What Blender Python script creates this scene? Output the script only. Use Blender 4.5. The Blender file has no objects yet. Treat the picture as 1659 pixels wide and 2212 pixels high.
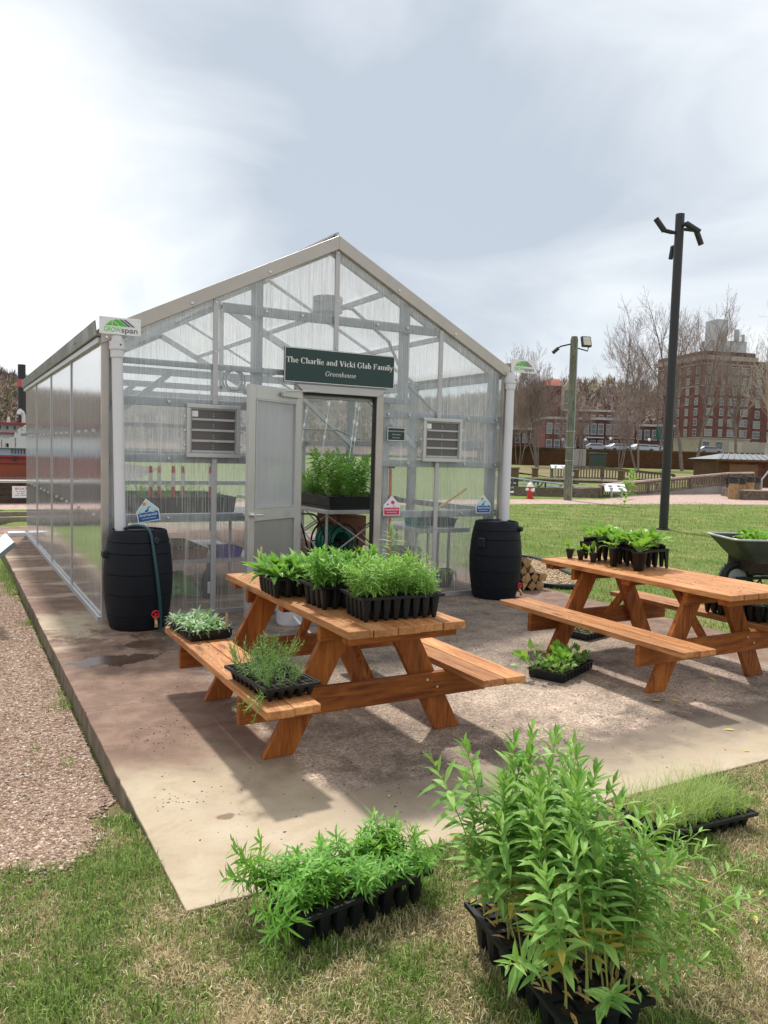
import bpy, math, random
import numpy as np
from mathutils import Vector, Matrix, noise as mnoise
R = math.radians
random.seed(7)
scene = bpy.context.scene
COL = scene.collection

# ------------------------------------------------------------------ camera, sky, sun, exposure
EYE = 1.52
FPX = 1690.0                       # focal length in pixels of a 1659 x 2212 picture
RIGHT = Vector((0.8735460, -0.4859857, 0.0271155))
DOWN = Vector((-0.0123266, -0.0777783, -0.9968945))
FWD = Vector((0.4865854, 0.8704990, -0.0739335))
cam_data = bpy.data.cameras.new('camera')
cam = bpy.data.objects.new('camera', cam_data)
COL.objects.link(cam)
cam.matrix_world = Matrix(((RIGHT.x, -DOWN.x, -FWD.x, 0), (RIGHT.y, -DOWN.y, -FWD.y, 0), (RIGHT.z, -DOWN.z, -FWD.z, EYE), (0, 0, 0, 1)))
cam_data.sensor_fit = 'VERTICAL'
cam_data.sensor_height = 36.0
cam_data.lens = FPX / 2212 * 36.0
cam_data.clip_start = 0.05
cam_data.clip_end = 3000
scene.camera = cam

def at(u, v, depth):
    """world point seen at (u, v) of the 1659 x 2212 picture at that depth along the view axis"""
    p = FWD + RIGHT * ((u - 829.5) / FPX) + DOWN * ((v - 1106.0) / FPX)
    return Vector((0, 0, EYE)) + p * depth

SUN_TO = Vector((0.12, 0.63, 1.0)).normalized()
SUN_EL = math.asin(SUN_TO.z)
SUN_AZ = math.atan2(SUN_TO.x, SUN_TO.y)
sun_data = bpy.data.lights.new('sun', 'SUN')
sun_data.energy = 2.5
sun_data.angle = R(3.4)
sun_data.color = (1.0, 0.95, 0.88)
sun = bpy.data.objects.new('sun', sun_data)
COL.objects.link(sun)
sun.rotation_euler = SUN_TO.to_track_quat('Z', 'Y').to_euler()
sun.location = (0, 0, 30)

world = bpy.data.worlds.new('World')
scene.world = world
world.use_nodes = True
wn, wl = world.node_tree.nodes, world.node_tree.links
wn.clear()
w_out = wn.new('ShaderNodeOutputWorld')
w_bg = wn.new('ShaderNodeBackground')
w_bg.inputs['Strength'].default_value = 0.1
w_sky = wn.new('ShaderNodeTexSky')
w_sky.sky_type = 'NISHITA'
w_sky.sun_disc = False
w_sky.sun_elevation = SUN_EL
w_sky.sun_rotation = SUN_AZ
w_co = wn.new('ShaderNodeTexCoord')
def wmath(op, a, b=None, c=None):
    n = wn.new('ShaderNodeMath'); n.operation = op
    for i, x in enumerate((a, b, c)):
        if x is None: continue
        if isinstance(x, (int, float)): n.inputs[i].default_value = x
        else: wl.new(x, n.inputs[i])
    return n.outputs[0]
w_map = wn.new('ShaderNodeMapping'); w_map.inputs['Scale'].default_value = (1.6, 1.6, 3.4)
w_map.inputs['Rotation'].default_value = (0.3, 0.35, 0.2)
wl.new(w_co.outputs['Generated'], w_map.inputs['Vector'])
w_no = wn.new('ShaderNodeTexNoise'); w_no.inputs['Scale'].default_value = 1.7; w_no.inputs['Detail'].default_value = 8; w_no.inputs['Roughness'].default_value = 0.50; w_no.inputs['Distortion'].default_value = 0.6
wl.new(w_map.outputs[0], w_no.inputs['Vector'])
dens = wmath('MULTIPLY_ADD', w_no.outputs['Fac'], 1.15, -0.02)
# broad banks of thicker (negative) and thinner, brighter cloud (positive) by direction
BANKS = [((0.124, 0.969, 0.216), 22, 0.20), ((0.331, 0.864, 0.378), 22, -0.22), ((0.518, 0.809, 0.290), 34, -0.27), ((0.733, 0.646, 0.215), 55, -0.34), ((0.66, 0.70, 0.255), 60, -0.12),
         ((0.755, 0.575, 0.315), 45, 0.22), ((0.688, 0.708, 0.150), 90, 0.30), ((0.072, 0.903, 0.43), 40, 0.08), ((0.45, 0.60, 0.65), 12, -0.07), ((0.20, 0.80, 0.50), 25, -0.08), ((0.43, 0.83, 0.36), 60, -0.06), ((0.56, 0.72, 0.41), 45, 0.10)]
for d, k, amp in BANKS:
    v = Vector(d).normalized()
    n = wn.new('ShaderNodeVectorMath'); n.operation = 'DOT_PRODUCT'
    wl.new(w_co.outputs['Generated'], n.inputs[0]); n.inputs[1].default_value = v
    e = wmath('EXPONENT', wmath('MULTIPLY', wmath('SUBTRACT', n.outputs['Value'], 1.0), k))
    dens = wmath('MULTIPLY_ADD', e, amp, dens)
w_ramp = wn.new('ShaderNodeValToRGB')
cr = w_ramp.color_ramp
cr.elements[0].position = 0.12; cr.elements[0].color = (0.345, 0.385, 0.435, 1)
cr.elements[1].position = 0.74; cr.elements[1].color = (0.70, 0.71, 0.72, 1)
e_ = cr.elements.new(0.30); e_.color = (0.435, 0.47, 0.51, 1)
e_ = cr.elements.new(0.50); e_.color = (0.55, 0.577, 0.60, 1)
wl.new(dens, w_ramp.inputs[0])
w_sc = wn.new('ShaderNodeVectorMath'); w_sc.operation = 'SCALE'; w_sc.inputs['Scale'].default_value = 10.0
wl.new(w_ramp.outputs[0], w_sc.inputs[0])
w_mix = wn.new('ShaderNodeMix'); w_mix.data_type = 'RGBA'; w_mix.inputs[0].default_value = 0.94
wl.new(w_sky.outputs[0], w_mix.inputs[6]); wl.new(w_sc.outputs[0], w_mix.inputs[7])
wl.new(w_mix.outputs[2], w_bg.inputs['Color']); wl.new(w_bg.outputs[0], w_out.inputs['Surface'])

scene.view_settings.view_transform = 'Standard'
scene.view_settings.look = 'None'
scene.view_settings.exposure = 0.74
scene.view_settings.gamma = 1.0
scene.view_settings.use_curve_mapping = False
scene.render.engine = 'CYCLES'
cy = scene.cycles
cy.max_bounces = 8; cy.diffuse_bounces = 3; cy.glossy_bounces = 3; cy.transmission_bounces = 4; cy.transparent_max_bounces = 24
cy.use_denoising = True
cy.sample_clamp_indirect = 6

# ------------------------------------------------------------------ object helpers
def link(o, parent=None):
    COL.objects.link(o)
    if parent is not None: o.parent = parent
    return o

def tag(o, label=None, cat=None, group=None, kind=None):
    if label: o['label'] = label
    if cat: o['category'] = cat
    if group: o['group'] = group
    if kind: o['kind'] = kind
    return o

def thing(name, label, cat, loc=(0, 0, 0), rz=0.0, group=None):
    o = bpy.data.objects.new(name, None)
    o.empty_display_size = 0.1
    link(o); o.location = loc; o.rotation_euler = (0, 0, rz)
    return tag(o, label, cat, group)

def copy_tree(o, parent=None):
    c = o.copy(); link(c)
    if parent is not None:
        c.parent = parent
        if 'label' in c and parent is not None and not c.get('category'): pass
    for ch in list(o.children): copy_tree(ch, c)
    return c

class MB:
    """collects simple shapes into one mesh"""
    def __init__(s): s.v = []; s.f = []; s.m = []; s.mi = 0; s.M = None
    def add(s, vs, fs, mi=None):
        b = len(s.v)
        if s.M is not None: vs = [s.M @ Vector(q) for q in vs]
        s.v.extend([tuple(q) for q in vs])
        k = s.mi if mi is None else mi
        for f in fs: s.f.append(tuple(i + b for i in f)); s.m.append(k)
        return s
    def box(s, x0, x1, y0, y1, z0, z1, mi=None):
        vs = [(x0, y0, z0), (x1, y0, z0), (x1, y1, z0), (x0, y1, z0), (x0, y0, z1), (x1, y0, z1), (x1, y1, z1), (x0, y1, z1)]
        return s.add(vs, [(0, 3, 2, 1), (4, 5, 6, 7), (0, 1, 5, 4), (1, 2, 6, 5), (2, 3, 7, 6), (3, 0, 4, 7)], mi)
    def cbox(s, c, sx, sy, sz, mi=None):
        return s.box(c[0] - sx / 2, c[0] + sx / 2, c[1] - sy / 2, c[1] + sy / 2, c[2] - sz / 2, c[2] + sz / 2, mi)
    def bar(s, p, q, w, t, up=(0, 0, 1), mi=None):
        """rectangular bar from p to q, width w across, thickness t along 'up'"""
        p, q = Vector(p), Vector(q); d = (q - p).normalized(); up = Vector(up)
        a = d.cross(up)
        if a.length < 1e-5: a = d.cross(Vector((1, 0, 0)))
        a.normalize(); b = a.cross(d).normalized()
        vs = []
        for c in (p, q):
            for i, j in ((-1, -1), (1, -1), (1, 1), (-1, 1)): vs.append(c + a * (i * w / 2) + b * (j * t / 2))
        return s.add(vs, [(0, 1, 2, 3)[::-1], (4, 5, 6, 7), (0, 4, 5, 1)[::-1], (1, 5, 6, 2)[::-1], (2, 6, 7, 3)[::-1], (3, 7, 4, 0)[::-1]][:6], mi)
    def tube(s, pts, rad, n=8, caps=True, mi=None):
        pts = [Vector(p) for p in pts]
        if not hasattr(rad, '__len__'): rad = [rad] * len(pts)
        vs = []; fs = []; prev = None
        for i, p in enumerate(pts):
            d = (pts[min(i + 1, len(pts) - 1)] - pts[max(i - 1, 0)])
            d = d.normalized() if d.length > 1e-9 else Vector((0, 0, 1))
            if prev is None:
                a = d.cross(Vector((0, 0, 1)))
                if a.length < 1e-3: a = d.cross(Vector((1, 0, 0)))
            else:
                a = prev - d * prev.dot(d)
                if a.length < 1e-6: a = d.cross(Vector((1, 0, 0)))
            a.normalize(); prev = a; b = d.cross(a)
            for k in range(n):
                t = 2 * math.pi * k / n
                vs.append(p + (a * math.cos(t) + b * math.sin(t)) * rad[i])
        for i in range(len(pts) - 1):
            for k in range(n):
                k2 = (k + 1) % n
                fs.append((i * n + k, i * n + k2, (i + 1) * n + k2, (i + 1) * n + k))
        if caps:
            fs.append(tuple(range(n))[::-1]); fs.append(tuple(range((len(pts) - 1) * n, len(pts) * n)))
        return s.add(vs, fs, mi)
    def lathe(s, prof, n=32, c=(0, 0, 0), mi=None, close=True):
        vs = []; fs = []
        for r, z in prof:
            for k in range(n):
                t = 2 * math.pi * k / n
                vs.append((c[0] + r * math.cos(t), c[1] + r * math.sin(t), c[2] + z))
        for i in range(len(prof) - 1):
            for k in range(n):
                k2 = (k + 1) % n
                fs.append((i * n + k, i * n + k2, (i + 1) * n + k2, (i + 1) * n + k))
        if close:
            if prof[0][0] > 1e-6: fs.append(tuple(range(n))[::-1])
            if prof[-1][0] > 1e-6: fs.append(tuple(range((len(prof) - 1) * n, len(prof) * n)))
        return s.add(vs, fs, mi)
    def prism(s, poly, o, ax, ay, az, t, mi=None):
        """polygon (2D) placed at o with axes ax, ay and extruded t along az"""
        o, ax, ay, az = Vector(o), Vector(ax), Vector(ay), Vector(az)
        n = len(poly)
        vs = [o + ax * x + ay * y for x, y in poly] + [o + ax * x + ay * y + az * t for x, y in poly]
        fs = [tuple(range(n))[::-1], tuple(range(n, 2 * n))] + [(i, (i + 1) % n, n + (i + 1) % n, n + i) for i in range(n)]
        return s.add(vs, fs, mi)
    def build(s, name, mats, parent=None, smooth=False, bevel=0.0, loc=None):
        me = bpy.data.meshes.new(name)
        me.from_pydata([tuple(q) for q in s.v], [], s.f)
        if not isinstance(mats, (list, tuple)): mats = [mats]
        for m in mats: me.materials.append(m)
        if len(mats) > 1: me.polygons.foreach_set('material_index', s.m)
        if smooth: me.polygons.foreach_set('use_smooth', [True] * len(me.polygons))
        me.update()
        o = bpy.data.objects.new(name, me)
        link(o, parent)
        if loc is not None: o.location = loc
        if bevel:
            b = o.modifiers.new('bevel', 'BEVEL'); b.width = bevel; b.segments = 2; b.limit_method = 'ANGLE'; b.angle_limit = R(40)
        if smooth == 'auto':
            pass
        return o

def np_mesh(name, verts, faces, mats, parent=None, colors=None, smooth=False, tri=True):
    """verts (n,3), faces (m,3|4) numpy -> object"""
    me = bpy.data.meshes.new(name)
    k = faces.shape[1]
    me.vertices.add(len(verts)); me.vertices.foreach_set('co', np.ascontiguousarray(verts, dtype=np.float32).ravel())
    me.loops.add(faces.size); me.loops.foreach_set('vertex_index', np.ascontiguousarray(faces, dtype=np.int32).ravel())
    me.polygons.add(len(faces)); me.polygons.foreach_set('loop_start', np.arange(0, faces.size, k, dtype=np.int32))
    try: me.polygons.foreach_set('loop_total', np.full(len(faces), k, dtype=np.int32))
    except Exception: pass
    if smooth: me.polygons.foreach_set('use_smooth', np.ones(len(faces), dtype=bool))
    if colors is not None:
        ca = me.color_attributes.new('tint', 'FLOAT_COLOR', 'POINT')
        c4 = np.ones((len(verts), 4), dtype=np.float32); c4[:, :3] = colors
        ca.data.foreach_set('color', c4.ravel())
    for m in (mats if isinstance(mats, (list, tuple)) else [mats]): me.materials.append(m)
    me.update(calc_edges=True); me.validate()
    o = bpy.data.objects.new(name, me)
    return link(o, parent)

# ------------------------------------------------------------------ material helpers
def new_mat(name):
    m = bpy.data.materials.new(name); m.use_nodes = True
    nt = m.node_tree
    return m, nt, nt.nodes['Principled BSDF'], nt.nodes['Material Output']

def nd(nt, typ, **kw):
    n = nt.nodes.new(typ)
    for k, v in kw.items():
        if k in n.inputs: n.inputs[k].default_value = v
        else: setattr(n, k, v)
    return n

def mth(nt, op, a, b=None, c=None, clamp=False):
    n = nt.nodes.new('ShaderNodeMath'); n.operation = op; n.use_clamp = clamp
    for i, x in enumerate((a, b, c)):
        if x is None: continue
        if isinstance(x, (int, float)): n.inputs[i].default_value = x
        else: nt.links.new(x, n.inputs[i])
    return n.outputs[0]

def ramp(nt, fac, stops):
    n = nt.nodes.new('ShaderNodeValToRGB'); el = n.color_ramp.elements
    while len(el) < len(stops): el.new(0.5)
    for e, (p, c) in zip(el, stops):
        e.position = p; e.color = (c[0], c[1], c[2], 1) if hasattr(c, '__len__') else (c, c, c, 1)
    nt.links.new(fac, n.inputs[0])
    return n.outputs[0]

def coords(nt, scale=(1, 1, 1), kind='Object', rot=(0, 0, 0)):
    c = nt.nodes.new('ShaderNodeTexCoord'); m = nt.nodes.new('ShaderNodeMapping')
    m.inputs['Scale'].default_value = scale; m.inputs['Rotation'].default_value = rot
    if kind == 'World':
        g = nt.nodes.new('ShaderNodeNewGeometry'); nt.links.new(g.outputs['Position'], m.inputs['Vector'])
    else: nt.links.new(c.outputs[kind], m.inputs['Vector'])
    return m.outputs[0]

def noise_(nt, vec, scale, detail=4, rough=0.5, dist=0.0, out='Fac'):
    n = nd(nt, 'ShaderNodeTexNoise', Scale=scale, Detail=detail, Roughness=rough, Distortion=dist)
    nt.links.new(vec, n.inputs['Vector'])
    return n.outputs[out]

def mixc(nt, fac, a, b, mode='MIX'):
    n = nt.nodes.new('ShaderNodeMix'); n.data_type = 'RGBA'; n.blend_type = mode
    for i, x in ((0, fac), (6, a), (7, b)):
        if hasattr(x, 'links') or isinstance(x, bpy.types.NodeSocket): nt.links.new(x, n.inputs[i])
        elif i == 0: n.inputs[0].default_value = x
        else: n.inputs[i].default_value = (x[0], x[1], x[2], 1)
    return n.outputs[2]

def bump(nt, bsdf, h, strength=0.3, dist=0.01):
    b = nd(nt, 'ShaderNodeBump', Strength=strength, Distance=dist)
    nt.links.new(h, b.inputs['Height']); nt.links.new(b.outputs[0], bsdf.inputs['Normal'])

def flat_mat(name, c, rough=0.5, metal=0.0, var=0.15, scale=8.0, spec=0.5, bumps=0.0, kind='Object'):
    m, nt, p, o = new_mat(name)
    v = coords(nt, kind=kind)
    n = noise_(nt, v, scale, 5, 0.6)
    col = ramp(nt, n, [(0.3, [x * (1 - var) for x in c]), (0.7, [min(1, x * (1 + var)) for x in c])])
    nt.links.new(col, p.inputs['Base Color'])
    r = ramp(nt, n, [(0.3, rough * 0.85), (0.7, min(1, rough * 1.15))]); nt.links.new(r, p.inputs['Roughness'])
    p.inputs['Metallic'].default_value = metal
    p.inputs['Specular IOR Level'].default_value = spec
    if bumps: bump(nt, p, noise_(nt, v, scale * 6, 4), bumps, 0.01)
    return m

def wood_mat(name, axis, c0, c1, c2, rough=0.6, gs=9.0):
    m, nt, p, o = new_mat(name)
    sc = {'x': (0.9, gs, gs), 'y': (gs, 0.9, gs), 'z': (gs, gs, 0.9)}[axis]
    v = coords(nt, sc)
    info = nd(nt, 'ShaderNodeObjectInfo')
    n1 = nd(nt, 'ShaderNodeTexNoise', Scale=2.2, Detail=6, Roughness=0.62, Distortion=1.4); n1.noise_dimensions = '4D'
    nt.links.new(v, n1.inputs['Vector']); nt.links.new(mth(nt, 'MULTIPLY', info.outputs['Random'], 40), n1.inputs['W'])
    n2 = noise_(nt, v, 11, 3, 0.7)
    n3 = noise_(nt, coords(nt), 3.5, 4, 0.6)
    f = mth(nt, 'ADD', mth(nt, 'MULTIPLY', n1.outputs['Fac'], 0.75), mth(nt, 'MULTIPLY', n2, 0.25))
    col = ramp(nt, f, [(0.36, c2), (0.50, c0), (0.64, c1)])
    # knots and darker blotches
    vo = nd(nt, 'ShaderNodeTexVoronoi', Scale=1.0); ks = {'x': (2.2, 8, 8), 'y': (8, 2.2, 8), 'z': (8, 8, 2.2)}[axis]
    nt.links.new(coords(nt, ks), vo.inputs['Vector'])
    kn = ramp(nt, vo.outputs['Distance'], [(0.06, 1.0), (0.20, 0.0)])
    col = mixc(nt, mth(nt, 'MULTIPLY', kn, 0.7), col, [x * 0.35 for x in c2])
    col = mixc(nt, mth(nt, 'MULTIPLY', ramp(nt, n3, [(0.46, 0.0), (0.62, 1.0)]), 0.45), col, [x * 0.6 for x in c0])
    tone = mth(nt, 'MULTIPLY_ADD', info.outputs['Random'], 0.38, 0.80)
    mul = nt.nodes.new('ShaderNodeVectorMath'); mul.operation = 'SCALE'
    nt.links.new(col, mul.inputs[0]); nt.links.new(tone, mul.inputs['Scale'])
    nt.links.new(mul.outputs[0], p.inputs['Base Color'])
    p.inputs['Roughness'].default_value = rough
    p.inputs['Specular IOR Level'].default_value = 0.3
    bump(nt, p, f, 0.35, 0.004)
    return m

def metal_mat(name, c, rough=0.35, metal=0.9, var=0.12, scale=(1, 1, 1), nscale=3.0):
    m, nt, p, o = new_mat(name)
    v = coords(nt, scale)
    n = noise_(nt, v, nscale, 5, 0.6)
    col = ramp(nt, n, [(0.3, [x * (1 - var) for x in c]), (0.7, [min(1, x * (1 + var)) for x in c])])
    nt.links.new(col, p.inputs['Base Color'])
    nt.links.new(ramp(nt, n, [(0.3, rough * 0.7), (0.7, rough * 1.4)]), p.inputs['Roughness'])
    p.inputs['Metallic'].default_value = metal
    return m

def leaf_mat(name, c0, c1, var_scale=2.0, rough=0.45, trans=0.35, backc=None):
    m, nt, p, o = new_mat(name)
    info = nd(nt, 'ShaderNodeObjectInfo')
    n = noise_(nt, coords(nt, kind='World'), var_scale * 14, 2, 0.5)
    n2 = nd(nt, 'ShaderNodeTexWhiteNoise'); n2.noise_dimensions = '1D'
    geo = nd(nt, 'ShaderNodeNewGeometry')
    f = mth(nt, 'ADD', mth(nt, 'MULTIPLY', n, 0.55), mth(nt, 'MULTIPLY', geo.outputs['Random Per Island'], 0.45))
    col = ramp(nt, f, [(0.25, c0), (0.72, c1)])
    col = mixc(nt, mth(nt, 'MULTIPLY', info.outputs['Random'], 0.3), col, [c0[0] * 0.9, c0[1] * 0.8, c0[2] * 0.8])
    nt.links.new(col, p.inputs['Base Color'])
    p.inputs['Roughness'].default_value = rough
    p.inputs['Specular IOR Level'].default_value = 0.35
    t = nd(nt, 'ShaderNodeBsdfTranslucent')
    tc = mixc(nt, 0.5, col, (0.35, 0.62, 0.05))
    nt.links.new(tc, t.inputs['Color'])
    mx = nd(nt, 'ShaderNodeMixShader'); mx.inputs[0].default_value = trans
    nt.links.new(p.outputs[0], mx.inputs[1]); nt.links.new(t.outputs[0], mx.inputs[2]); nt.links.new(mx.outputs[0], o.inputs['Surface'])
    return m

def tint_mat(name, rough=0.8, trans=0.0):
    m, nt, p, o = new_mat(name)
    a = nd(nt, 'ShaderNodeVertexColor'); a.layer_name = 'tint'
    nt.links.new(a.outputs['Color'], p.inputs['Base Color'])
    p.inputs['Roughness'].default_value = rough; p.inputs['Specular IOR Level'].default_value = 0.2
    if trans:
        t = nd(nt, 'ShaderNodeBsdfTranslucent'); nt.links.new(a.outputs['Color'], t.inputs['Color'])
        mx = nd(nt, 'ShaderNodeMixShader'); mx.inputs[0].default_value = trans
        nt.links.new(p.outputs[0], mx.inputs[1]); nt.links.new(t.outputs[0], mx.inputs[2]); nt.links.new(mx.outputs[0], o.inputs['Surface'])
    return m

# ------------------------------------------------------------------ materials
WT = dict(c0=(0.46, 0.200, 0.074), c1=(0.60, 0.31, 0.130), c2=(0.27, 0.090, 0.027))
WF = dict(c0=(0.30, 0.085, 0.014), c1=(0.42, 0.145, 0.026), c2=(0.13, 0.030, 0.007))  # same cedar for legs and beams, their shade put into the colour
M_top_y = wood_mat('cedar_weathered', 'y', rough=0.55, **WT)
M_fr_y = wood_mat('cedar_shaded_long', 'y', **WF)
M_fr_x = wood_mat('cedar_shaded_beam', 'x', **WF)
M_fr_z = wood_mat('cedar_shaded_leg', 'z', **WF)
M_galv = metal_mat('galvanised_steel', (0.36, 0.39, 0.41), 0.5, 0.4, 0.2, nscale=14)
M_alu = metal_mat('mill_aluminium', (0.52, 0.51, 0.50), 0.38, 0.6, 0.06, nscale=4)
M_alu_trim = metal_mat('brushed_trim_aluminium', (0.46, 0.42, 0.385), 0.42, 0.5, 0.16, nscale=3)
M_alu_w = flat_mat('satin_white_aluminium', (0.46, 0.46, 0.47), 0.4, 0.25, 0.05)
M_slat = metal_mat('dull_louver_slat', (0.13, 0.12, 0.12), 0.4, 0.5, 0.05, nscale=2)
M_galv_l = metal_mat('pale_galvanised_tube', (0.52, 0.55, 0.57), 0.5, 0.3, 0.1, nscale=8)
M_bolt = metal_mat('zinc_bolt', (0.6, 0.6, 0.6), 0.3, 0.9, 0.1)
M_rubber = flat_mat('black_weatherstrip', (0.012, 0.012, 0.013), 0.6)
M_pvc = flat_mat('white_pvc', (0.66, 0.65, 0.68), 0.35, 0, 0.03, 3)
M_black = flat_mat('black_plastic', (0.006, 0.008, 0.011), 0.42, 0, 0.3, 6, 0.4)
M_barrel = flat_mat('barrel_black_plastic', (0.006, 0.0075, 0.012), 0.6, 0, 0.3, 9, 0.22, 0.15)
M_soil = flat_mat('potting_soil', (0.045, 0.032, 0.023), 0.95, 0, 0.5, 60, 0.1, 0.8)
M_signgreen = flat_mat('dark_green_sign_paint', (0.004, 0.034, 0.030), 0.35, 0, 0.08, 3)
M_white = flat_mat('white_sign_paint', (0.80, 0.80, 0.80), 0.5, 0, 0.03)
M_logo_green = flat_mat('logo_green', (0.09, 0.52, 0.03), 0.5, 0, 0.05)
M_logo_grey = flat_mat('logo_slate', (0.10, 0.11, 0.16), 0.5, 0, 0.05)
M_pink = flat_mat('sign_magenta', (0.62, 0.015, 0.12), 0.5, 0, 0.05)
M_blue = flat_mat('sign_blue', (0.012, 0.10, 0.34), 0.5, 0, 0.08)
M_sky = flat_mat('sign_pale_sky', (0.55, 0.72, 0.75), 0.5, 0, 0.05)
M_orange = flat_mat('sign_orange', (0.75, 0.22, 0.03), 0.5, 0, 0.1)
M_reed = flat_mat('sign_reed_green', (0.10, 0.35, 0.12), 0.5, 0, 0.1)
M_hose = flat_mat('teal_hose', (0.009, 0.055, 0.066), 0.45, 0, 0.1)
M_hose2 = flat_mat('green_hose', (0.012, 0.22, 0.15), 0.4, 0, 0.15)
M_red = flat_mat('red_valve_paint', (0.55, 0.015, 0.02), 0.4, 0, 0.1)
M_redor = flat_mat('orange_red_marker', (0.62, 0.05, 0.02), 0.5, 0, 0.1)
M_brass = metal_mat('brass', (0.45, 0.33, 0.16), 0.35, 0.9)
M_darkmetal = flat_mat('dark_bronze_paint', (0.022, 0.021, 0.023), 0.5, 0.1, 0.2, 5)
M_stick = flat_mat('wooden_plant_label', (0.62, 0.42, 0.24), 0.7, 0, 0.1)
M_cardboard = flat_mat('brown_cabinet', (0.20, 0.085, 0.04), 0.7, 0, 0.15, 3)
M_purple = flat_mat('purple_tub', (0.10, 0.03, 0.30), 0.4)
M_teal = flat_mat('teal_bin', (0.02, 0.24, 0.27), 0.4)
L_milk = leaf_mat('milkweed_leaf', (0.13, 0.30, 0.055), (0.42, 0.64, 0.18), 1.5, 0.5, 0.34)
L_milk_y = leaf_mat('milkweed_yellow_leaf', (0.42, 0.36, 0.04), (0.62, 0.50, 0.12), 2, 0.6, 0.3)
L_aster = leaf_mat('aster_leaf', (0.11, 0.32, 0.045), (0.30, 0.58, 0.10), 3, 0.5, 0.35)
L_feather = leaf_mat('feathery_leaf', (0.17, 0.38, 0.055), (0.40, 0.66, 0.14), 3, 0.5, 0.35)
L_dull = leaf_mat('sparse_seedling_leaf', (0.09, 0.20, 0.05), (0.20, 0.32, 0.10), 3, 0.55, 0.3)
L_sage = leaf_mat('sage_leaf', (0.17, 0.31, 0.14), (0.42, 0.56, 0.33), 2, 0.5, 0.25)
L_broad = leaf_mat('broad_leaf', (0.13, 0.34, 0.06), (0.38, 0.62, 0.19), 2, 0.42, 0.3)
L_light = leaf_mat('light_seedling_leaf', (0.16, 0.38, 0.04), (0.42, 0.66, 0.12), 2, 0.42, 0.35)
L_var = leaf_mat('mottled_seedling_leaf', (0.12, 0.27, 0.06), (0.36, 0.48, 0.20), 3, 0.5, 0.3)
L_grass = leaf_mat('sedge_blade', (0.22, 0.40, 0.07), (0.60, 0.62, 0.26), 3, 0.5, 0.35)
L_inside = leaf_mat('greenhouse_plant_leaf', (0.10, 0.29, 0.035), (0.26, 0.52, 0.08), 2, 0.45, 0.3)
L_stem = flat_mat('green_stem', (0.20, 0.30, 0.08), 0.6, 0, 0.2)
L_stem_y = flat_mat('yellow_green_stem', (0.30, 0.33, 0.09), 0.6, 0, 0.2)

# ------------------------------------------------------------------ ground
def gz(x, y):
    """height of the ground"""
    x = np.asarray(x, float); y = np.asarray(y, float)
    t = np.clip((y - 2.75) / 1.2, 0, 1); t = t * t * (3 - 2 * t)
    left = -0.012 - 0.125 * t
    w = np.clip((x - 0.60) / 0.6, 0, 1)
    z = left * (1 - w) + (-0.012 - 0.03 * np.clip((y - 2.5) / 3, 0, 1)) * w
    d = np.hypot(x, y)
    return z + 0.45 * np.clip((d - 85) / 25, 0, 1)

def graded(a, b, near, n):
    t = np.linspace(-1, 1, n); s = np.sign(t) * np.abs(t) ** 3.2
    return np.where(s < 0, near + (near - a) * s, near + (b - near) * s)

def ground_sheet(name, xs, ys, mat, dz=0.0, kind='structure', mask=None, parent=None):
    Xg, Yg = np.meshgrid(xs, ys); Zg = gz(Xg, Yg) + dz
    V = np.stack([Xg.ravel(), Yg.ravel(), Zg.ravel()], 1)
    nx, ny = len(xs), len(ys)
    i, j = np.meshgrid(np.arange(nx - 1), np.arange(ny - 1)); k = (j * nx + i).ravel()
    F = np.stack([k, k + 1, k + 1 + nx, k + nx], 1)
    if mask is not None:
        c = V[F].mean(1); F = F[mask(c[:, 0], c[:, 1])]
    o = np_mesh(name, V, F, mat, parent)
    tag(o, kind=kind)
    return o

# lawn material: straw thatch with green patches close by, greener far away
M_lawn, nt, p, o_ = new_mat('lawn_thatch')
v = coords(nt, kind='World')
big = noise_(nt, v, 1.3, 4, 0.6); mid = noise_(nt, v, 6, 4, 0.6, 0.4); fine = noise_(nt, v, 90, 3, 0.7)
sep = nd(nt, 'ShaderNodeSeparateXYZ'); nt.links.new(v, sep.inputs[0])
far = mth(nt, 'MULTIPLY', mth(nt, 'SUBTRACT', sep.outputs['X'], 3.0, clamp=True), 1.0)
far = ramp(nt, mth(nt, 'DIVIDE', mth(nt, 'ADD', sep.outputs['X'], sep.outputs['Y']), 20), [(0.28, 0.0), (0.5, 1.0)])
g = mth(nt, 'ADD', mth(nt, 'MULTIPLY', big, 0.5), mth(nt, 'MULTIPLY', mid, 0.5))
g = mth(nt, 'ADD', g, mth(nt, 'MULTIPLY', mth(nt, 'SUBTRACT', fine, 0.5), 0.5))
g = mth(nt, 'ADD', g, mth(nt, 'MULTIPLY', far, 0.10))
near_c = ramp(nt, g, [(0.36, (0.34, 0.26, 0.15)), (0.48, (0.19, 0.16, 0.08)), (0.58, (0.10, 0.12, 0.04)), (0.72, (0.075, 0.11, 0.03))])
g2 = mth(nt, 'ADD', mth(nt, 'MULTIPLY', big, 0.5), mth(nt, 'MULTIPLY', noise_(nt, v, 26, 4, 0.7), 0.5))
far_c = ramp(nt, g2, [(0.36, (0.34, 0.32, 0.14)), (0.455, (0.185, 0.225, 0.062)), (0.56, (0.115, 0.185, 0.036)), (0.72, (0.08, 0.145, 0.026))])
nt.links.new(mixc(nt, far, near_c, far_c), p.inputs['Base Color'])
p.inputs['Roughness'].default_value = 0.95; p.inputs['Specular IOR Level'].default_value = 0.1
bump(nt, p, mth(nt, 'ADD', fine, mth(nt, 'MULTIPLY', mid, 0.5)), 0.7, 0.03)

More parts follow.
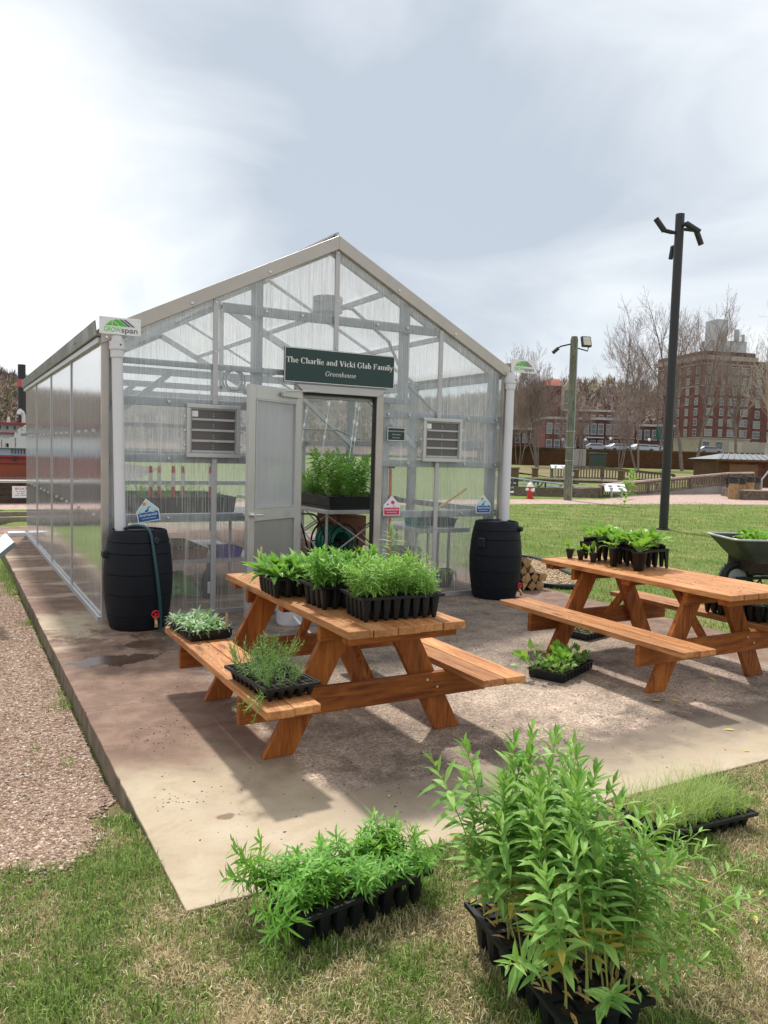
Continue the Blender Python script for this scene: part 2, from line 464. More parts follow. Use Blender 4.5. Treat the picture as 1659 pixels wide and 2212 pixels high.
xs = np.unique(np.concatenate([graded(-900, 1100, 1.0, 120), np.arange(-1, 1.6, 0.1)]))
ys = np.unique(np.concatenate([graded(-120, 1300, 2.5, 120), np.arange(2.2, 4.0, 0.1)]))
ground_sheet('ground', xs, ys, M_lawn)

# pinkish crushed stone
def stone_mat(name, cs, vs=55, far=False):
    m, nt, p, o = new_mat(name)
    v = coords(nt, kind='World')
    vo = nd(nt, 'ShaderNodeTexVoronoi', Scale=vs); nt.links.new(v, vo.inputs['Vector'])
    s = nd(nt, 'ShaderNodeSeparateColor'); nt.links.new(vo.outputs['Color'], s.inputs[0])
    c = ramp(nt, s.outputs[0], [(0.1, cs[0]), (0.5, cs[1]), (0.9, cs[2])])
    b = noise_(nt, v, 1.6, 4, 0.6)
    c = mixc(nt, mth(nt, 'MULTIPLY', ramp(nt, b, [(0.4, 0.0), (0.7, 1.0)]), 0.45), c, cs[3])
    nt.links.new(c, p.inputs['Base Color']); p.inputs['Roughness'].default_value = 0.9; p.inputs['Specular IOR Level'].default_value = 0.2
    if not far: bump(nt, p, vo.outputs['Distance'], 0.8, 0.01)
    return m
M_gravel = stone_mat('pink_gravel', [(0.17, 0.11, 0.08), (0.30, 0.205, 0.155), (0.44, 0.325, 0.255), (0.22, 0.15, 0.095)])
M_path = stone_mat('pink_path', [(0.36, 0.25, 0.21), (0.43, 0.31, 0.265), (0.50, 0.38, 0.33), (0.36, 0.26, 0.21)], 9, True)
rng = np.random.default_rng(5)
def fbm(x, y, s, seed=0):
    return np.array([mnoise.noise(Vector((a * s + seed, b * s - seed, seed * 0.37))) for a, b in zip(np.ravel(x), np.ravel(y))])
def gravel_edge(x):  # y where grass gives way to gravel, by x
    return 2.98 + 0.35 * np.clip(x + 0.2, 0, 1) ** 2 + 0.0 * x
gx = np.arange(-1.6, 0.671, 0.025); gy = np.concatenate([np.arange(2.6, 4.4, 0.014), np.arange(4.4, 12.0, 0.06)])
def gmask(x, y):
    n = fbm(x, y, 3.5, 3) * 0.26 + fbm(x, y, 14, 9) * 0.10 + fbm(x, y, 40, 5) * 0.04
    return (y > gravel_edge(x) + n) & (y < 10.4 + n) & ~((y - 3.0) < (x - 0.30) * 2.2 + n * 1.5) & (x < 0.66)
ground_sheet('gravel_path', gx, gy, M_gravel, 0.006, mask=gmask)

def poly_sheet(name, pts, mat, dz, kind='structure', parent=None):
    mb = MB(); zs = gz([q[0] for q in pts], [q[1] for q in pts])
    mb.add([(q[0], q[1], float(z) + dz) for q, z in zip(pts, zs)], [tuple(range(len(pts)))])
    return tag(mb.build(name, mat, parent), kind=kind)
def strip_sheet(name, near, far_, mat, dz, kind='structure'):
    mb = MB(); n = len(near); P = list(near) + list(far_)
    zs = gz([q[0] for q in P], [q[1] for q in P])
    mb.add([(q[0], q[1], float(z) + dz) for q, z in zip(P, zs)], [(i, i + 1, n + i + 1, n + i) for i in range(n - 1)])
    return tag(mb.build(name, mat), kind=kind)
strip_sheet('path', [(-60, 20.5), (3, 20.5), (16.6, 20.8), (22, 20.0), (24.6, 19.7), (27.7, 19.2), (60, 15.5)],
            [(-60, 22.5), (3, 22.6), (18.5, 23.1), (22.6, 22.7), (29.4, 26.9), (36, 29), (75, 44)], M_path, 0.006)
M_farground = flat_mat('winter_meadow', (0.20, 0.17, 0.085), 0.95, 0, 0.3, 0.15, 0.1, 0, 'World')
strip_sheet('meadow', [(42, 47), (46, 42), (52, 38), (90, 42)], [(62, 88), (78, 84), (95, 80), (118, 72)], M_farground, 0.02)

# pebbles (one uncountable mass)
def pebbles(name, pos, size, mat_, cols):
    base = np.array([(1, 0, 0), (-1, 0, 0), (0, 1, 0), (0, -1, 0), (0, 0, 1), (0, 0, -1)], float)
    fc = np.array([(0, 2, 4), (2, 1, 4), (1, 3, 4), (3, 0, 4), (2, 0, 5), (1, 2, 5), (3, 1, 5), (0, 3, 5)])
    n = len(pos); V = np.repeat(base[None], n, 0) * (rng.uniform(0.5, 1.15, (n, 6, 1)))
    a = rng.uniform(0, 6.28, n); ca, sa = np.cos(a), np.sin(a)
    V = V * (size[:, None, None] * rng.uniform([0.8, 0.6, 0.35], [1.5, 1.0, 0.6], (n, 3))[:, None, :])
    x = V[..., 0] * ca[:, None] - V[..., 1] * sa[:, None]; y = V[..., 0] * sa[:, None] + V[..., 1] * ca[:, None]
    V = np.stack([x, y, V[..., 2]], -1) + pos[:, None, :]
    F = (fc[None] + (np.arange(n) * 6)[:, None, None]).reshape(-1, 3)
    c = cols[rng.integers(0, len(cols), n)] * rng.uniform(0.75, 1.2, (n, 1))
    return np_mesh(name, V.reshape(-1, 3), F, mat_, colors=np.repeat(c, 6, 0))
M_tint = tint_mat('stones_and_crumbs', 0.85)
n = 95000
px = rng.uniform(-0.75, 0.655, n); py = 2.8 + (rng.random(n) ** 1.7) * 7.6
keep = (px > -0.05 * py - 0.25) & (gmask(px + rng.normal(0, .035, n), py + rng.normal(0, .045, n)) & (px < 0.66)); px, py = px[keep], py[keep]
pz = gz(px, py) + 0.006
stc = np.array([(0.28, 0.185, 0.14), (0.38, 0.265, 0.205), (0.50, 0.38, 0.30), (0.18, 0.115, 0.085), (0.34, 0.215, 0.165), (0.64, 0.54, 0.44), (0.32, 0.24, 0.14), (0.42, 0.30, 0.24)])
tag(pebbles('gravel', np.stack([px, py, pz], 1), 0.0035 + 0.0125 * rng.random(len(px)) ** 2, M_tint, stc), kind='stuff')

# ------------------------------------------------------------------ concrete slab
SX0, SX1, SY0, SY1 = 0.67, 6.12, 2.46, 15.9
M_conc, nt, p, o_ = new_mat('stained_concrete')
v = coords(nt, kind='World')
sep = nd(nt, 'ShaderNodeSeparateXYZ'); nt.links.new(v, sep.inputs[0]); X_, Y_, Z_ = sep.outputs
n1 = noise_(nt, v, 1.1, 5, 0.6, 0.3); n2 = noise_(nt, v, 5, 5, 0.65, 0.4); n3 = noise_(nt, v, 45, 4, 0.75); n4 = noise_(nt, v, 160, 2, 0.6)
def sstep(nt, x, a, b):
    n = nt.nodes.new('ShaderNodeMapRange'); n.interpolation_type = 'SMOOTHSTEP'
    nt.links.new(x, n.inputs['Value']); n.inputs['From Min'].default_value = a; n.inputs['From Max'].default_value = b
    return n.outputs[0]
tan = ramp(nt, n2, [(0.3, (0.36, 0.285, 0.19)), (0.5, (0.43, 0.35, 0.245)), (0.7, (0.485, 0.405, 0.30))])
brown = ramp(nt, n2, [(0.3, (0.095, 0.046, 0.030)), (0.5, (0.165, 0.090, 0.062)), (0.70, (0.25, 0.155, 0.105))])
yy = mth(nt, 'ADD', Y_, mth(nt, 'MULTIPLY', mth(nt, 'SUBTRACT', n1, 0.5), 2.4))
yy = mth(nt, 'ADD', yy, mth(nt, 'MULTIPLY', mth(nt, 'SUBTRACT', n2, 0.5), 1.1))
st = sstep(nt, yy, 3.15, 4.05)
# clean bands across the walk beside the glass wall
bands = noise_(nt, coords(nt, (0.35, 1.5, 1), kind='World'), 1.0, 3, 0.55)
cb = mth(nt, 'MULTIPLY', sstep(nt, bands, 0.56, 0.64), sstep(nt, Y_, 5.6, 6.2))
d1 = mth(nt, 'MULTIPLY', sstep(nt, mth(nt, 'ABSOLUTE', mth(nt, 'SUBTRACT', yy, 7.1)), 0.75, 0.35), 0.9)
st = mth(nt, 'MULTIPLY', st, mth(nt, 'SUBTRACT', 1.0, mth(nt, 'MAXIMUM', mth(nt, 'MULTIPLY', cb, 0.75), mth(nt, 'MULTIPLY', d1, sstep(nt, X_, 1.3, 1.0)))))
conc = mixc(nt, mth(nt, 'MULTIPLY', st, 0.93), tan, brown)
conc = mixc(nt, mth(nt, 'MULTIPLY', sstep(nt, n3, 0.60, 0.70), 0.40), conc, (0.12, 0.085, 0.06))
conc = mixc(nt, mth(nt, 'MULTIPLY', sstep(nt, n4, 0.40, 0.30), 0.25), conc, (0.62, 0.54, 0.40))
# exposed aggregate field between the tables
nx = mth(nt, 'MULTIPLY', mth(nt, 'SUBTRACT', n2, 0.5), 0.35)
ag = mth(nt, 'MULTIPLY', sstep(nt, mth(nt, 'ADD', X_, nx), 1.42, 1.55), sstep(nt, mth(nt, 'ADD', X_, nx), 5.40, 5.32))
ag = mth(nt, 'MULTIPLY', ag, sstep(nt, mth(nt, 'ADD', Y_, mth(nt, 'MULTIPLY', nx, 0.6)), 3.00, 3.08))
ag = mth(nt, 'MULTIPLY', ag, sstep(nt, Y_, 7.3, 7.1))
vo = nd(nt, 'ShaderNodeTexVoronoi', Scale=95); nt.links.new(v, vo.inputs['Vector'])
sc_ = nd(nt, 'ShaderNodeSeparateColor'); nt.links.new(vo.outputs['Color'], sc_.inputs[0])
agc = ramp(nt, sc_.outputs[0], [(0.1, (0.29, 0.21, 0.155)), (0.4, (0.37, 0.275, 0.21)), (0.7, (0.43, 0.335, 0.26)), (0.95, (0.54, 0.44, 0.35))])
agd = ramp(nt, mth(nt, 'ADD', mth(nt, 'MULTIPLY', n1, 0.6), mth(nt, 'MULTIPLY', n2, 0.4)), [(0.38, 0.38), (0.47, 0.74), (0.55, 1.0), (0.64, 1.3)])
back = ramp(nt, mth(nt, 'DIVIDE', Y_, 10), [(0.33, 1.28), (0.45, 0.86), (0.58, 0.56)])  # aggregate dims towards the greenhouse, shade painted into its colour
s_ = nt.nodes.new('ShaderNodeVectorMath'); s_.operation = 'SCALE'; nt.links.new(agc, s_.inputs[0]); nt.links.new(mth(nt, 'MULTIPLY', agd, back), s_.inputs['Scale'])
conc = mixc(nt, ag, conc, s_.outputs[0])
# soil washed over the joint line and puddles of water by the left barrel
rim = mth(nt, 'MULTIPLY', sstep(nt, mth(nt, 'ABSOLUTE', mth(nt, 'SUBTRACT', mth(nt, 'ADD', Y_, mth(nt, 'MULTIPLY', nx, 2)), 2.98)), 0.42, 0.02), sstep(nt, X_, 1.2, 1.9))
conc = mixc(nt, mth(nt, 'MULTIPLY', rim, mth(nt, 'MULTIPLY_ADD', n1, 1.1, 0.15)), conc, (0.105, 0.075, 0.060))
def spot(cx, cy, rx, ry, soft=0.35):
    a = mth(nt, 'DIVIDE', mth(nt, 'SUBTRACT', X_, cx), rx); b = mth(nt, 'DIVIDE', mth(nt, 'SUBTRACT', Y_, cy), ry)
    d = mth(nt, 'SQRT', mth(nt, 'ADD', mth(nt, 'MULTIPLY', a, a), mth(nt, 'MULTIPLY', b, b)))
    d = mth(nt, 'ADD', d, mth(nt, 'MULTIPLY', mth(nt, 'SUBTRACT', n2, 0.5), 2.2))
    return sstep(nt, d, 1.0, 1.0 - soft)
wet = mth(nt, 'MAXIMUM', spot(1.02, 5.72, 0.30, 0.17, 0.15), mth(nt, 'MULTIPLY', spot(1.55, 6.15, 0.45, 0.45, 0.5), 0.85))
conc = mixc(nt, mth(nt, 'MULTIPLY', wet, 0.62), conc, (0.035, 0.024, 0.020))
conc = mixc(nt, mth(nt, 'MULTIPLY', spot(2.6, 6.5, 1.2, 0.5, 0.5), 0.35), conc, (0.07, 0.05, 0.04))
conc = mixc(nt, mth(nt, 'MULTIPLY', spot(1.0, 3.05, 0.05, 0.035, 0.4), 0.7), conc, (0.12, 0.06, 0.04))
# expansion joints and a crack
jl = mth(nt, 'MINIMUM', mth(nt, 'ABSOLUTE', mth(nt, 'SUBTRACT', Y_, 4.62)), mth(nt, 'ABSOLUTE', mth(nt, 'SUBTRACT', mth(nt, 'ADD', X_, mth(nt, 'MULTIPLY', n2, 0.0)), 1.56)))
cr_ = mth(nt, 'ABSOLUTE', mth(nt, 'SUBTRACT', mth(nt, 'ADD', Y_, mth(nt, 'MULTIPLY', n2, 0.16)), 4.78))
crk = mth(nt, 'MULTIPLY', sstep(nt, cr_, 0.006, 0.002), sstep(nt, X_, 1.6, 1.5))
conc = mixc(nt, mth(nt, 'MULTIPLY', crk, 0.6), conc, (0.06, 0.045, 0.035))
conc = mixc(nt, mth(nt, 'MULTIPLY', sstep(nt, jl, 0.007, 0.002), 0.10), conc, (0.75, 0.66, 0.50))
# side faces darker than the top, in uneven tones
side = sstep(nt, Z_, -0.004, -0.02)
sidec = ramp(nt, noise_(nt, coords(nt, (1, 2.5, 1), kind='World'), 3, 4, 0.6), [(0.35, (0.075, 0.06, 0.045)), (0.6, (0.17, 0.135, 0.09)), (0.75, (0.30, 0.23, 0.14))])
conc = mixc(nt, side, conc, sidec)
nt.links.new(conc, p.inputs['Base Color'])
nt.links.new(mth(nt, 'SUBTRACT', 0.85, mth(nt, 'MULTIPLY', wet, 0.62)), p.inputs['Roughness'])
h = mth(nt, 'ADD', mth(nt, 'MULTIPLY', n4, 0.25), mth(nt, 'MULTIPLY', n3, 0.4))
h = mth(nt, 'ADD', h, mth(nt, 'MULTIPLY', mth(nt, 'MULTIPLY', vo.outputs['Distance'], -3.0), ag))
h = mth(nt, 'MULTIPLY', h, mth(nt, 'SUBTRACT', 1.0, mth(nt, 'MULTIPLY', wet, 0.9)))
bump(nt, p, h, 0.45, 0.012)
mb = MB(); rs_ = random.Random(6); per = []
def edge_pts(x0, y0, x1, y1, nx, ny):
    L = math.hypot(x1 - x0, y1 - y0); n = int(L / 0.035); o = []
    for k in range(n):
        f = k / n; x, y = x0 + (x1 - x0) * f, y0 + (y1 - y0) * f
        d = 0.004 * mnoise.noise(Vector((x * 3, y * 3, 0))) + 0.003 * mnoise.noise(Vector((x * 17, y * 17, 3))) - (0.010 * rs_.random() if rs_.random() < 0.05 else 0)
        o.append((x + nx * d, y + ny * d))
    return o
per = edge_pts(SX0, SY0, SX1, SY0, 0, -1) + edge_pts(SX1, SY0, SX1, SY1, 1, 0) + edge_pts(SX1, SY1, SX0, SY1, 0, 1) + edge_pts(SX0, SY1, SX0, SY0, -1, 0)
mb.prism(per, (0, 0, -0.3), (1, 0, 0), (0, 1, 0), (0, 0, 1), 0.3)
slab = mb.build('patio_slab', M_conc, bevel=0.004); tag(slab, kind='structure')

# crumbs of soil and grit on the slab
def on_slab(n, cx, cy, sx, sy):
    return np.stack([rng.normal(cx, sx, n), rng.normal(cy, sy, n)], 1)
pts = np.concatenate([on_slab(70, 1.0, 4.12, 0.09, 0.10), on_slab(25, 0.86, 3.28, 0.05, 0.05), np.stack([rng.uniform(0.75, 5.9, 1500), 2.6 + 4.3 * rng.random(1500) ** 0.8], 1),
                      np.stack([rng.uniform(1.5, 5.3, 3000), rng.uniform(3.02, 6.9, 3000)], 1), on_slab(220, 2.3, 3.15, 0.6, 0.12), on_slab(150, 4.9, 3.15, 0.6, 0.12), on_slab(60, 0.9, 6.6, 0.1, 0.2), on_slab(260, 1.5, 5.9, 0.18, 0.25)])
pts = pts[(pts[:, 0] > 0.7) & (pts[:, 0] < 6.0) & (pts[:, 1] > 2.5)]
crc = np.array([(0.05, 0.032, 0.022), (0.10, 0.065, 0.045), (0.30, 0.24, 0.19), (0.20, 0.14, 0.11), (0.42, 0.36, 0.29), (0.14, 0.10, 0.08)])
tag(pebbles('soil_crumbs', np.concatenate([pts, np.full((len(pts), 1), 0.001)], 1), rng.uniform(0.0022, 0.0075, len(pts)) , M_tint, crc), kind='stuff')

# ------------------------------------------------------------------ grass blades
M_blade = tint_mat('grass_blades', 0.7, 0.25)
def blades(name, x, y, z, hgt, wid, cols, lean=0.9, flat=None):
    n = len(x); a = rng.uniform(0, 6.283, n); l = rng.uniform(0.15, lean, n)
    d = np.stack([np.cos(a), np.sin(a), np.zeros(n)], 1); s = np.stack([-np.sin(a), np.cos(a), np.zeros(n)], 1)
    tw = rng.uniform(-0.7, 0.7, n)[:, None]; s = s * np.cos(tw) + d * np.sin(tw)
    up = np.array([0, 0, 1.0])[None]
    B = np.stack([x, y, z], 1); H = hgt[:, None]; W = wid[:, None] / 2; Lh = l[:, None]
    m = B + up * H * 0.55 * np.sqrt(np.maximum(0.02, 1 - Lh ** 2)) + d * H * 0.45 * Lh
    t = B + up * H * np.maximum(0.04, 1 - Lh ** 1.3) + d * H * Lh * 1.1
    V = np.stack([B - s * W, B + s * W, m - s * W * 0.8, m + s * W * 0.8, t], 1).reshape(-1, 3)
    F = np.array([(0, 1, 3), (0, 3, 2), (2, 3, 4)])
    F = (F[None] + (np.arange(n) * 5)[:, None, None]).reshape(-1, 3)
    return tag(np_mesh(name, V, F, M_blade, colors=np.repeat(cols, 5, 0)), kind='stuff')
GREEN = np.array([(0.17, 0.27, 0.05), (0.22, 0.34, 0.075), (0.30, 0.40, 0.11), (0.12, 0.20, 0.04)])
STRAW = np.array([(0.66, 0.54, 0.32), (0.52, 0.42, 0.23), (0.82, 0.73, 0.50), (0.33, 0.25, 0.13), (0.50, 0.43, 0.20), (0.60, 0.52, 0.30)])
def tcol(g):
    c = np.where(g[:, None], GREEN[rng.integers(0, len(GREEN), len(g))], STRAW[rng.integers(0, len(STRAW), len(g))])
    return c * rng.uniform(0.6, 1.35, (len(g), 1))
# foreground lawn
n = 260000
x = rng.uniform(-0.35, 3.9, n); y = rng.uniform(0.75, 3.4, n)
vis = (y > 1.75 - 0.42 * x) & (x < 0.80 * y + 2.1 )
infr = (y < SY0 + 0.004) | (x < SX0 - 0.005)
x, y = x[vis & infr], y[vis & infr]
left = x < SX0; gm = np.zeros(len(x), bool); gm[left] = gmask(x[left] + rng.normal(0, .03, left.sum()), y[left] + rng.normal(0, .04, left.sum())); gm &= (rng.random(len(x)) > 0.015)
x, y = x[~gm], y[~gm]
c1 = fbm(x, y, 4.2, 1) + 0.5 * fbm(x, y, 13, 4)
g = (c1 + rng.normal(0, 0.22, len(x)) + 0.22 * ((x < 0.7) & (y > 2.5)) + 0.15 * (y > 2.3)) > 0.07
h = rng.uniform(0.014, 0.042, len(x)) * np.where(g, 1.15, 0.9) * (1 + 0.6 * np.clip(c1, 0, 1))
blades('grass', x, y, gz(x, y) - 0.002, h, rng.uniform(0.0016, 0.0038, len(x)), tcol(g), lean=1.0)
# grass creeping along the slab and far-left verge
n = 26000
x = np.where(rng.random(n) < 0.35, SX0 - np.abs(rng.normal(0, 0.05, n)), rng.uniform(-0.7, 0.66, n)); y = rng.uniform(3.0, 11.5, n)
k = (fbm(x, y, 2.2, 12) > 0.33) & (x > 0.50) & (y < 9) | (y > 9.4 + 0.3 * fbm(x, y, 3, 2)) | (fbm(x, y, 4, 22) > 0.56) & (y < 6)
x, y = x[k], y[k]; g = rng.random(len(x)) < 0.85
blades('verge_grass', x, y, gz(x, y), rng.uniform(0.02, 0.06, len(x)) * (1 + (y > 9) * 0.6), rng.uniform(0.002, 0.005, len(x)), tcol(g))
# lawn beyond the slab, thinning with distance
n = 110000
r_ = rng.random(n); y = 0.5 + 20 * r_; x = 6.15 + (y * 1.35) * rng.random(n) ** 1.3
y2 = y + (x - 6.15) * 0
k = (x < 26) & (x / np.maximum(y, 0.3) < 1.9) & (x / np.maximum(y, 0.3) > 0.55) & (y < 20.4)
x, y = x[k], y[k]; dd = np.hypot(x, y)
k = rng.random(len(x)) < np.clip(9 / dd, 0, 1)
x, y, dd = x[k], y[k], dd[k]
g = (fbm(x, y, 1.4, 6) + rng.normal(0, 0.3, len(x))) > -0.22
blades('lawn_grass', x, y, gz(x, y), rng.uniform(0.02, 0.045, len(x)) * (0.8 + dd / 22), rng.uniform(0.003, 0.006, len(x)) * (0.7 + dd / 14), tcol(g) * 0.8)

# ------------------------------------------------------------------ lettering
def sans_polys(txt, size, align='CENTER', bold=0.0, width=None):
    """mesh data (verts2d, faces) of text in the built-in sans face"""
    cu = bpy.data.curves.new('tmp', 'FONT'); cu.body = txt; cu.size = size; cu.align_x = align; cu.offset = bold * size; cu.resolution_u = 3
    ob = bpy.data.objects.new('tmp', cu); COL.objects.link(ob)
    dg = bpy.context.evaluated_depsgraph_get(); dg.update()
    me = bpy.data.meshes.new_from_object(ob.evaluated_get(dg))
    V = [(q.co.x, q.co.y) for q in me.vertices]; F = [tuple(f.vertices) for f in me.polygons]
    bpy.data.objects.remove(ob); bpy.data.curves.remove(cu); bpy.data.meshes.remove(me)
    if width and V:
        x0, x1 = min(q[0] for q in V), max(q[0] for q in V); k = width / (x1 - x0); V = [(q[0] * k, q[1]) for q in V]
    return V, F

class Pen:
    def __init__(s): s.V = []; s.F = []
    def poly(s, pts): b = len(s.V); s.V += list(pts); s.F.append(tuple(range(b, b + len(pts))))
    def rect(s, x0, x1, y0, y1): s.poly([(x0, y0), (x1, y0), (x1, y1), (x0, y1)])
    def line(s, x0, y0, x1, y1, w):
        s.poly([(x0 - w / 2, y0), (x0 + w / 2, y0), (x1 + w / 2, y1), (x1 - w / 2, y1)])
    def arc(s, cx, cy, rx, ry, a0, a1, tk, tn, n=14):
        o = []; i_ = []
        for k in range(n + 1):
            a = R(a0 + (a1 - a0) * k / n); w = tn + (tk - tn) * abs(math.cos(a)) ** 1.3
            o.append((cx + rx * math.cos(a), cy + ry * math.sin(a))); i_.append((cx + (rx - w) * math.cos(a), cy + (ry - min(w, tn * 1.3 + (w - tn) * 0.2)) * math.sin(a)))
        for k in range(n): s.poly([o[k], o[k + 1], i_[k + 1], i_[k]])
def serif_glyph(ch, p, T):
    """T thick stem; returns advance; cap 0.68 x-height 0.46"""
    t = 0.035; S = 0.045
    def foot(x, y=0.0, w=None): w = w or T + 2 * S; p.rect(x - w / 2, x + w / 2, y, y + t)
    def flag(x, y): p.poly([(x - T / 2 - 0.05, y - 0.04), (x - T / 2, y - 0.10), (x - T / 2, y), (x - T / 2 - 0.05, y - 0.015)])
    if ch == 'T':
        p.rect(0.30 - T / 2, 0.30 + T / 2, 0, 0.68); foot(0.30, w=T + 0.16); p.rect(0.03, 0.57, 0.64, 0.68)
        p.poly([(0.03, 0.64), (0.03, 0.50), (0.06, 0.50), (0.12, 0.64)]); p.poly([(0.57, 0.64), (0.48, 0.64), (0.54, 0.50), (0.57, 0.50)]); return 0.60
    if ch in 'hn':
        top = 0.70 if ch == 'h' else 0.46
        p.rect(0.12 - T / 2, 0.12 + T / 2, 0, top); flag(0.12, top); foot(0.12)
        p.arc(0.265, 0.28, 0.145 + T / 2, 0.19, 0, 150, T, 0.05); p.rect(0.41 - T / 2, 0.41 + T / 2, 0, 0.29); foot(0.41); return 0.54
    if ch == 'm':
        p.rect(0.12 - T / 2, 0.12 + T / 2, 0, 0.46); flag(0.12, 0.46); foot(0.12)
        for c in (0.26, 0.54):
            p.arc(c, 0.28, 0.14 + T / 2, 0.19, 0, 150, T, 0.05); p.rect(c + 0.14 - T / 2, c + 0.14 + T / 2, 0, 0.29); foot(c + 0.14)
        return 0.80
    if ch == 'r':
        p.rect(0.12 - T / 2, 0.12 + T / 2, 0, 0.46); flag(0.12, 0.46); foot(0.12); p.arc(0.28, 0.30, 0.13, 0.165, 45, 165, 0.05, 0.06); p.arc(0.345, 0.40, 0.05, 0.05, 0, 360, 0.05, 0.05); return 0.42
    if ch == 'e':
        p.arc(0.235, 0.23, 0.20, 0.24, 5, 325, T * 0.95, 0.04); p.rect(0.07, 0.42, 0.235, 0.275); return 0.47
    if ch == 'c':
        p.arc(0.235, 0.23, 0.20, 0.24, 50, 320, T * 0.95, 0.045); p.arc(0.345, 0.37, 0.05, 0.05, 0, 360, 0.05, 0.05); return 0.45
    if ch == 'o':
        p.arc(0.25, 0.23, 0.21, 0.24, 0, 360, T * 0.95, 0.04, 22); return 0.50
    if ch == 'a':
        p.rect(0.345 - T / 2, 0.345 + T / 2, 0.02, 0.34); p.arc(0.24, 0.33, 0.105 + T / 2, 0.14, 0, 165, T * 0.8, 0.05); p.arc(0.20, 0.13, 0.155, 0.14, 60, 330, T * 0.85, 0.04); p.poly([(0.345, 0.02), (0.46, 0.0), (0.48, 0.05), (0.38, 0.06)]); return 0.49
    if ch == 'd':
        p.rect(0.39 - T / 2, 0.39 + T / 2, 0, 0.70); flag(0.39, 0.70); p.arc(0.235, 0.23, 0.20, 0.24, 40, 320, T, 0.04); p.rect(0.39, 0.50, 0, 0.04); return 0.54
    if ch == 'b':
        p.rect(0.12 - T / 2, 0.12 + T / 2, 0, 0.70); flag(0.12, 0.70); p.arc(0.275, 0.23, 0.20, 0.24, -145, 145, T, 0.04); return 0.53
    if ch in 'li':
        top = 0.70 if ch == 'l' else 0.46
        p.rect(0.13 - T / 2, 0.13 + T / 2, 0, top); flag(0.13, top); foot(0.13)
        if ch == 'i': p.arc(0.13, 0.60, 0.065, 0.065, 0, 360, 0.065, 0.065)
        return 0.27
    if ch == 'k':
        p.rect(0.12 - T / 2, 0.12 + T / 2, 0, 0.70); flag(0.12, 0.70); foot(0.12); p.line(0.16, 0.19, 0.40, 0.44, 0.05); p.line(0.42, 0.0, 0.24, 0.27, T * 1.15); foot(0.42); foot(0.40, 0.425, 0.19); return 0.54
    if ch == 'u':
        p.rect(0.12 - T / 2, 0.12 + T / 2, 0.15, 0.46); flag(0.12, 0.46); p.arc(0.25, 0.16, 0.13 + T / 2, 0.17, 180, 345, T, 0.05); p.rect(0.40 - T / 2, 0.40 + T / 2, 0, 0.46); flag(0.40, 0.46); p.rect(0.40, 0.50, 0, 0.04); return 0.54
    if ch == 's':
        p.arc(0.20, 0.34, 0.13, 0.125, 30, 270, T * 0.8, 0.05); p.arc(0.20, 0.125, 0.14, 0.13, -150, 90, T * 0.8, 0.05); return 0.39
    if ch == 'C':
        p.arc(0.36, 0.34, 0.32, 0.36, 42, 318, T * 1.15, 0.04); p.rect(0.60, 0.635, 0.46, 0.69); return 0.70
    if ch == 'G':
        p.arc(0.36, 0.34, 0.32, 0.36, 42, 325, T * 1.15, 0.04); p.rect(0.60, 0.635, 0.46, 0.69); p.rect(0.60 - T / 2, 0.60 + T / 2, 0.06, 0.30); p.rect(0.48, 0.72, 0.28, 0.315); return 0.76
    if ch == 'V':
        p.line(0.36, 0.0, 0.14, 0.66, T * 1.25); p.line(0.37, 0.0, 0.58, 0.66, 0.055); p.rect(0.02, 0.28, 0.645, 0.68); p.rect(0.48, 0.69, 0.645, 0.68); return 0.69
    if ch == 'F':
        p.rect(0.16 - T / 2, 0.16 + T / 2, 0, 0.68); foot(0.16, w=T + 0.14); p.rect(0.04, 0.55, 0.64, 0.68); p.poly([(0.55, 0.64), (0.45, 0.64), (0.52, 0.50), (0.55, 0.50)]); p.rect(0.16, 0.40, 0.33, 0.375); p.rect(0.38, 0.41, 0.24, 0.46); return 0.60
    if ch == 'y':
        p.line(0.25, 0.02, 0.10, 0.45, T * 1.1); p.line(0.17, -0.19, 0.40, 0.45, 0.055); p.rect(0.01, 0.20, 0.425, 0.46); p.rect(0.32, 0.50, 0.425, 0.46); p.arc(0.12, -0.16, 0.065, 0.055, 0, 360, 0.06, 0.055); return 0.50
    return 0.25
def serif_polys(txt, width, T=0.115, slant=0.0, spacing=0.0):
    pen = Pen(); x = 0
    for ch in txt:
        b = len(pen.V); adv = serif_glyph(ch, pen, T)
        pen.V[b:] = [(q[0] + x + slant * q[1], q[1]) for q in pen.V[b:]]; x += adv + spacing
    k = width / x
    return [((q[0] - x / 2) * k, q[1] * k) for q in pen.V], pen.F, k

def put2d(mb, V, F, o, ax=(1, 0, 0), ay=(0, 0, 1), mi=0, yoff=0.0, rot=0.0):
    o, ax, ay = Vector(o), Vector(ax), Vector(ay)
    c, s = math.cos(rot), math.sin(rot)
    vs = [o + ax * (x * c - y * s) + ay * (x * s + y * c) for x, y in V]
    mb.add(vs, F, mi)

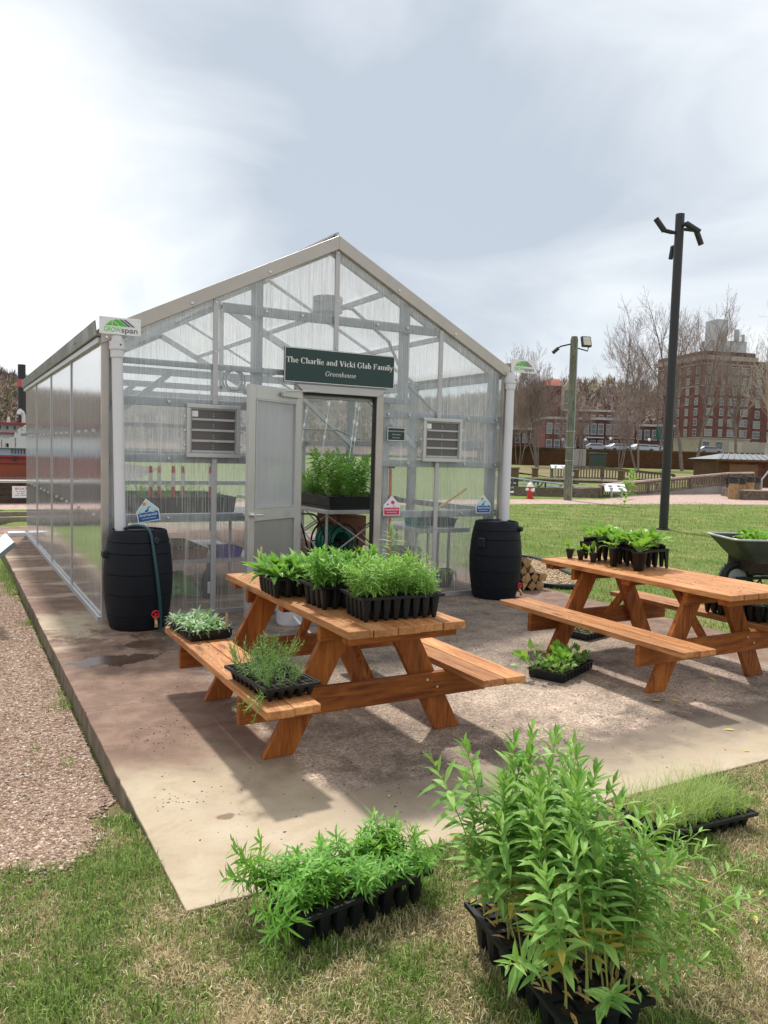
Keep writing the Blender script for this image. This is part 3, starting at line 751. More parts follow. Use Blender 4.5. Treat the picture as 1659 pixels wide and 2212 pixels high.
# ------------------------------------------------------------------ glazing
def glazing(name, gloss_boost, ior, clear, streaks, tint=(0.86, 0.89, 0.90), rough=0.09, dark=0.0, wav=1.6, gcol=(0.93, 0.94, 0.95), gmax=0.93, gable=0.0):
    m, nt, p, o = new_mat(name)
    v = coords(nt, kind='World')
    sp = nd(nt, 'ShaderNodeSeparateXYZ'); nt.links.new(v, sp.inputs[0])
    along = mth(nt, 'ADD', sp.outputs['X'], sp.outputs['Y'])
    def cv(a, b):
        c = nd(nt, 'ShaderNodeCombineXYZ'); nt.links.new(mth(nt, 'MULTIPLY', along, a), c.inputs[0]); nt.links.new(mth(nt, 'MULTIPLY', sp.outputs['Z'], b), c.inputs[2]); return c.outputs[0]
    s1 = noise_(nt, cv(48, 0.9), 1.0, 4, 0.75); s2 = noise_(nt, cv(9, 0.45), 1.0, 3, 0.6); s3 = noise_(nt, cv(2.2, 1.3), 1.0, 3, 0.6)
    flute = mth(nt, 'MULTIPLY_ADD', mth(nt, 'SINE', mth(nt, 'MULTIPLY', along, 2 * math.pi / 0.024)), 0.5, 0.5)
    st = mth(nt, 'MULTIPLY', ramp(nt, s1, [(0.50, 0.0), (0.66, 1.0)]), ramp(nt, s2, [(0.40, 0.25), (0.60, 1.0)]))
    st = mth(nt, 'ADD', st, mth(nt, 'MULTIPLY', mth(nt, 'MULTIPLY', flute, ramp(nt, s3, [(0.35, 0.35), (0.65, 1.0)])), 0.35))
    op = mth(nt, 'ADD', 1.0 - clear, mth(nt, 'MULTIPLY', st, streaks), clamp=True)
    if gable:
        up_ = nt.nodes.new('ShaderNodeMapRange'); up_.interpolation_type = 'SMOOTHSTEP'; nt.links.new(sp.outputs['Z'], up_.inputs['Value']); up_.inputs['From Min'].default_value = 1.9; up_.inputs['From Max'].default_value = 2.7
        op = mth(nt, 'MULTIPLY_ADD', up_.outputs[0], gable, op, clamp=True)
    tr = nd(nt, 'ShaderNodeBsdfTransparent', Color=(*tint, 1))
    if dark:
        s4 = noise_(nt, cv(70, 1.6), 1.0, 3, 0.7)
        nt.links.new(mixc(nt, mth(nt, 'MULTIPLY', mth(nt, 'MULTIPLY', ramp(nt, s4, [(0.48, 0.0), (0.60, 1.0)]), ramp(nt, s3, [(0.38, 0.2), (0.6, 1.0)])), dark), tint, [q * 0.45 for q in tint]), tr.inputs['Color'])
    df = nd(nt, 'ShaderNodeBsdfDiffuse', Color=(0.80, 0.81, 0.82, 1)); tl = nd(nt, 'ShaderNodeBsdfTranslucent', Color=(0.88, 0.89, 0.90, 1))
    milky = nd(nt, 'ShaderNodeMixShader'); milky.inputs[0].default_value = 0.55
    nt.links.new(df.outputs[0], milky.inputs[1]); nt.links.new(tl.outputs[0], milky.inputs[2])
    mx = nd(nt, 'ShaderNodeMixShader'); nt.links.new(op, mx.inputs[0]); nt.links.new(tr.outputs[0], mx.inputs[1]); nt.links.new(milky.outputs[0], mx.inputs[2])
    gl = nd(nt, 'ShaderNodeBsdfGlossy', Roughness=rough, Color=(*gcol, 1))
    bmp = nd(nt, 'ShaderNodeBump', Strength=0.25, Distance=0.004)
    wv = mth(nt, 'ADD', mth(nt, 'MULTIPLY', noise_(nt, cv(3.5, 1.6), 1.0, 3, 0.5), wav), mth(nt, 'MULTIPLY', s1, 0.15))
    nt.links.new(wv, bmp.inputs['Height']); nt.links.new(bmp.outputs[0], gl.inputs['Normal'])
    lw = nd(nt, 'ShaderNodeLayerWeight', Blend=0.5); f0 = ((ior - 1) / (ior + 1)) ** 2
    fac = mth(nt, 'MULTIPLY_ADD', mth(nt, 'POWER', lw.outputs['Facing'], 5.0), 1 - f0, f0)
    fac = mth(nt, 'MULTIPLY', fac, gloss_boost, clamp=True)
    fac = mth(nt, 'MINIMUM', fac, gmax)
    m2 = nd(nt, 'ShaderNodeMixShader'); nt.links.new(fac, m2.inputs[0]); nt.links.new(mx.outputs[0], m2.inputs[1]); nt.links.new(gl.outputs[0], m2.inputs[2])
    nt.links.new(m2.outputs[0], o.inputs['Surface'])
    nt.nodes.remove(p)
    return m
M_glz_front = glazing('twinwall_front', 1.2, 1.45, 0.88, 0.46, tint=(0.93, 0.95, 0.96), dark=0.5, gable=0.16)
M_glz_side = glazing('twinwall_side', 1.7, 1.7, 0.12, 0.45, tint=(0.62, 0.63, 0.64), rough=0.10, wav=2.2, gcol=(0.88, 0.87, 0.87), gmax=0.74)
M_glz_roof = glazing('twinwall_roof', 1.0, 1.45, 0.30, 0.4)
M_glz_back = glazing('twinwall_back', 0.8, 1.45, 0.80, 0.35, gable=0.25)
M_frost = glazing('frosted_door_pane', 1.2, 1.45, 0.50, 0.15, tint=(0.7, 0.72, 0.74), rough=0.25)

# ------------------------------------------------------------------ greenhouse
GX0, GX1, GY0, GY1, EV = 1.15, 5.45, 7.04, 14.38, 2.47
GXM = (GX0 + GX1) / 2 + 0.03
def roofz(x): return EV + 0.5 * (x - GX0) if x < GXM else EV + 0.5 * (GXM - GX0) - 0.5 * (x - GXM) * ((GXM - GX0) / (GX1 - GXM))
RZ = roofz(GXM)
gh = thing('greenhouse', 'clear gabled greenhouse with aluminium frame and an open door, behind the tables', 'greenhouse', (0, 0, 0))
def wall_poly(mb, x0, x1, y, z0, zf=None):
    xs_ = [x0] + ([GXM] if x0 < GXM < x1 else []) + [x1]
    pts = [(x0, y, z0), (x1, y, z0)] + [(x, y, (zf if zf else roofz(x) - 0.03)) for x in reversed(xs_)]
    mb.add(pts, [tuple(range(len(pts)))])
for (a, b, z0) in ((GX0 + 0.05, 2.157, 0.03), (2.157, 2.92, 0.03), (2.92, 3.88, 2.16), (3.88, 4.555, 0.03), (4.555, GX1 - 0.05, 0.03)):
    mb = MB(); wall_poly(mb, a, b, GY0, z0); mb.build('front_panel', M_glz_front, gh)
mb = MB(); wall_poly(mb, GX0 + 0.03, GX1 - 0.03, GY1, 0.03); mb.build('rear_panel', M_glz_back, gh)
seams = [GY0 + 0.03, 8.87, 10.70, 12.55, GY1 - 0.02]
for a, b in zip(seams[:-1], seams[1:]):
    mb = MB(); mb.add([(GX0, a, 0.02), (GX0, b, 0.02), (GX0, b, EV - 0.03), (GX0, a, EV - 0.03)], [(0, 1, 2, 3)[::-1]]); mb.build('side_panel', M_glz_side, gh)
    mb = MB(); mb.add([(GX1, a, 0.02), (GX1, b, 0.02), (GX1, b, EV - 0.03), (GX1, a, EV - 0.03)], [(0, 1, 2, 3)]); mb.build('side_panel', M_glz_back, gh)
for sx in (0, 1):
    mb = MB()
    if sx == 0: P = [(GX0 - 0.04, 7.02, EV - 0.005), (GX0 - 0.04, GY1 + 0.05, EV - 0.005), (GXM, GY1 + 0.05, RZ + 0.015), (GXM, 7.02, RZ + 0.015)]
    else: P = [(GXM, 7.02, RZ + 0.015), (GXM, GY1 + 0.05, RZ + 0.015), (GX1 + 0.04, GY1 + 0.05, EV - 0.005), (GX1 + 0.04, 7.02, EV - 0.005)]
    mb.add(P, [(0, 1, 2, 3)[::-1]]); mb.build('roof', M_glz_roof, gh)
# rake trim
for s in (0, 1):
    a = Vector((GX0 - 0.01 if s == 0 else GX1 + 0.01, 6.995, EV + 0.01)); b = Vector((GXM, 6.995, RZ + 0.03))
    mb = MB(); mb.prism([(a.x, a.z - 0.10), (b.x, b.z - 0.11), (b.x, b.z + 0.02), (a.x, a.z + 0.03)] if s == 0 else [(b.x, b.z - 0.11), (a.x, a.z - 0.10), (a.x, a.z + 0.03), (b.x, b.z + 0.02)], (0, 6.985, 0), (1, 0, 0), (0, 0, 1), (0, 1, 0), 0.06)
    mb.build('rake_trim', M_alu_trim, gh, bevel=0.004)
    for k in (0.02, 0.35, 0.68):
        q = a.lerp(b, k); mb = MB(); mb.cbox((q.x, 6.981, q.z - 0.065), 0.024, 0.010, 0.024); mb.build('bolt', M_bolt, gh, bevel=0.004)
# raised ridge vent running back along the roof
mb = MB()
mb.prism([(GXM - 0.42, RZ - 0.155), (GXM + 0.02, RZ + 0.105), (GXM + 0.02, RZ + 0.085), (GXM - 0.42, RZ - 0.175)][::-1], (0, 7.05, 0), (1, 0, 0), (0, 0, 1), (0, 1, 0), 7.3)
mb.box(GXM - 0.012, GXM + 0.012, 7.02, 14.36, RZ + 0.02, RZ + 0.084)
mb.build('ridge_vent', M_alu_w, gh)
# corner posts, base flashing, seam strips
for x in (GX0, GX1 - 0.055):
    mb = MB(); mb.box(x - 0.003, x + 0.058, 7.005, 7.055, 0.0, EV - 0.02); mb.build('corner_post', M_alu_trim, gh, bevel=0.003)
mb = MB(); mb.box(GX0 - 0.03, GX0 - 0.004, 7.02, GY1, 0.0, 0.045); mb.build('base_flashing', M_alu_w, gh)
for xa, xb in ((GX0 + 0.06, 2.92), (3.87, GX1 - 0.06)): mb = MB(); mb.box(xa, xb, 7.015, 7.035, 0.0, 0.04); mb.build('base_flashing', M_alu, gh)
for y in seams[1:-1]:
    mb = MB(); mb.box(GX0 - 0.010, GX0 - 0.002, y - 0.02, y + 0.02, 0.05, EV - 0.04); mb.build('seam_strip', M_alu_w, gh)
mb = MB()
for y0, y1 in zip(seams[:-1], seams[1:]):
    for z in (0.90, 1.66):
        for k in range(3 if z > 1 else 3):
            y = y0 + (y1 - y0) * (0.22 + 0.25 * k); m2 = MB(); m2.cbox((GX0 - 0.006, y, z), 0.014, 0.03, 0.026); m2.build('bolt', M_bolt, gh)
# gutters and brackets
M_gut = metal_mat('dull_gutter_metal', (0.20, 0.195, 0.165), 0.5, 0.45, 0.12)
for s, x in ((0, GX0), (1, GX1)):
    sg = -1 if s == 0 else 1
    mb = MB(); mb.prism([(x, EV - 0.03), (x + sg * 0.05, EV - 0.02), (x + sg * 0.062, EV + 0.10), (x + sg * 0.052, EV + 0.10), (x + sg * 0.042, EV - 0.005), (x + sg * 0.003, EV - 0.012), (x + sg * 0.003, EV + 0.055), (x, EV + 0.055)], (0, 7.0, 0), (1, 0, 0), (0, 0, 1), (0, 1, 0), 7.42)
    g_ = mb.build('gutter', M_gut, gh)
    mb = MB()
    for y in (8.2, 10.4, 12.6, 14.0): mb.bar((x + sg * 0.068, y, EV + 0.03), (x + sg * 0.01, y, EV + 0.115), 0.03, 0.014)
    mb.build('bracket', M_alu_trim, g_)
    mb = MB(); mb.box(min(x, x + sg * 0.03), max(x, x + sg * 0.03), 7.03, GY1, EV - 0.075, EV - 0.032); mb.build('eave_strip', M_alu_w, gh)
# the strips screwed over the panel joints on the front
for (x, z0, z1) in ((2.133, 0.02, 1.44), (2.133, 1.925, roofz(2.133) - 0.09), (4.555, 0.02, 1.45), (4.56, 1.915, roofz(4.56) - 0.09), (GXM + 0.005, 2.50, RZ - 0.08)):
    mb = MB(); mb.box(x - 0.024, x + 0.024, 7.012, 7.032, z0, z1); st_ = mb.build('joint_strip', M_alu_w, gh, bevel=0.003)
    mb = MB()
    for z in (z0 + 0.04, (z0 + z1) / 2, z1 - 0.03): mb.cbox((x, 7.009, z), 0.014, 0.008, 0.014)
    mb.build('screw', M_bolt, st_)
# girts (behind the sheet)
def girt(x0, x1, z, h=0.075, y=7.075, name='girt'):
    mb = MB(); mb.box(x0, x1, y - 0.025, y + 0.025, z - h / 2, z + h / 2); return mb.build(name, M_galv, gh, bevel=0.004)
for z in (1.93, 1.43, 0.895):
    girt(1.21, 2.92, z); girt(3.88, 5.39, z); girt(1.21, 5.39, z, 0.075, GY1 - 0.03, 'rear_girt')
girt(2.22, 4.52, 2.815, 0.085); girt(1.24, 2.92, 2.27, 0.05); girt(2.42, 4.22, 2.07, 0.06)
mb = MB()
for z, xs_ in ((1.93, (1.27, 1.72, 2.55, 3.95, 4.2, 4.95, 5.33)), (1.43, (1.27, 1.72, 2.55, 4.2, 4.92, 5.33)), (0.895, (1.27, 1.72, 2.6, 4.1, 4.9, 5.33)), (2.815, (2.62, 2.98, 3.8, 4.15))):
    for x in xs_: m2 = MB(); m2.cbox((x, 7.03, z), 0.022, 0.014, 0.022); m2.build('bolt', M_bolt, gh, bevel=0.004)
def post(x, y, z0, z1, w=0.09, d=0.06, name='post', m=M_galv):
    mb = MB(); mb.box(x - w / 2, x + w / 2, y - d / 2, y + d / 2, z0, z1); return mb.build(name, m, gh, bevel=0.004)
post(2.56, 7.13, 0, roofz(2.56) - 0.05, 0.10); post(4.17, 7.13, 2.05, roofz(4.17) - 0.05, 0.10); post(3.98, 7.13, 0, 2.06, 0.06)
for y in (7.16, 8.87, 10.70, 12.55, 14.28):
    for x in (1.24, 5.36): post(x, y, 0, roofz(x) - 0.06, 0.10, 0.08)
    fr = MB()
    rt_ = 0.09 if y in (7.16, 10.70, 14.28) else 0.03
    fr.bar((1.22, y, roofz(1.22) - 0.06), (GXM, y, RZ - 0.05), 0.05 if rt_ > .05 else 0.025, rt_); fr.bar((5.38, y, roofz(5.38) - 0.06), (GXM, y, RZ - 0.05), 0.05 if rt_ > .05 else 0.025, rt_)
    if y > 7.5:
        fr.bar((1.24, y, 2.36), (5.36, y, 2.36), 0.05, 0.075)
        if y in (10.70,): fr.bar((GXM, y, 2.36), (GXM, y, RZ - 0.06), 0.05, 0.05)
        for s in (-1, 1):
            fr.bar((GXM + s * 2.05, y - 0.04, 1.62), (GXM + s * 1.18, y - 0.04, 2.33), 0.045, 0.06)
    fr.build('truss', M_galv_l, gh)
for x in (1.85, 2.7, 4.0, 4.75): mb = MB(); mb.bar((x, 7.1, roofz(x) - 0.03), (x, 14.3, roofz(x) - 0.03), 0.04, 0.05); mb.build('purlin', M_galv_l, gh)
for z in (0.90, 1.66, 2.40):
    for x in (1.19, 5.41):
        mb = MB(); mb.box(x - 0.02, x + 0.02, 7.2, 14.3, z - 0.035, z + 0.035); mb.build('side_girt', M_galv, gh)
for x in (2.3, 4.3): post(x, GY1 - 0.06, 0, roofz(x) - 0.06, 0.06, 0.05, 'rear_post')
for c_, r_ in (([(1.4, 9.2, 2.03), (3.0, 9.2, 2.03), (3.4, 9.3, 2.03)], 0.012), ([(4.1, 10.2, 1.83), (4.9, 10.25, 1.85), (5.3, 10.25, 1.72)], 0.013), ([(3.35, 7.6, 3.1), (3.8, 7.6, 3.05), (4.25, 7.6, 2.75), (4.5, 7.6, 2.3), (4.9, 7.6, 2.0)], 0.018)):
    mb = MB(); mb.tube(c_, r_, 6); mb.build('conduit', M_galv, gh)
mb = MB()
for x, y, z in ((2.45, 7.5, 2.2), (2.48, 7.5, 2.2)): mb.tube([(x + 0.10 * math.cos(t), y, z + 0.10 * math.sin(t)) for t in np.linspace(0, 6.28, 17)], 0.01, 6)
mb.lathe([(0.0, -0.10), (0.16, -0.08), (0.16, 0.08), (0, 0.10)], 12, (3.55, 7.7, 3.08)); mb.build('circulation_fan', M_galv, gh)
for x, y in ((4.25, 9.3), (4.65, 9.3), (5.0, 9.9), (4.3, 11.0), (4.75, 11.2)):
    mb = MB(); p0 = Vector((x, y, 1.45)); p1 = Vector((x + 0.16, y + 0.1, 2.33)); mb.tube([p0, p1], 0.006, 5)
    for k in (0.3, 0.55, 0.8): q = p0.lerp(p1, k); mb.bar(q - (p1 - p0) * 0.03, q + (p1 - p0) * 0.03, 0.03, 0.015)
    mb.build('hanging_chain', M_bolt, gh)
# shutters
def shutter(x0, x1, z0, z1):
    s = bpy.data.objects.new('shutter', None); link(s, gh); s.location = (x0, 7.0, z0)
    w, h = x1 - x0, z1 - z0
    mb = MB(); f = 0.035
    for a, b, c, d in ((0, w, h - f, h), (0, w, 0, f), (0, f, f, h - f), (w - f, w, f, h - f)): mb.box(a, b, -0.025, 0.03, c, d)
    mb.build('shutter_frame', M_alu, s, bevel=0.004)
    mb = MB(); g = 0.012
    for a, b, c, d in ((f, w - f, h - f - g, h - f), (f, w - f, f, f + g), (f, f + g, f + g, h - f - g), (w - f - g, w - f, f + g, h - f - g)): mb.box(a, b, -0.012, 0.03, c, d)
    mb.build('inner_frame', M_galv, s)
    hh = (h - 2 * f - 2 * g) / 4
    for k in range(4):
        zz = f + g + k * hh
        mb = MB(); mb.box(f + g + 0.003, w - f - g - 0.003, 0.0, 0.008, zz + 0.018, zz + hh - 0.002, 0); mb.box(f + g + 0.003, w - f - g - 0.003, -0.016, 0.004, zz + 0.002, zz + 0.016, 1)
        for j in (0.40, 0.62): mb.cbox((w * 0.5, -0.002, zz + hh * j), 0.008, 0.006, 0.008, 1)
        mb.build('slat', [M_slat, M_alu_w], s)
    mb = MB(); mb.box(f + g + 0.006, f + g + 0.06, -0.003, -0.001, h - f - g - 0.065, h - f - g - 0.012); mb.build('rating_label', M_white, s)
    mb = MB()
    for k in (0.22, 0.5, 0.76):
        for x in (-0.012, w + 0.012): m2 = MB(); m2.cbox((x, 0.0, h * k), 0.02, 0.02, 0.02); m2.build('bolt', M_bolt, s, bevel=0.004)
shutter(1.865, 2.362, 1.444, 1.921); shutter(4.349, 4.838, 1.452, 1.911)
# door frame and door
mb = MB(); DZ = 2.09
mb.box(3.79, 3.868, 6.985, 7.06, 0, DZ + 0.06); mb.box(2.915, 2.985, 6.985, 7.06, 0, DZ + 0.06); mb.build('door_frame', M_alu_trim, gh, bevel=0.004)
mb = MB(); mb.prism([(2.90, DZ + 0.075), (2.985, DZ), (3.79, DZ), (3.885, DZ + 0.075)], (0, 6.96, 0), (1, 0, 0), (0, 0, 1), (0, 1, 0), 0.09); mb.box(2.90, 3.885, 6.955, 7.0, DZ + 0.078, DZ + 0.10); mb.build('door_header', M_alu_w, gh, bevel=0.003)
mb = MB(); mb.box(3.772, 3.789, 7.0, 7.05, 0, DZ - 0.004); mb.box(2.986, 3.772, 7.0, 7.05, DZ - 0.02, DZ - 0.003); mb.build('weatherstrip', M_rubber, gh)
door = bpy.data.objects.new('door', None); link(door, gh); door.location = (2.955, 6.985, 0.03)
dv = Vector((2.30 - 2.955, 6.60 - 6.985, 0)); DW = dv.length; door.rotation_euler = (0, 0, math.atan2(dv.y, dv.x))
H = 2.07; st = 0.085; mb = MB()
mb.box(0, st, -0.02, 0.02, 0, H); mb.box(DW - st, DW, -0.02, 0.02, 0, H); mb.box(st, DW - st, -0.02, 0.02, H - 0.12, H); mb.box(st, DW - st, -0.02, 0.02, 0.86, 0.97); mb.box(st, DW - st, -0.02, 0.02, 0, 0.16)
mb.build('door_leaf', M_alu, door, bevel=0.003)
mb = MB(); mb.box(st + 0.002, DW - st - 0.002, -0.004, 0.004, 0.972, H - 0.122); mb.build('pane', M_frost, door)
mb = MB(); mb.box(st + 0.002, DW - st - 0.002, -0.005, 0.005, 0.162, 0.858); mb.build('lower_panel', flat_mat('grey_door_panel', (0.28, 0.275, 0.27), 0.4, 0.3, 0.12, 3), door)
mb = MB()
for a, b, c, d in ((st, DW - st, 0.97, 0.985), (st, DW - st, H - 0.135, H - 0.12), (st, st + 0.015, 0.985, H - 0.135), (DW - st - 0.015, DW - st, 0.985, H - 0.135)): mb.box(a + 0.001, b - 0.001, 0.006, 0.024, c, d)
mb.build('glazing_bead', M_alu_w, door)
mb = MB()
for s in (-1, 1):
    mb.tube([(DW - 0.045, s * 0.02, 0.92), (DW - 0.045, s * 0.065, 0.92)], [0.028, 0.02], 10); mb.tube([(DW - 0.045, s * 0.065, 0.92), (DW - 0.14, s * 0.068, 0.915)], 0.010, 8)
mb.box(DW, DW + 0.003, -0.014, 0.014, 0.86, 0.98); mb.build('handle', M_bolt, door)
mb = MB(); mb.bar((0.05, 0.045, H - 0.06), (0.34, 0.045, H - 0.06), 0.03, 0.035); mb.tube([(0.30, 0.05, H - 0.03), (0.10, 0.30, H - 0.02)], 0.008, 6); mb.build('door_closer', M_alu, door)
# downspouts
for a, b, x in (((1.262, 6.965, EV - 0.02), (1.275, 6.86, 0.80), 0), ((5.452, 6.965, EV - 0.02), (5.395, 6.90, 0.80), 1)):
    a, b = Vector(a), Vector(b); ds = bpy.data.objects.new('downspout', None); link(ds, gh)
    mb = MB(); mb.tube([a, b], 0.046, 20, False); mb.tube([b, a], 0.042, 20, False); mb.build('pipe', M_pvc, ds, smooth=True)
    mb = MB(); d = (b - a).normalized(); mb.tube([a + d * 0.04, a + d * 0.045, a + d * 0.115, a + d * 0.12, a + d * 0.18, a + d * 0.185], [0.05, 0.064, 0.064, 0.055, 0.055, 0.046], 24); mb.build('coupling', M_pvc, ds)
    mb = MB(); mb.cbox(a + Vector((0.02, -0.066, -0.075)), 0.012, 0.006, 0.012); mb.build('screw', M_rubber, ds)
# low bracket at the far end of the side wall
mb = MB(); mb.box(0.86, 1.12, 14.15, 14.42, 0.0, 0.06); b_ = mb.build('white_block', M_pvc); b_.name = 'kerb_block'; tag(b_, 'small white topped block at the far end of the greenhouse side wall', 'block')

# ------------------------------------------------------------------ signs on the greenhouse
def board(name, label, x0, x1, z0, z1, y, mat, t=0.012, border=None, mat_b=None):
    o = thing(name, label, 'sign', ((x0 + x1) / 2, y, (z0 + z1) / 2)); w, h = x1 - x0, z1 - z0
    mb = MB(); mb.box(-w / 2, w / 2, 0, t, -h / 2, h / 2); mb.build('board', mat, o, bevel=0.002)
    if border:
        mb = MB(); i, e = border, 0.006
        for a, b, c, d in ((-w / 2 + i, w / 2 - i, h / 2 - i - e, h / 2 - i), (-w / 2 + i, w / 2 - i, -h / 2 + i, -h / 2 + i + e), (-w / 2 + i, -w / 2 + i + e, -h / 2 + i + e, h / 2 - i - e), (w / 2 - i - e, w / 2 - i, -h / 2 + i + e, h / 2 - i - e)):
            mb.add([(a, -0.0015, c), (b, -0.0015, c), (b, -0.0015, d), (a, -0.0015, d)], [(0, 1, 2, 3)])
        mb.build('border', M_white, o)
    return o
o = board('name_sign', 'wide dark green sign reading The Charlie and Vicki Glab Family Greenhouse above the door', 2.769, 3.96, 2.175, 2.503, 6.945, M_signgreen, 0.02, 0.003)
mb = MB(); V, F, k = serif_polys('The Charlie and Vicki Glab Family', 1.155, 0.135); put2d(mb, V, F, (0, -0.002, 0.018)); mb.build('lettering', M_white, o)
mb = MB(); V, F, k = serif_polys('Greenhouse', 0.335, 0.09, 0.22); put2d(mb, V, F, (-0.01, -0.002, -0.085)); mb.build('lettering', M_white, o)
o = board('plaque', 'small dark green construction plaque right of the door', 3.918, 4.135, 1.654, 1.797, 6.99, M_signgreen, 0.008, 0.004)
mb = MB()
for t, s, z in (('Greenhouse Construction', 0.020, 0.025), ('Made possible by', 0.015, -0.008), ('D & B Lumber', 0.015, -0.040)):
    V, F = sans_polys(t, s); put2d(mb, V, F, (0, -0.002, z))
mb.build('lettering', M_white, o)
def logo_sign(x0, x1, z0, z1, label):
    o = board('logo_sign', label, x0, x1, z0, z1, 6.925, M_white, 0.008)
    w = x1 - x0; g = MB(); sx, sz = w / 0.34, (z1 - z0) / 0.142
    def tri(pts, mi): g.add([(px_ * sx, -0.002, pz_ * sz) for px_, pz_ in pts], [tuple(range(len(pts)))], mi)
    tri([(-0.125, 0.0), (-0.070, 0.0), (-0.070, 0.036)], 0); tri([(-0.063, 0.0), (-0.010, 0.0), (-0.063, 0.041)], 0)
    tri([(-0.120, 0.012), (-0.078, 0.040), (-0.020, 0.052), (-0.062, 0.045)], 0)
    tri([(-0.040, 0.054), (-0.018, 0.054), (0.060, 0.0), (0.0, 0.0), (-0.055, 0.044)], 0)
    tri([(-0.010, 0.056), (0.012, 0.056), (0.088, 0.0), (0.066, 0.0)], 1); tri([(0.024, 0.056), (0.046, 0.056), (0.122, 0.0), (0.100, 0.0)], 1)
    g.build('emblem', [M_logo_green, M_logo_grey], o)
    g = MB(); V, F = sans_polys('GROW', 0.056, 'LEFT', 0.0, 0.135); put2d(g, [(a * sx, b * sz) for a, b in V], F, (-0.135 * sx, -0.002, -0.050 * sz), mi=0)
    V, F = sans_polys('span', 0.062, 'LEFT', 0.012, 0.135); put2d(g, [(a * sx, b * sz) for a, b in V], F, (0.005 * sx, -0.002, -0.050 * sz), mi=1)
    g.build('lettering', [M_logo_green, M_logo_grey], o)
    g = MB()
    for a in (-1, 1):
        for b in (-1, 1): g.cbox((a * w * 0.45, -0.001, b * (z1 - z0) * 0.42), 0.007, 0.004, 0.007)
    g.build('screw', M_bolt, o)
logo_sign(1.115, 1.452, 2.459, 2.601, 'white sign with a green roof logo on the left gutter end')
logo_sign(5.425, 5.765, 2.459, 2.601, 'white sign with a green roof logo on the right gutter end')
def house_sign(label, cx, zb, rot, kind):
    o = thing('house_shaped_sign', label, 'sign', (cx, 6.985, zb))
    w, h, sh = 0.097, 0.205, 0.105
    out = [(-w, 0), (w, 0), (w, sh), (0, h), (-w, sh)]
    if kind == 'blueL': out = [(-w, 0), (w, 0), (w * 1.02, sh * 0.95), (0, h), (-w * 1.02, sh * 0.95)]
    c, s = math.cos(rot), math.sin(rot); ax, ay = Vector((c, 0, s)), Vector((-s, 0, c))
    mb = MB(); mb.prism(out, (0, 0.006, 0), ax, ay, (0, -1, 0), 0.006); mb.build('board', M_white, o)
    def pol(g, pts, mi, y=-0.0015): g.add([Vector((0, y, 0)) + ax * a + ay * b for a, b in pts], [tuple(range(len(pts)))], mi)
    g = MB(); e = 0.008
    main = M_pink if kind == 'pink' else M_blue
    if kind != 'pink':
        pol(g, [(-w + e, 0.07), (w - e, 0.07), (w - e, sh - 0.004), (0, h - 0.012), (-w + e, sh - 0.004)], 1)
        wave = [(-w + e, e), (w - e, e)] + [(w - e - k * (2 * w - 2 * e) / 10, 0.082 + 0.006 * math.sin(k * 1.9)) for k in range(11)]
        pol(g, wave, 0, -0.002)
        pol(g, [(-0.030, 0.086), (-0.012, 0.082), (0.006, 0.096), (0.010, 0.118), (0.020, 0.128), (0.038, 0.132), (0.018, 0.134), (0.004, 0.128), (-0.002, 0.112), (-0.020, 0.104)], 0, -0.0025)
        pol(g, [(-0.010, 0.068), (-0.006, 0.068), (-0.006, 0.09), (-0.010, 0.09)], 0, -0.0025)
        pts = []
        for k in range(16): r_ = 0.020 if k % 2 else 0.011; pts.append((-0.022 + r_ * math.cos(k * math.pi / 8), 0.158 + r_ * math.sin(k * math.pi / 8)))
        pol(g, pts, 2, -0.0026)
        for k, x in enumerate((0.045, 0.056, 0.064, -0.066, -0.074)): pol(g, [(x - 0.002, 0.08), (x + 0.002, 0.08), (x + 0.004, 0.112 - 0.006 * (k % 2))], 3, -0.0027)
    else:
        pol(g, [(-w + e, e), (w - e, e), (w - e, 0.082), (-w + e, 0.082)], 0, -0.002)
        for cx_, cz_, r1 in ((0.01, 0.135, 0.03), (-0.05, 0.115, 0.016)):
            pts = []
            for k in range(12): r_ = r1 if k % 2 else r1 * 0.55; pts.append((cx_ + r_ * math.cos(k * math.pi / 6), cz_ + 0.85 * r_ * math.sin(k * math.pi / 6)))
            pol(g, pts, 0, -0.002)
        pol(g, [(0.018, 0.082), (0.022, 0.082), (0.026, 0.115), (0.022, 0.115)], 0, -0.0025); pol(g, [(0.024, 0.09), (0.055, 0.1), (0.026, 0.096)], 0, -0.0026)
    g.build('picture', [main, M_sky, M_orange, M_reed], o)
    g = MB()
    txt = 'POLLINATOR ZONE' if kind == 'pink' else 'PROTECT OUR WATER'
    V, F = sans_polys(txt, 0.022, 'CENTER', 0.03, 0.155); put2d(g, V, F, (0, -0.0032, 0), ax, ay); g.v = [tuple(Vector(q) + ay * 0.052) for q in g.v]
    for a_, b_ in ((-0.062, -0.03), (-0.026, 0.012), (0.016, 0.06)): g.add([Vector((0, -0.0032, 0)) + ax * x_ + ay * z_ for x_, z_ in ((a_, 0.030), (b_, 0.030), (b_, 0.034), (a_, 0.034))], [(0, 1, 2, 3)])
    g.build('lettering', M_white, o)
house_sign('white and blue house shaped sign tilted above the left rain barrel', 1.545, 0.872, R(9), 'blueL')
house_sign('white and magenta house shaped sign right of the doorway', 3.995, 0.890, 0, 'pink')
house_sign('small blue house shaped sign above the right rain barrel', 5.158, 0.898, 0, 'blueR')

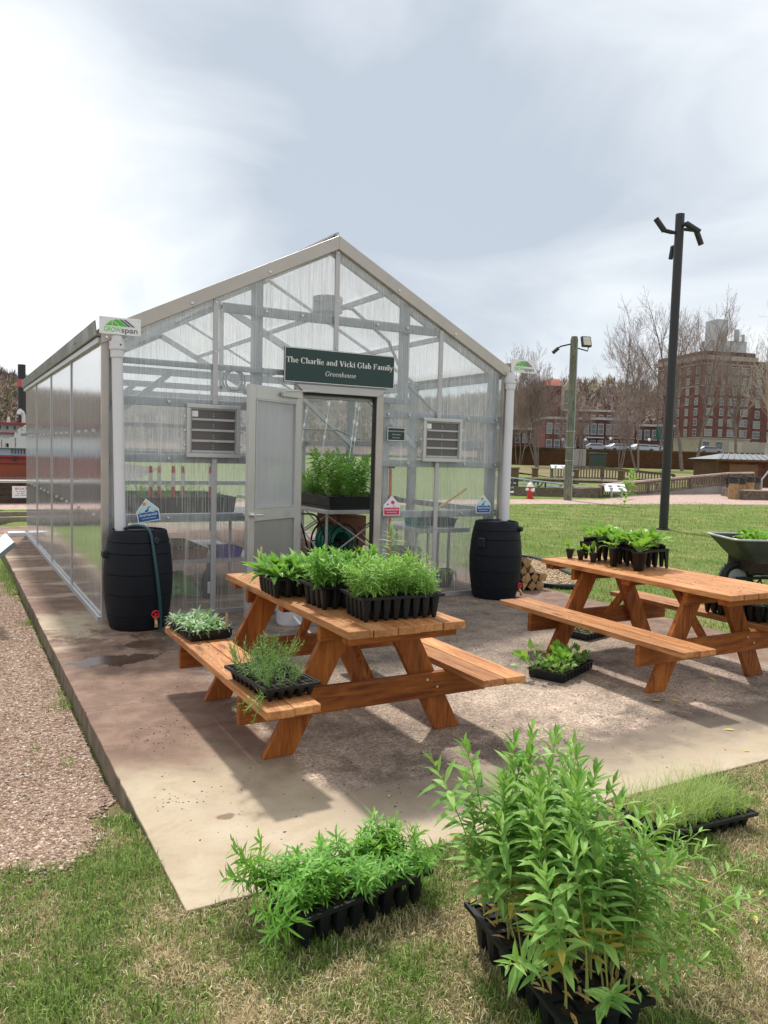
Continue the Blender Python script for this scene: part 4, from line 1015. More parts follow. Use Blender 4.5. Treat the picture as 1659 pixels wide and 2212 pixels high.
# ------------------------------------------------------------------ rain barrels
def barrel(label, cx, cy, rz, hose):
    t = thing('rain_barrel', label, 'rain barrel', (cx, cy, 0), rz)
    prof = [(0.212, 0.0), (0.218, 0.01), (0.226, 0.06)]
    H = 0.83
    def r(z): u = (z / H - 0.5) * 2; return 0.283 - 0.052 * u * u
    prof = [(r(0.0) - 0.012, 0.0), (r(0.01), 0.012)]
    for z0 in (0.125, 0.30, 0.47, 0.64, 0.735):
        prof += [(r(z0 - 0.03), z0 - 0.03), (r(z0), z0 - 0.004), (r(z0) - 0.006, z0 - 0.001), (r(z0) - 0.006, z0 + 0.003), (r(z0), z0 + 0.006)]
    prof += [(r(0.79) - 0.002, 0.79), (r(0.82), 0.818), (r(0.83) - 0.006, 0.83), (r(0.83) - 0.022, 0.828), (r(0.83) - 0.03, 0.812), (0.0, 0.812)]
    mb = MB(); mb.lathe(prof, 48); b = mb.build('body', M_barrel, t)
    b.data.polygons.foreach_set('use_smooth', [True] * len(b.data.polygons))
    md = b.modifiers.new('edge', 'EDGE_SPLIT'); md.split_angle = R(32)
    mb = MB(); mb.box(-0.10, 0.13, -0.05, 0.07, 0.8125, 0.826); mb.build('lid', M_black, t, bevel=0.006)
    mb = MB(); mb.tube([(0.085, -0.232, 0.755), (0.09, -0.272, 0.757)], [0.03, 0.026], 14); mb.build('overflow_cap', M_black, t, bevel=0.004)
    mb = MB(); mb.box(-0.30, -0.24, -0.06, 0.03, 0.56, 0.66) if not hose else mb.box(-0.30, -0.25, -0.06, 0.03, 0.60, 0.66); mb.build('side_connector', M_black, t, bevel=0.01)
    sp = bpy.data.objects.new('spigot', None); link(sp, t); sp.location = (0.085, -0.222, 0.10)
    mb = MB(); mb.tube([(0, 0.0, 0), (0, -0.045, 0.0), (0, -0.062, -0.012), (0, -0.07, -0.035)], [0.014, 0.014, 0.014, 0.012], 10); mb.tube([(0, -0.07, -0.03), (0, -0.07, -0.058)], [0.015, 0.015], 10); mb.tube([(0, -0.035, 0.0), (0, -0.035, 0.04)], 0.008, 8); mb.build('tap_body', M_brass, sp)
    mb = MB(); mb.tube([(0.032 * math.cos(a), -0.035 - 0.012 * 0, 0.045 + 0.0 * a) if False else (0.030 * math.cos(a), -0.047, 0.045 + 0.030 * math.sin(a)) for a in np.linspace(0, 6.283, 17)], 0.006, 6)
    for a in range(3): c, s = math.cos(a * 2.09), math.sin(a * 2.09); mb.tube([(0, -0.046, 0.045), (0.03 * c, -0.047, 0.045 + 0.03 * s)], 0.006, 6)
    mb.tube([(0, -0.035, 0.045), (0, -0.055, 0.045)], 0.01, 8); mb.build('hand_wheel', M_red, sp)
    return t
B1 = (1.405, 6.76); B2 = (5.20, 6.79)
barrel('black rain barrel with a teal hose hanging down it, left of the door', B1[0], B1[1], 0.0, True)
barrel('black rain barrel without a hose, at the right corner of the greenhouse', B2[0], B2[1], R(18), False)
mb = MB(); pts = [(1.30, 6.80, 0.835), (1.36, 6.70, 0.865), (1.43, 6.58, 0.86), (1.455, 6.515, 0.80), (1.475, 6.475, 0.62), (1.50, 6.462, 0.42), (1.523, 6.478, 0.22), (1.532, 6.50, 0.08), (1.53, 6.50, 0.015)]
def smooth_path(pts, k=6):
    P = [Vector(p) for p in pts]; out = []
    for i in range(len(P) - 1):
        p0, p1, p2, p3 = P[max(i - 1, 0)], P[i], P[i + 1], P[min(i + 2, len(P) - 1)]
        for j in range(k):
            t = j / k; out.append(0.5 * ((2 * p1) + (p2 - p0) * t + (2 * p0 - 5 * p1 + 4 * p2 - p3) * t * t + (3 * p1 - p0 - 3 * p2 + p3) * t ** 3))
    return out + [P[-1]]
mb.tube(smooth_path(pts), 0.0125, 10)
tag(mb.build('garden_hose', M_hose, smooth=True), 'teal garden hose draped from the left rain barrel top to the ground', 'hose')
# white tube on the patio behind the first table
mb = MB(); mb.tube(smooth_path([(2.32, 6.3, 0.012), (2.12, 6.0, 0.012), (2.15, 5.5, 0.012), (2.45, 5.45, 0.012), (2.6, 5.8, 0.012), (2.62, 6.3, 0.10), (2.6, 6.6, 0.3)]), 0.010, 8)
tag(mb.build('drain_tube', M_pvc, smooth=True), 'thin white tube curling over the patio behind the near table', 'tube')
mb = MB(); mb.lathe([(0.10, 0), (0.115, 0.02), (0.12, 0.25), (0.125, 0.255), (0.118, 0.26), (0.11, 0.25), (0.10, 0.03), (0, 0.03)], 20, (0, 0, 0), close=False); mb.lathe([(0.1, 0.0), (0, 0.0)], 20)
bk = mb.build('bucket', M_pvc, smooth=True); bk.location = (2.62, 6.35, 0); tag(bk, 'white plastic bucket by the open door, half hidden by the near table', 'bucket')

# ------------------------------------------------------------------ picnic tables
def picnic_table(label, loc, rz):
    t = thing('picnic_table', label, 'picnic table', loc, rz, 'picnic tables on the patio')
    rnd = random.Random(loc[0]); L = 0.91; TH = 0.038
    pw = 0.126; gap = 0.005; n = 5; x0 = -(n * pw + (n - 1) * gap) / 2
    def plank(name, xa, xb, ya, yb, za, zb, mat):
        mb = MB(); cx, cy_ = (xa + xb) / 2, (ya + yb) / 2; N = 10
        # a plank with slightly wavy worn edges
        vs = []; fs = []
        for k in range(N + 1):
            y = ya + (yb - ya) * k / N; e1, e2 = rnd.uniform(-0.0012, 0.0012), rnd.uniform(-0.0012, 0.0012); zz = rnd.uniform(-0.0008, 0.0008)
            vs += [(xa + e1 - cx, y - cy_, za), (xb + e2 - cx, y - cy_, za), (xb + e2 - cx, y - cy_, zb + zz), (xa + e1 - cx, y - cy_, zb + zz)]
        for k in range(N):
            b = 4 * k
            for i in range(4): j = (i + 1) % 4; fs.append((b + i, b + j, b + 4 + j, b + 4 + i)[::-1])
        fs += [(0, 1, 2, 3), tuple(4 * N + i for i in (3, 2, 1, 0))]
        mb.add(vs, fs); o = mb.build(name, mat, t, bevel=0.0045, loc=(cx, cy_, 0)); return o
    for k in range(n):
        d1, d2 = rnd.uniform(-0.012, 0.012), rnd.uniform(-0.012, 0.012)
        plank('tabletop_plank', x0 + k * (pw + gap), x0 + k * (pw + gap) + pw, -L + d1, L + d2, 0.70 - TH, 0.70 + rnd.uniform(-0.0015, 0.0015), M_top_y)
    for s in (-1, 1):
        for k in range(2):
            a = 0.455 + k * 0.136; xa, xb = (a, a + 0.131) if s > 0 else (-a - 0.131, -a)
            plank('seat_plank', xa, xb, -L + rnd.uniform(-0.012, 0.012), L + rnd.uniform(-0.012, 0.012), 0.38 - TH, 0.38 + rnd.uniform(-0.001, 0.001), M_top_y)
    for y in (-0.52, 0.52):
        sy = 1 if y > 0 else -1
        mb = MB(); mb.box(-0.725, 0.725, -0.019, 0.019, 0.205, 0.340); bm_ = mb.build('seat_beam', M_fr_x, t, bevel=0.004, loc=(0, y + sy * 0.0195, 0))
        mb = MB()
        for x in (-0.40, -0.335, 0.335, 0.40):
            mb.cbox((x, sy * 0.021, 0.26 + 0.03 * ((x * 100) % 2)), 0.014, 0.006, 0.014)
        mb.build('bolt', M_bolt, bm_, bevel=0.003)
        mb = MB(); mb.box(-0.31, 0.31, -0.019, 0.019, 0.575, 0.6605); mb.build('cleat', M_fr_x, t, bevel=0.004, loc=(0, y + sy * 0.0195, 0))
        for s in (-1, 1):
            p = Vector((s * 0.505, y - sy * 0.0195, 0.0)); q = Vector((s * 0.155, y - sy * 0.0195, 0.66))
            d = (q - p).normalized(); mb = MB(); hw = 0.072 / d.z
            mb.prism([(-hw, 0), (hw, 0), (hw + (q.x - p.x) , 0.66), (-hw + (q.x - p.x), 0.66)], (0, -0.019, 0), (1, 0, 0), (0, 0, 1), (0, 1, 0), 0.038)
            # grain runs along the leg: build it upright and shear it back
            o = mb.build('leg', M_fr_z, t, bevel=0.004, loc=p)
        # diagonal brace from the beam up to the middle of the top
        p = Vector((0, y - sy * 0.06, 0.30)); q = Vector((0, y - sy * 0.36, 0.655)); mb = MB(); d = q - p
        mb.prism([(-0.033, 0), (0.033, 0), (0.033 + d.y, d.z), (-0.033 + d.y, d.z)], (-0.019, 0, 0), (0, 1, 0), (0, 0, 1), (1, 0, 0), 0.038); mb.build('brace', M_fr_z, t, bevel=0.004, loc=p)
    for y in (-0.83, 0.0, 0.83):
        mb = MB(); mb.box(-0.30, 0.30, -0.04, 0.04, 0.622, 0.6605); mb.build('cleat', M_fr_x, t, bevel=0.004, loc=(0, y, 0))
    return t
picnic_table('orange brown cedar picnic table nearest the left, with trays on its top and bench', (1.925, 4.07, 0), 0)
picnic_table('orange brown cedar picnic table at the right edge, with a rack of seedling pots', (4.575, 4.04, 0), R(-0.6))

# ------------------------------------------------------------------ leaves and plants
def leaf(mb, o, d, up, L, W, droop=0.25, fold=0.25, mi=0, prof=((0.0, 0.04), (0.18, 0.62), (0.42, 1.0), (0.72, 0.62), (1.0, 0.0)), curl=0.0):
    o, d, up = Vector(o), Vector(d).normalized(), Vector(up)
    s = d.cross(up)
    if s.length < 1e-4: s = d.cross(Vector((1, 0.1, 0)))
    s.normalize(); n = s.cross(d).normalized()
    vs = []; fs = []
    for t, w in prof:
        c = o + d * (L * t * (1 - 0.25 * droop * t)) + Vector((0, 0, -1)) * (droop * L * t * t * 0.7) + n * curl * L * math.sin(t * 3.1)
        h = W * w / 2
        if w == 0.0: vs.append(c)
        else: vs += [c - s * h + n * h * fold, c, c + s * h + n * h * fold]
    k = len(prof) - 1
    for i in range(k - 1): b = 3 * i; fs += [(b, b + 1, b + 4, b + 3), (b + 1, b + 2, b + 5, b + 4)]
    b = 3 * (k - 1); fs += [(b, b + 1, b + 3), (b + 1, b + 2, b + 3)]
    mb.add(vs, fs, mi)
def strap(mb, o, d, up, L, W, droop=0.2, mi=0):
    leaf(mb, o, d, up, L, W, droop, 0.15, mi, prof=((0.0, 0.3), (0.35, 1.0), (0.72, 0.75), (1.0, 0.0)))

def milkweed(rnd, H, lean=(0, 0), yellow=True, scale=1.0, start=0.28):
    """returns (stem MB, leaves MB): upright stem, opposite pairs of lance-shaped leaves"""
    st_, lv = MB(), MB(); top = Vector((lean[0], lean[1], H)); bend = Vector((rnd.uniform(-.02, .02), rnd.uniform(-.02, .02), 0))
    def P(t): return Vector((lean[0] * t ** 1.7, lean[1] * t ** 1.7, H * (t - 0.12 * t * t * (abs(lean[0]) + abs(lean[1])) ))) + bend * math.sin(t * 3)
    st_.tube([P(k / 7) for k in range(8)], [0.0028 * (1 - 0.6 * k / 7) for k in range(8)], 5)
    n = int(9 + H * 20); a = rnd.uniform(0, 6.28)
    for i in range(n):
        t = start + (1 - start) * (i / (n - 1)) ** 0.85; p = P(min(t, 1.0)); ax = (P(min(1, t + .05)) - P(t - .05)).normalized()
        a += 1.57 + rnd.uniform(-.25, .25); q = t
        L = scale * (0.102 if t < 0.85 else 0.102 - 0.34 * (t - 0.85)) * rnd.uniform(0.75, 1.15); el = 0.32 + 0.9 * max(0, t - 0.8) / 0.2 * 0.9
        for k in range(2):
            b = a + k * math.pi + rnd.uniform(-.2, .2)
            side = Vector((math.cos(b), math.sin(b), 0)); side = (side - ax * side.dot(ax)).normalized(); e = el + rnd.uniform(-.25, .25)
            d = side * math.cos(e) + ax * math.sin(e)
            old = yellow and t < 0.52 and rnd.random() < 0.5
            leaf(lv, p, d, Vector((0, 0, 1)) + ax * 0.5, L * (0.8 if old else 1), L * rnd.uniform(0.20, 0.27), rnd.uniform(0.0, 0.5) if t < .9 else .1, 0.5, 1 if old else 0, curl=rnd.uniform(-.03, .05))
    return st_, lv

def aster(rnd, H, spread, L=0.05, W=0.006, n=60, stems=3, e0=0.25, e1=0.9):
    mb = MB()
    for s in range(stems):
        a = rnd.uniform(0, 6.28); r = rnd.uniform(0, spread); top = Vector((r * math.cos(a), r * math.sin(a), H * rnd.uniform(0.65, 1.05)))
        mb.tube([(0, 0, 0), top * 0.5 + Vector((0, 0, 0.01)), top], [0.0016, 0.0013, 0.0008], 4, False, mi=1)
        m = n // stems
        for i in range(m):
            t = 0.15 + 0.85 * (i / m) ** 0.8; p = top * t; b = i * 2.4 + rnd.uniform(-.3, .3); e = e0 + e1 * t * t + rnd.uniform(-.3, .3)
            strap(mb, p, (math.cos(b) * math.cos(e), math.sin(b) * math.cos(e), math.sin(e)), (0, 0, 1), L * rnd.uniform(0.7, 1.15) * (1.15 - 0.5 * t), W * rnd.uniform(.8, 1.2), rnd.uniform(0.0, 0.5))
    return mb
def rosette(rnd, n, L, W, el=0.75, stem=0.0, droop=0.45):
    mb = MB()
    for i in range(n):
        b = i * 2.4 + rnd.uniform(-.3, .3); e = el * rnd.uniform(0.45, 1.25); l = L * rnd.uniform(0.65, 1.15)
        d = Vector((math.cos(b) * math.cos(e), math.sin(b) * math.cos(e), math.sin(e))); o = Vector((0, 0, 0))
        if stem: mb.tube([o, d * stem * l], [0.0013, 0.001], 3, False, mi=1); o = d * stem * l
        leaf(mb, o, d, (0, 0, 1), l, W * l / L * rnd.uniform(.85, 1.15), droop * rnd.uniform(.4, 1.4), 0.22)
    return mb
def sedge(rnd, n, H):
    mb = MB()
    for i in range(n):
        b = rnd.uniform(0, 6.28); l = H * rnd.uniform(0.55, 1.2); e = rnd.uniform(0.9, 1.45); w = rnd.uniform(0.0014, 0.0026)
        d = Vector((math.cos(b) * math.cos(e), math.sin(b) * math.cos(e), math.sin(e))); o = Vector((rnd.uniform(-.012, .012), rnd.uniform(-.012, .012), 0)); s = Vector((-math.sin(b), math.cos(b), 0)) * w / 2
        dr = rnd.uniform(0.15, 0.75); vs = []; fs = []
        for k, t in enumerate((0, .35, .7, 1)):
            c = o + d * l * t + Vector((math.cos(b) * dr * l * t * t * .5, math.sin(b) * dr * l * t * t * .5, -dr * l * t ** 2.4 * .7))
            vs += [c - s * (1 - t * .8), c + s * (1 - t * .8)]
        mb.add(vs, [(0, 1, 3, 2), (2, 3, 5, 4), (4, 5, 7, 6)])
    return mb

# ------------------------------------------------------------------ trays
def plug_tray(name, label, loc, rz, w, l, h, nx, ny, deep=True, rnd=None, group=None, cell=None, mat=M_black, soil=True):
    """tray with rows of tapering cells; local origin at its base centre, long side along y"""
    t = thing(name, label, 'seedling tray', loc, rz, group)
    mb = MB(); rim = 0.010; dx, dy = (w - 0.02) / nx, (l - 0.02) / ny; r = min(dx, dy) * 0.5 * 0.92
    # top web with square openings
    xs_ = [-w / 2] ; ys_ = [-l / 2]
    hole = 0.80
    for i in range(nx): c = -w / 2 + 0.01 + dx * (i + .5); xs_ += [c - dx * hole / 2, c + dx * hole / 2]
    for j in range(ny): c = -l / 2 + 0.01 + dy * (j + .5); ys_ += [c - dy * hole / 2, c + dy * hole / 2]
    xs_.append(w / 2); ys_.append(l / 2)
    vs = [(x, y, h - 0.004) for y in ys_ for x in xs_]; N = len(xs_); fs = []
    for j in range(len(ys_) - 1):
        for i in range(N - 1):
            if i % 2 == 1 and j % 2 == 1: continue
            b = j * N + i; fs.append((b, b + 1, b + 1 + N, b + N))
    mb.add(vs, fs)
    # rolled rim
    for a, b, c, d in ((-w / 2 - .004, w / 2 + .004, -l / 2 - .004, -l / 2 + .004), (-w / 2 - .004, w / 2 + .004, l / 2 - .004, l / 2 + .004), (-w / 2 - .004, -w / 2 + .004, -l / 2 + .004, l / 2 - .004), (w / 2 - .004, w / 2 + .004, -l / 2 + .004, l / 2 - .004)):
        mb.box(a, b, c, d, h - 0.014, h)
    for i in range(nx):
        for j in range(ny):
            cx, cy_ = -w / 2 + .01 + dx * (i + .5), -l / 2 + .01 + dy * (j + .5)
            K = 10; hx, hy = dx * hole / 2, dy * hole / 2
            def ring(f, z, rr):
                o_ = []
                for k in range(12):
                    a = 2 * math.pi * k / 12 + math.pi / 12; c, s = math.cos(a), math.sin(a); q = (abs(c) ** rr + abs(s) ** rr) ** (-1 / rr)
                    o_.append((cx + hx * f * c * q, cy_ + hy * f * s * q, z))
                return o_
            vs = ring(1.06, h - 0.0045, 6) + ring(0.90, h * 0.5, 3.2) + ring(0.66, 0.014, 2.4) + ring(0.44, 0.0, 2.1)
            fs = [(q * 12 + k, q * 12 + (k + 1) % 12, (q + 1) * 12 + (k + 1) % 12, (q + 1) * 12 + k)[::-1] for q in range(3) for k in range(12)] + [tuple(range(36, 48))]
            mb.add(vs, fs)
    mb.build('tray', mat, t)
    cells = [(-w / 2 + .01 + dx * (i + .5), -l / 2 + .01 + dy * (j + .5)) for i in range(nx) for j in range(ny)]
    if soil:
        mb = MB()
        for cx, cy_ in cells:
            hx, hy = dx * hole / 2 * .97, dy * hole / 2 * .97
            mb.add([(cx - hx, cy_ - hy, h - .012), (cx + hx, cy_ - hy, h - .012), (cx + hx, cy_ + hy, h - .012), (cx - hx, cy_ + hy, h - .012), (cx, cy_, h - .005)], [(0, 1, 4), (1, 2, 4), (2, 3, 4), (3, 0, 4)])
        mb.build('soil', M_soil, t)
    return t, cells
def flat_tray(name, label, loc, rz, w, l, h, group=None):
    t = thing(name, label, 'seedling tray', loc, rz, group)
    mb = MB(); b = 0.012
    V = lambda s, z: [(-w / 2 + s, -l / 2 + s, z), (w / 2 - s, -l / 2 + s, z), (w / 2 - s, l / 2 - s, z), (-w / 2 + s, l / 2 - s, z)]
    rings = [V(b, 0), V(0.003, h - 0.006), V(-0.004, h - 0.006), V(-0.004, h), V(0.004, h), V(b + 0.003, 0.004)]
    vs = sum(rings, []); fs = [tuple(range(4))[::-1]] + [(q * 4 + k, q * 4 + (k + 1) % 4, (q + 1) * 4 + (k + 1) % 4, (q + 1) * 4 + k) for q in range(5) for k in range(4)] + [(20, 21, 22, 23)]
    mb.add(vs, fs)
    for k in range(9):
        for s in (-1, 1):
            y = -l / 2 + l * (k + .5) / 9; mb.box(min(s * (w / 2 - 0.004), s * (w / 2 + 0.001)), max(s * (w / 2 - 0.004), s * (w / 2 + 0.001)), y - .006, y + .006, 0.012, h - .007)
    mb.build('tray', M_black, t)
    mb = MB(); rr = random.Random(3); N = 14; gx_ = [(-w / 2 + .01) + (w - .02) * i / N for i in range(N + 1)]; gy_ = [(-l / 2 + .01) + (l - .02) * i / N for i in range(N + 1)]
    mb.add([(x, y, h - .014 + rr.uniform(-.004, .006)) for y in gy_ for x in gx_], [(j * (N + 1) + i, j * (N + 1) + i + 1, (j + 1) * (N + 1) + i + 1, (j + 1) * (N + 1) + i) for j in range(N) for i in range(N)]); mb.build('soil', M_soil, t)
    return t

def plant_in(t, protos, cells, z, rnd, jit=0.006, smin=0.8, smax=1.15, name='plant', skip=0.0, tilt=0.12):
    for k, (x, y) in enumerate(cells):
        if rnd.random() < skip: continue
        src = protos[k % len(protos)] if k < len(protos) else rnd.choice(protos)
        o = bpy.data.objects.new(name, src); link(o, t)
        o.location = (x + rnd.uniform(-jit, jit), y + rnd.uniform(-jit, jit), z); s = rnd.uniform(smin, smax); o.scale = (s, s, s)
        o.rotation_euler = (rnd.uniform(-tilt, tilt), rnd.uniform(-tilt, tilt), rnd.uniform(0, 6.28))
def proto(mb, name, mats):
    me = bpy.data.meshes.new(name); me.from_pydata([tuple(q) for q in mb.v], [], mb.f)
    for m in mats: me.materials.append(m)
    me.polygons.foreach_set('material_index', [min(k, len(mats) - 1) for k in mb.m]); me.update(); return me
def stick(parent, x, y, z, h=0.09, w=0.014, rx=0.0):
    mb = MB(); mb.box(-w / 2, w / 2, -.001, .001, -0.03, h); o = mb.build('plant_label', M_stick, parent); o.location = (x, y, z); o.rotation_euler = (rx, 0.05, 0.4)

rnd = random.Random(11)
# --- tray A, narrow-leaved seedlings on the lawn
P = [proto(aster(rnd, 0.115, 0.10, 0.082, 0.0100, 90, 4, -0.05, 0.75), 'narrow_leaf_plant', [L_aster, L_stem]) for _ in range(6)]
tA, cells = plug_tray('seedling_tray', 'deep black tray of narrow leaved green seedlings on the grass by the patio corner', (1.152, 2.24, -0.014), R(8 - 90), 0.255, 0.52, 0.125, 4, 8)
plant_in(tA, P, cells, 0.115, rnd, skip=0.03, smin=0.6, smax=1.05, tilt=0.5)
# stems flopping over its left side
for dx, dy, rx, ry, s in ((-0.13, -0.24, 0.2, -1.3, 1.0), (-0.10, -0.25, 0.9, -1.0, 1.1), (0.10, -0.26, 1.2, -0.3, 1.0), (0.0, 0.20, -0.9, 0.0, 1.0)):
    o = bpy.data.objects.new('plant', P[2]); link(o, tA); o.location = (dx, dy, 0.12); o.rotation_euler = (rx, ry, 0); o.scale = (s, s, s * 1.15)
# --- tray B, tall milkweed
tB, cells = plug_tray('milkweed_tray', 'deep black tray of tall milkweed plants on the grass in the foreground', (1.505, 1.635, -0.014), R(-9), 0.275, 0.55, 0.13, 4, 7)
rb = random.Random(4)
def milk_obj(t, x, y, z, H, lean, yellow=True, scale=1.0, start=0.28, rz=0.0):
    st_, lv = milkweed(rb, H, lean, yellow, scale, start)
    o = bpy.data.objects.new('milkweed_plant', None); link(o, t); o.location = (x, y, z); o.rotation_euler = (0, 0, rz)
    st_.build('stem', L_stem_y, o); lv.build('leaves', [L_milk, L_milk_y], o)
for (x, y) in cells:
    q = y / 0.27                                # -1 near, +1 far
    H = (0.52 + 0.02 * q) * rb.uniform(0.78, 1.10)
    if x > 0.03: H *= 0.95
    if q < -0.45: H *= 0.90
    lean = (rb.uniform(-.05, .05) + x * 0.45, rb.uniform(-.06, .05) + 0.02)
    milk_obj(tB, x, y, 0.12, H, lean, True, 1.0, 0.36)
    if rb.random() < 1.0: milk_obj(tB, x + rb.uniform(-.01, .01), y + .01, 0.12, H * rb.uniform(.6, .9), (lean[0] + rb.uniform(-.05, .05), lean[1]), True, 0.85, 0.35)
for (x, y, H, lean) in ((0.10, -0.13, 0.20, (0.60, 0.10)), (0.11, -0.18, 0.15, (0.50, 0.02)), (0.11, -0.10, 0.40, (0.26, 0.06)), (0.10, -0.2, 0.22, (0.38, -0.03)), (0.10, -0.05, 0.26, (0.46, 0.10)), (0.08, 0.05, 0.46, (0.13, -0.02)), (0.10, -0.02, 0.40, (0.18, 0.0)), (0.11, -0.08, 0.34, (0.22, -0.03)), (0.10, -0.14, 0.34, (0.18, -0.04)), (0.09, 0.12, 0.48, (0.10, -0.03)), (0.06, -0.2, 0.36, (0.14, -0.04)), (0.11, 0.0, 0.33, (0.34, 0.05)), (0.10, -0.12, 0.30, (0.34, 0.02)), (-0.10, 0.22, 0.56, (-0.10, -0.02)), (0.02, 0.2, 0.57, (0.03, 0.03)), (0.06, 0.1, 0.54, (0.06, -0.02)), (0.05, 0.0, 0.52, (0.08, 0.0)), (0.0, -0.05, 0.52, (0.03, 0.0)), (0.08, 0.18, 0.55, (0.09, 0.0)), (-0.12, -0.16, 0.22, (-0.20, -0.14)), (0.08, -0.24, 0.16, (0.14, -0.12)), (-0.11, 0.2, 0.54, (-0.2, -0.02)), (-0.03, -0.25, 0.12, (-0.02, -0.10))):
    milk_obj(tB, x, y, 0.12, H, lean, False, 0.62 if math.hypot(H, *lean) < 0.36 else 0.92, 0.22)
mb = MB(); rr = random.Random(8)
for k in range(90):
    x, y = rr.uniform(-.13, .13), rr.uniform(-.27, .27); b = rr.uniform(0, 6.28)
    leaf(mb, (x, y, 0.128 + rr.uniform(0, .012)), (math.cos(b), math.sin(b), rr.uniform(-.1, .35)), (0, 0, 1), rr.uniform(.025, .055), rr.uniform(.008, .015), rr.uniform(-.4, .5), 0.6)
L_dry = leaf_mat('dry_fallen_leaf', (0.42, 0.27, 0.08), (0.66, 0.52, 0.20), 2, 0.7, 0.2)
tag(mb.build('leaf_litter', L_dry, tB), kind='stuff')
# --- tray C, sedge
P = [proto(sedge(rnd, 46, 0.175), 'sedge_tuft', [L_grass]) for _ in range(5)]
tC, cells = plug_tray('sedge_tray', 'shallow black tray of thin yellow green grass seedlings, right of the milkweed', (2.70, 2.155, -0.014), R(-94), 0.27, 0.53, 0.075, 4, 9)
plant_in(tC, P, cells, 0.065, rnd, smin=0.8, smax=1.25, name='grass_tuft')
stick(tC, 0.0, -0.18, 0.08, 0.06)
# --- table 1 trays
t1z = 0.702
P = [proto(aster(rnd, 0.15, 0.10, 0.055, 0.0050, 130, 5, 0.0, 0.8), 'feathery_plant', [L_feather, L_stem]) for _ in range(6)]
tD, cells = plug_tray('seedling_tray', 'deep black tray of feathery light green seedlings at the near end of the left table', (1.965, 3.41, t1z), R(-4), 0.45, 0.28, 0.125, 8, 5)
plant_in(tD, P, cells, 0.115, rnd, smin=0.8, smax=1.4, tilt=0.45)
P2 = [proto(aster(rnd, 0.17, 0.09, 0.070, 0.0100, 90, 4, 0.1, 0.8), 'narrow_leaf_plant', [L_aster, L_stem]) for _ in range(4)]
tE, cells = plug_tray('seedling_tray', 'middle tray of tall narrow leaved seedlings on the left table', (1.915, 3.765, t1z), R(2), 0.50, 0.27, 0.125, 8, 4)
plant_in(tE, P2, cells, 0.115, rnd, smin=0.75, smax=1.2, tilt=0.35)
milk = milkweed(rb, 0.30, (0.04, 0), False, 0.9, 0.5)
o = bpy.data.objects.new('tall_plant', None); link(o, tE); o.location = (0.17, -0.05, 0.115); milk[0].build('stem', L_stem, o); milk[1].build('leaves', [L_sage, L_sage], o)
P3 = [proto(rosette(rnd, 19, 0.165, 0.034, 0.95, 0.0, 0.5), 'sage_plant', [L_broad, L_stem]) for _ in range(5)]
tF, cells = plug_tray('seedling_tray', 'far tray of broad leaved green seedlings on the left table', (1.80, 4.17, t1z), R(-3), 0.48, 0.33, 0.115, 7, 5)
plant_in(tF, P3, cells, 0.105, rnd, smin=0.9, smax=1.45, tilt=0.3); stick(tF, -0.22, 0.12, 0.12, 0.14)
b1 = 0.3825
P4 = [proto(rosette(rnd, 13, 0.165, 0.022, 0.95, 0.0, 0.8), 'sage_plant', [L_sage, L_stem]) for _ in range(5)]
tG = flat_tray('seedling_tray', 'shallow black tray of pale sage leaved seedlings at the far end of the bench', (1.355, 4.74, b1), R(3), 0.265, 0.46, 0.06)
plant_in(tG, P4, [(x, y) for x in (-.095, -.05, 0, .05, .095) for y in (-.19, -.14, -.09, -.04, .01, .06, .11, .16, .20)], 0.045, rnd, smin=0.6, smax=1.05); stick(tG, 0.10, -0.20, 0.05, 0.10, 0.018)
P5 = [proto(aster(rnd, 0.135, 0.07, 0.036, 0.0036, 90, 5), 'sparse_plant', [L_dull, L_stem]) for _ in range(6)]
tH, cells = plug_tray('seedling_tray', 'shallow black tray of sparse wispy seedlings at the near end of the bench', (1.355, 3.50, b1), R(5), 0.275, 0.47, 0.065, 5, 9)
plant_in(tH, P5, [c for c in cells if c[1] > -0.17 or c[0] < 0.02], 0.055, rnd, smin=0.6, smax=1.35, skip=0.22, tilt=0.3)
o = bpy.data.objects.new('plant', P5[1]); link(o, tH); o.location = (-0.13, -0.20, 0.05); o.rotation_euler = (0.4, -2.0, 0); o.scale = (1.2,) * 3
mb = MB(); mb.box(-0.13, 0.13, -0.225, 0.225, 0.053, 0.0565); mb.build('spilt_soil', M_soil, tH)
# --- patio floor trays
P6 = [proto(rosette(rnd, 9, 0.055, 0.034, 0.9, 0.9, 0.3), 'round_leaf_seedling', [L_var, L_stem]) for _ in range(5)] + [proto(rosette(rnd, 13, 0.06, 0.032, 1.25, 1.3, 0.3), 'round_leaf_seedling', [L_light, L_stem]) for _ in range(3)]
tI = flat_tray('seedling_tray', 'shallow black tray of mottled round leaved seedlings on the patio between the tables', (3.80, 4.15, 0.001), R(-66), 0.27, 0.52, 0.065)
plant_in(tI, P6, [(x, y) for x in (-.09, -.03, .03, .09) for y in (-.2, -.14, -.08, -.02, .04, .10, .16, .21)], 0.05, rnd, smin=0.75, smax=1.25)
o = bpy.data.objects.new('plant', P6[6]); link(o, tI); o.location = (-0.08, -0.25, 0.05); o.rotation_euler = (0.35, -0.5, 0); o.scale = (1.6,) * 3
P7 = [proto(rosette(rnd, 6, 0.022, 0.012, 0.9, 0.5), 'tiny_seedling', [L_sage, L_stem]) for _ in range(4)]
tJ = flat_tray('seedling_tray', 'shallow black tray of tiny seedlings on the patio beneath the right table', (4.86, 4.98, 0.001), R(-76), 0.27, 0.48, 0.06)
plant_in(tJ, P7, [(x, y) for x in (-.1, -.05, 0, .05, .1) for y in (-.2, -.14, -.08, -.02, .04, .10, .16, .2)], 0.045, rnd, smin=0.7, smax=1.3)
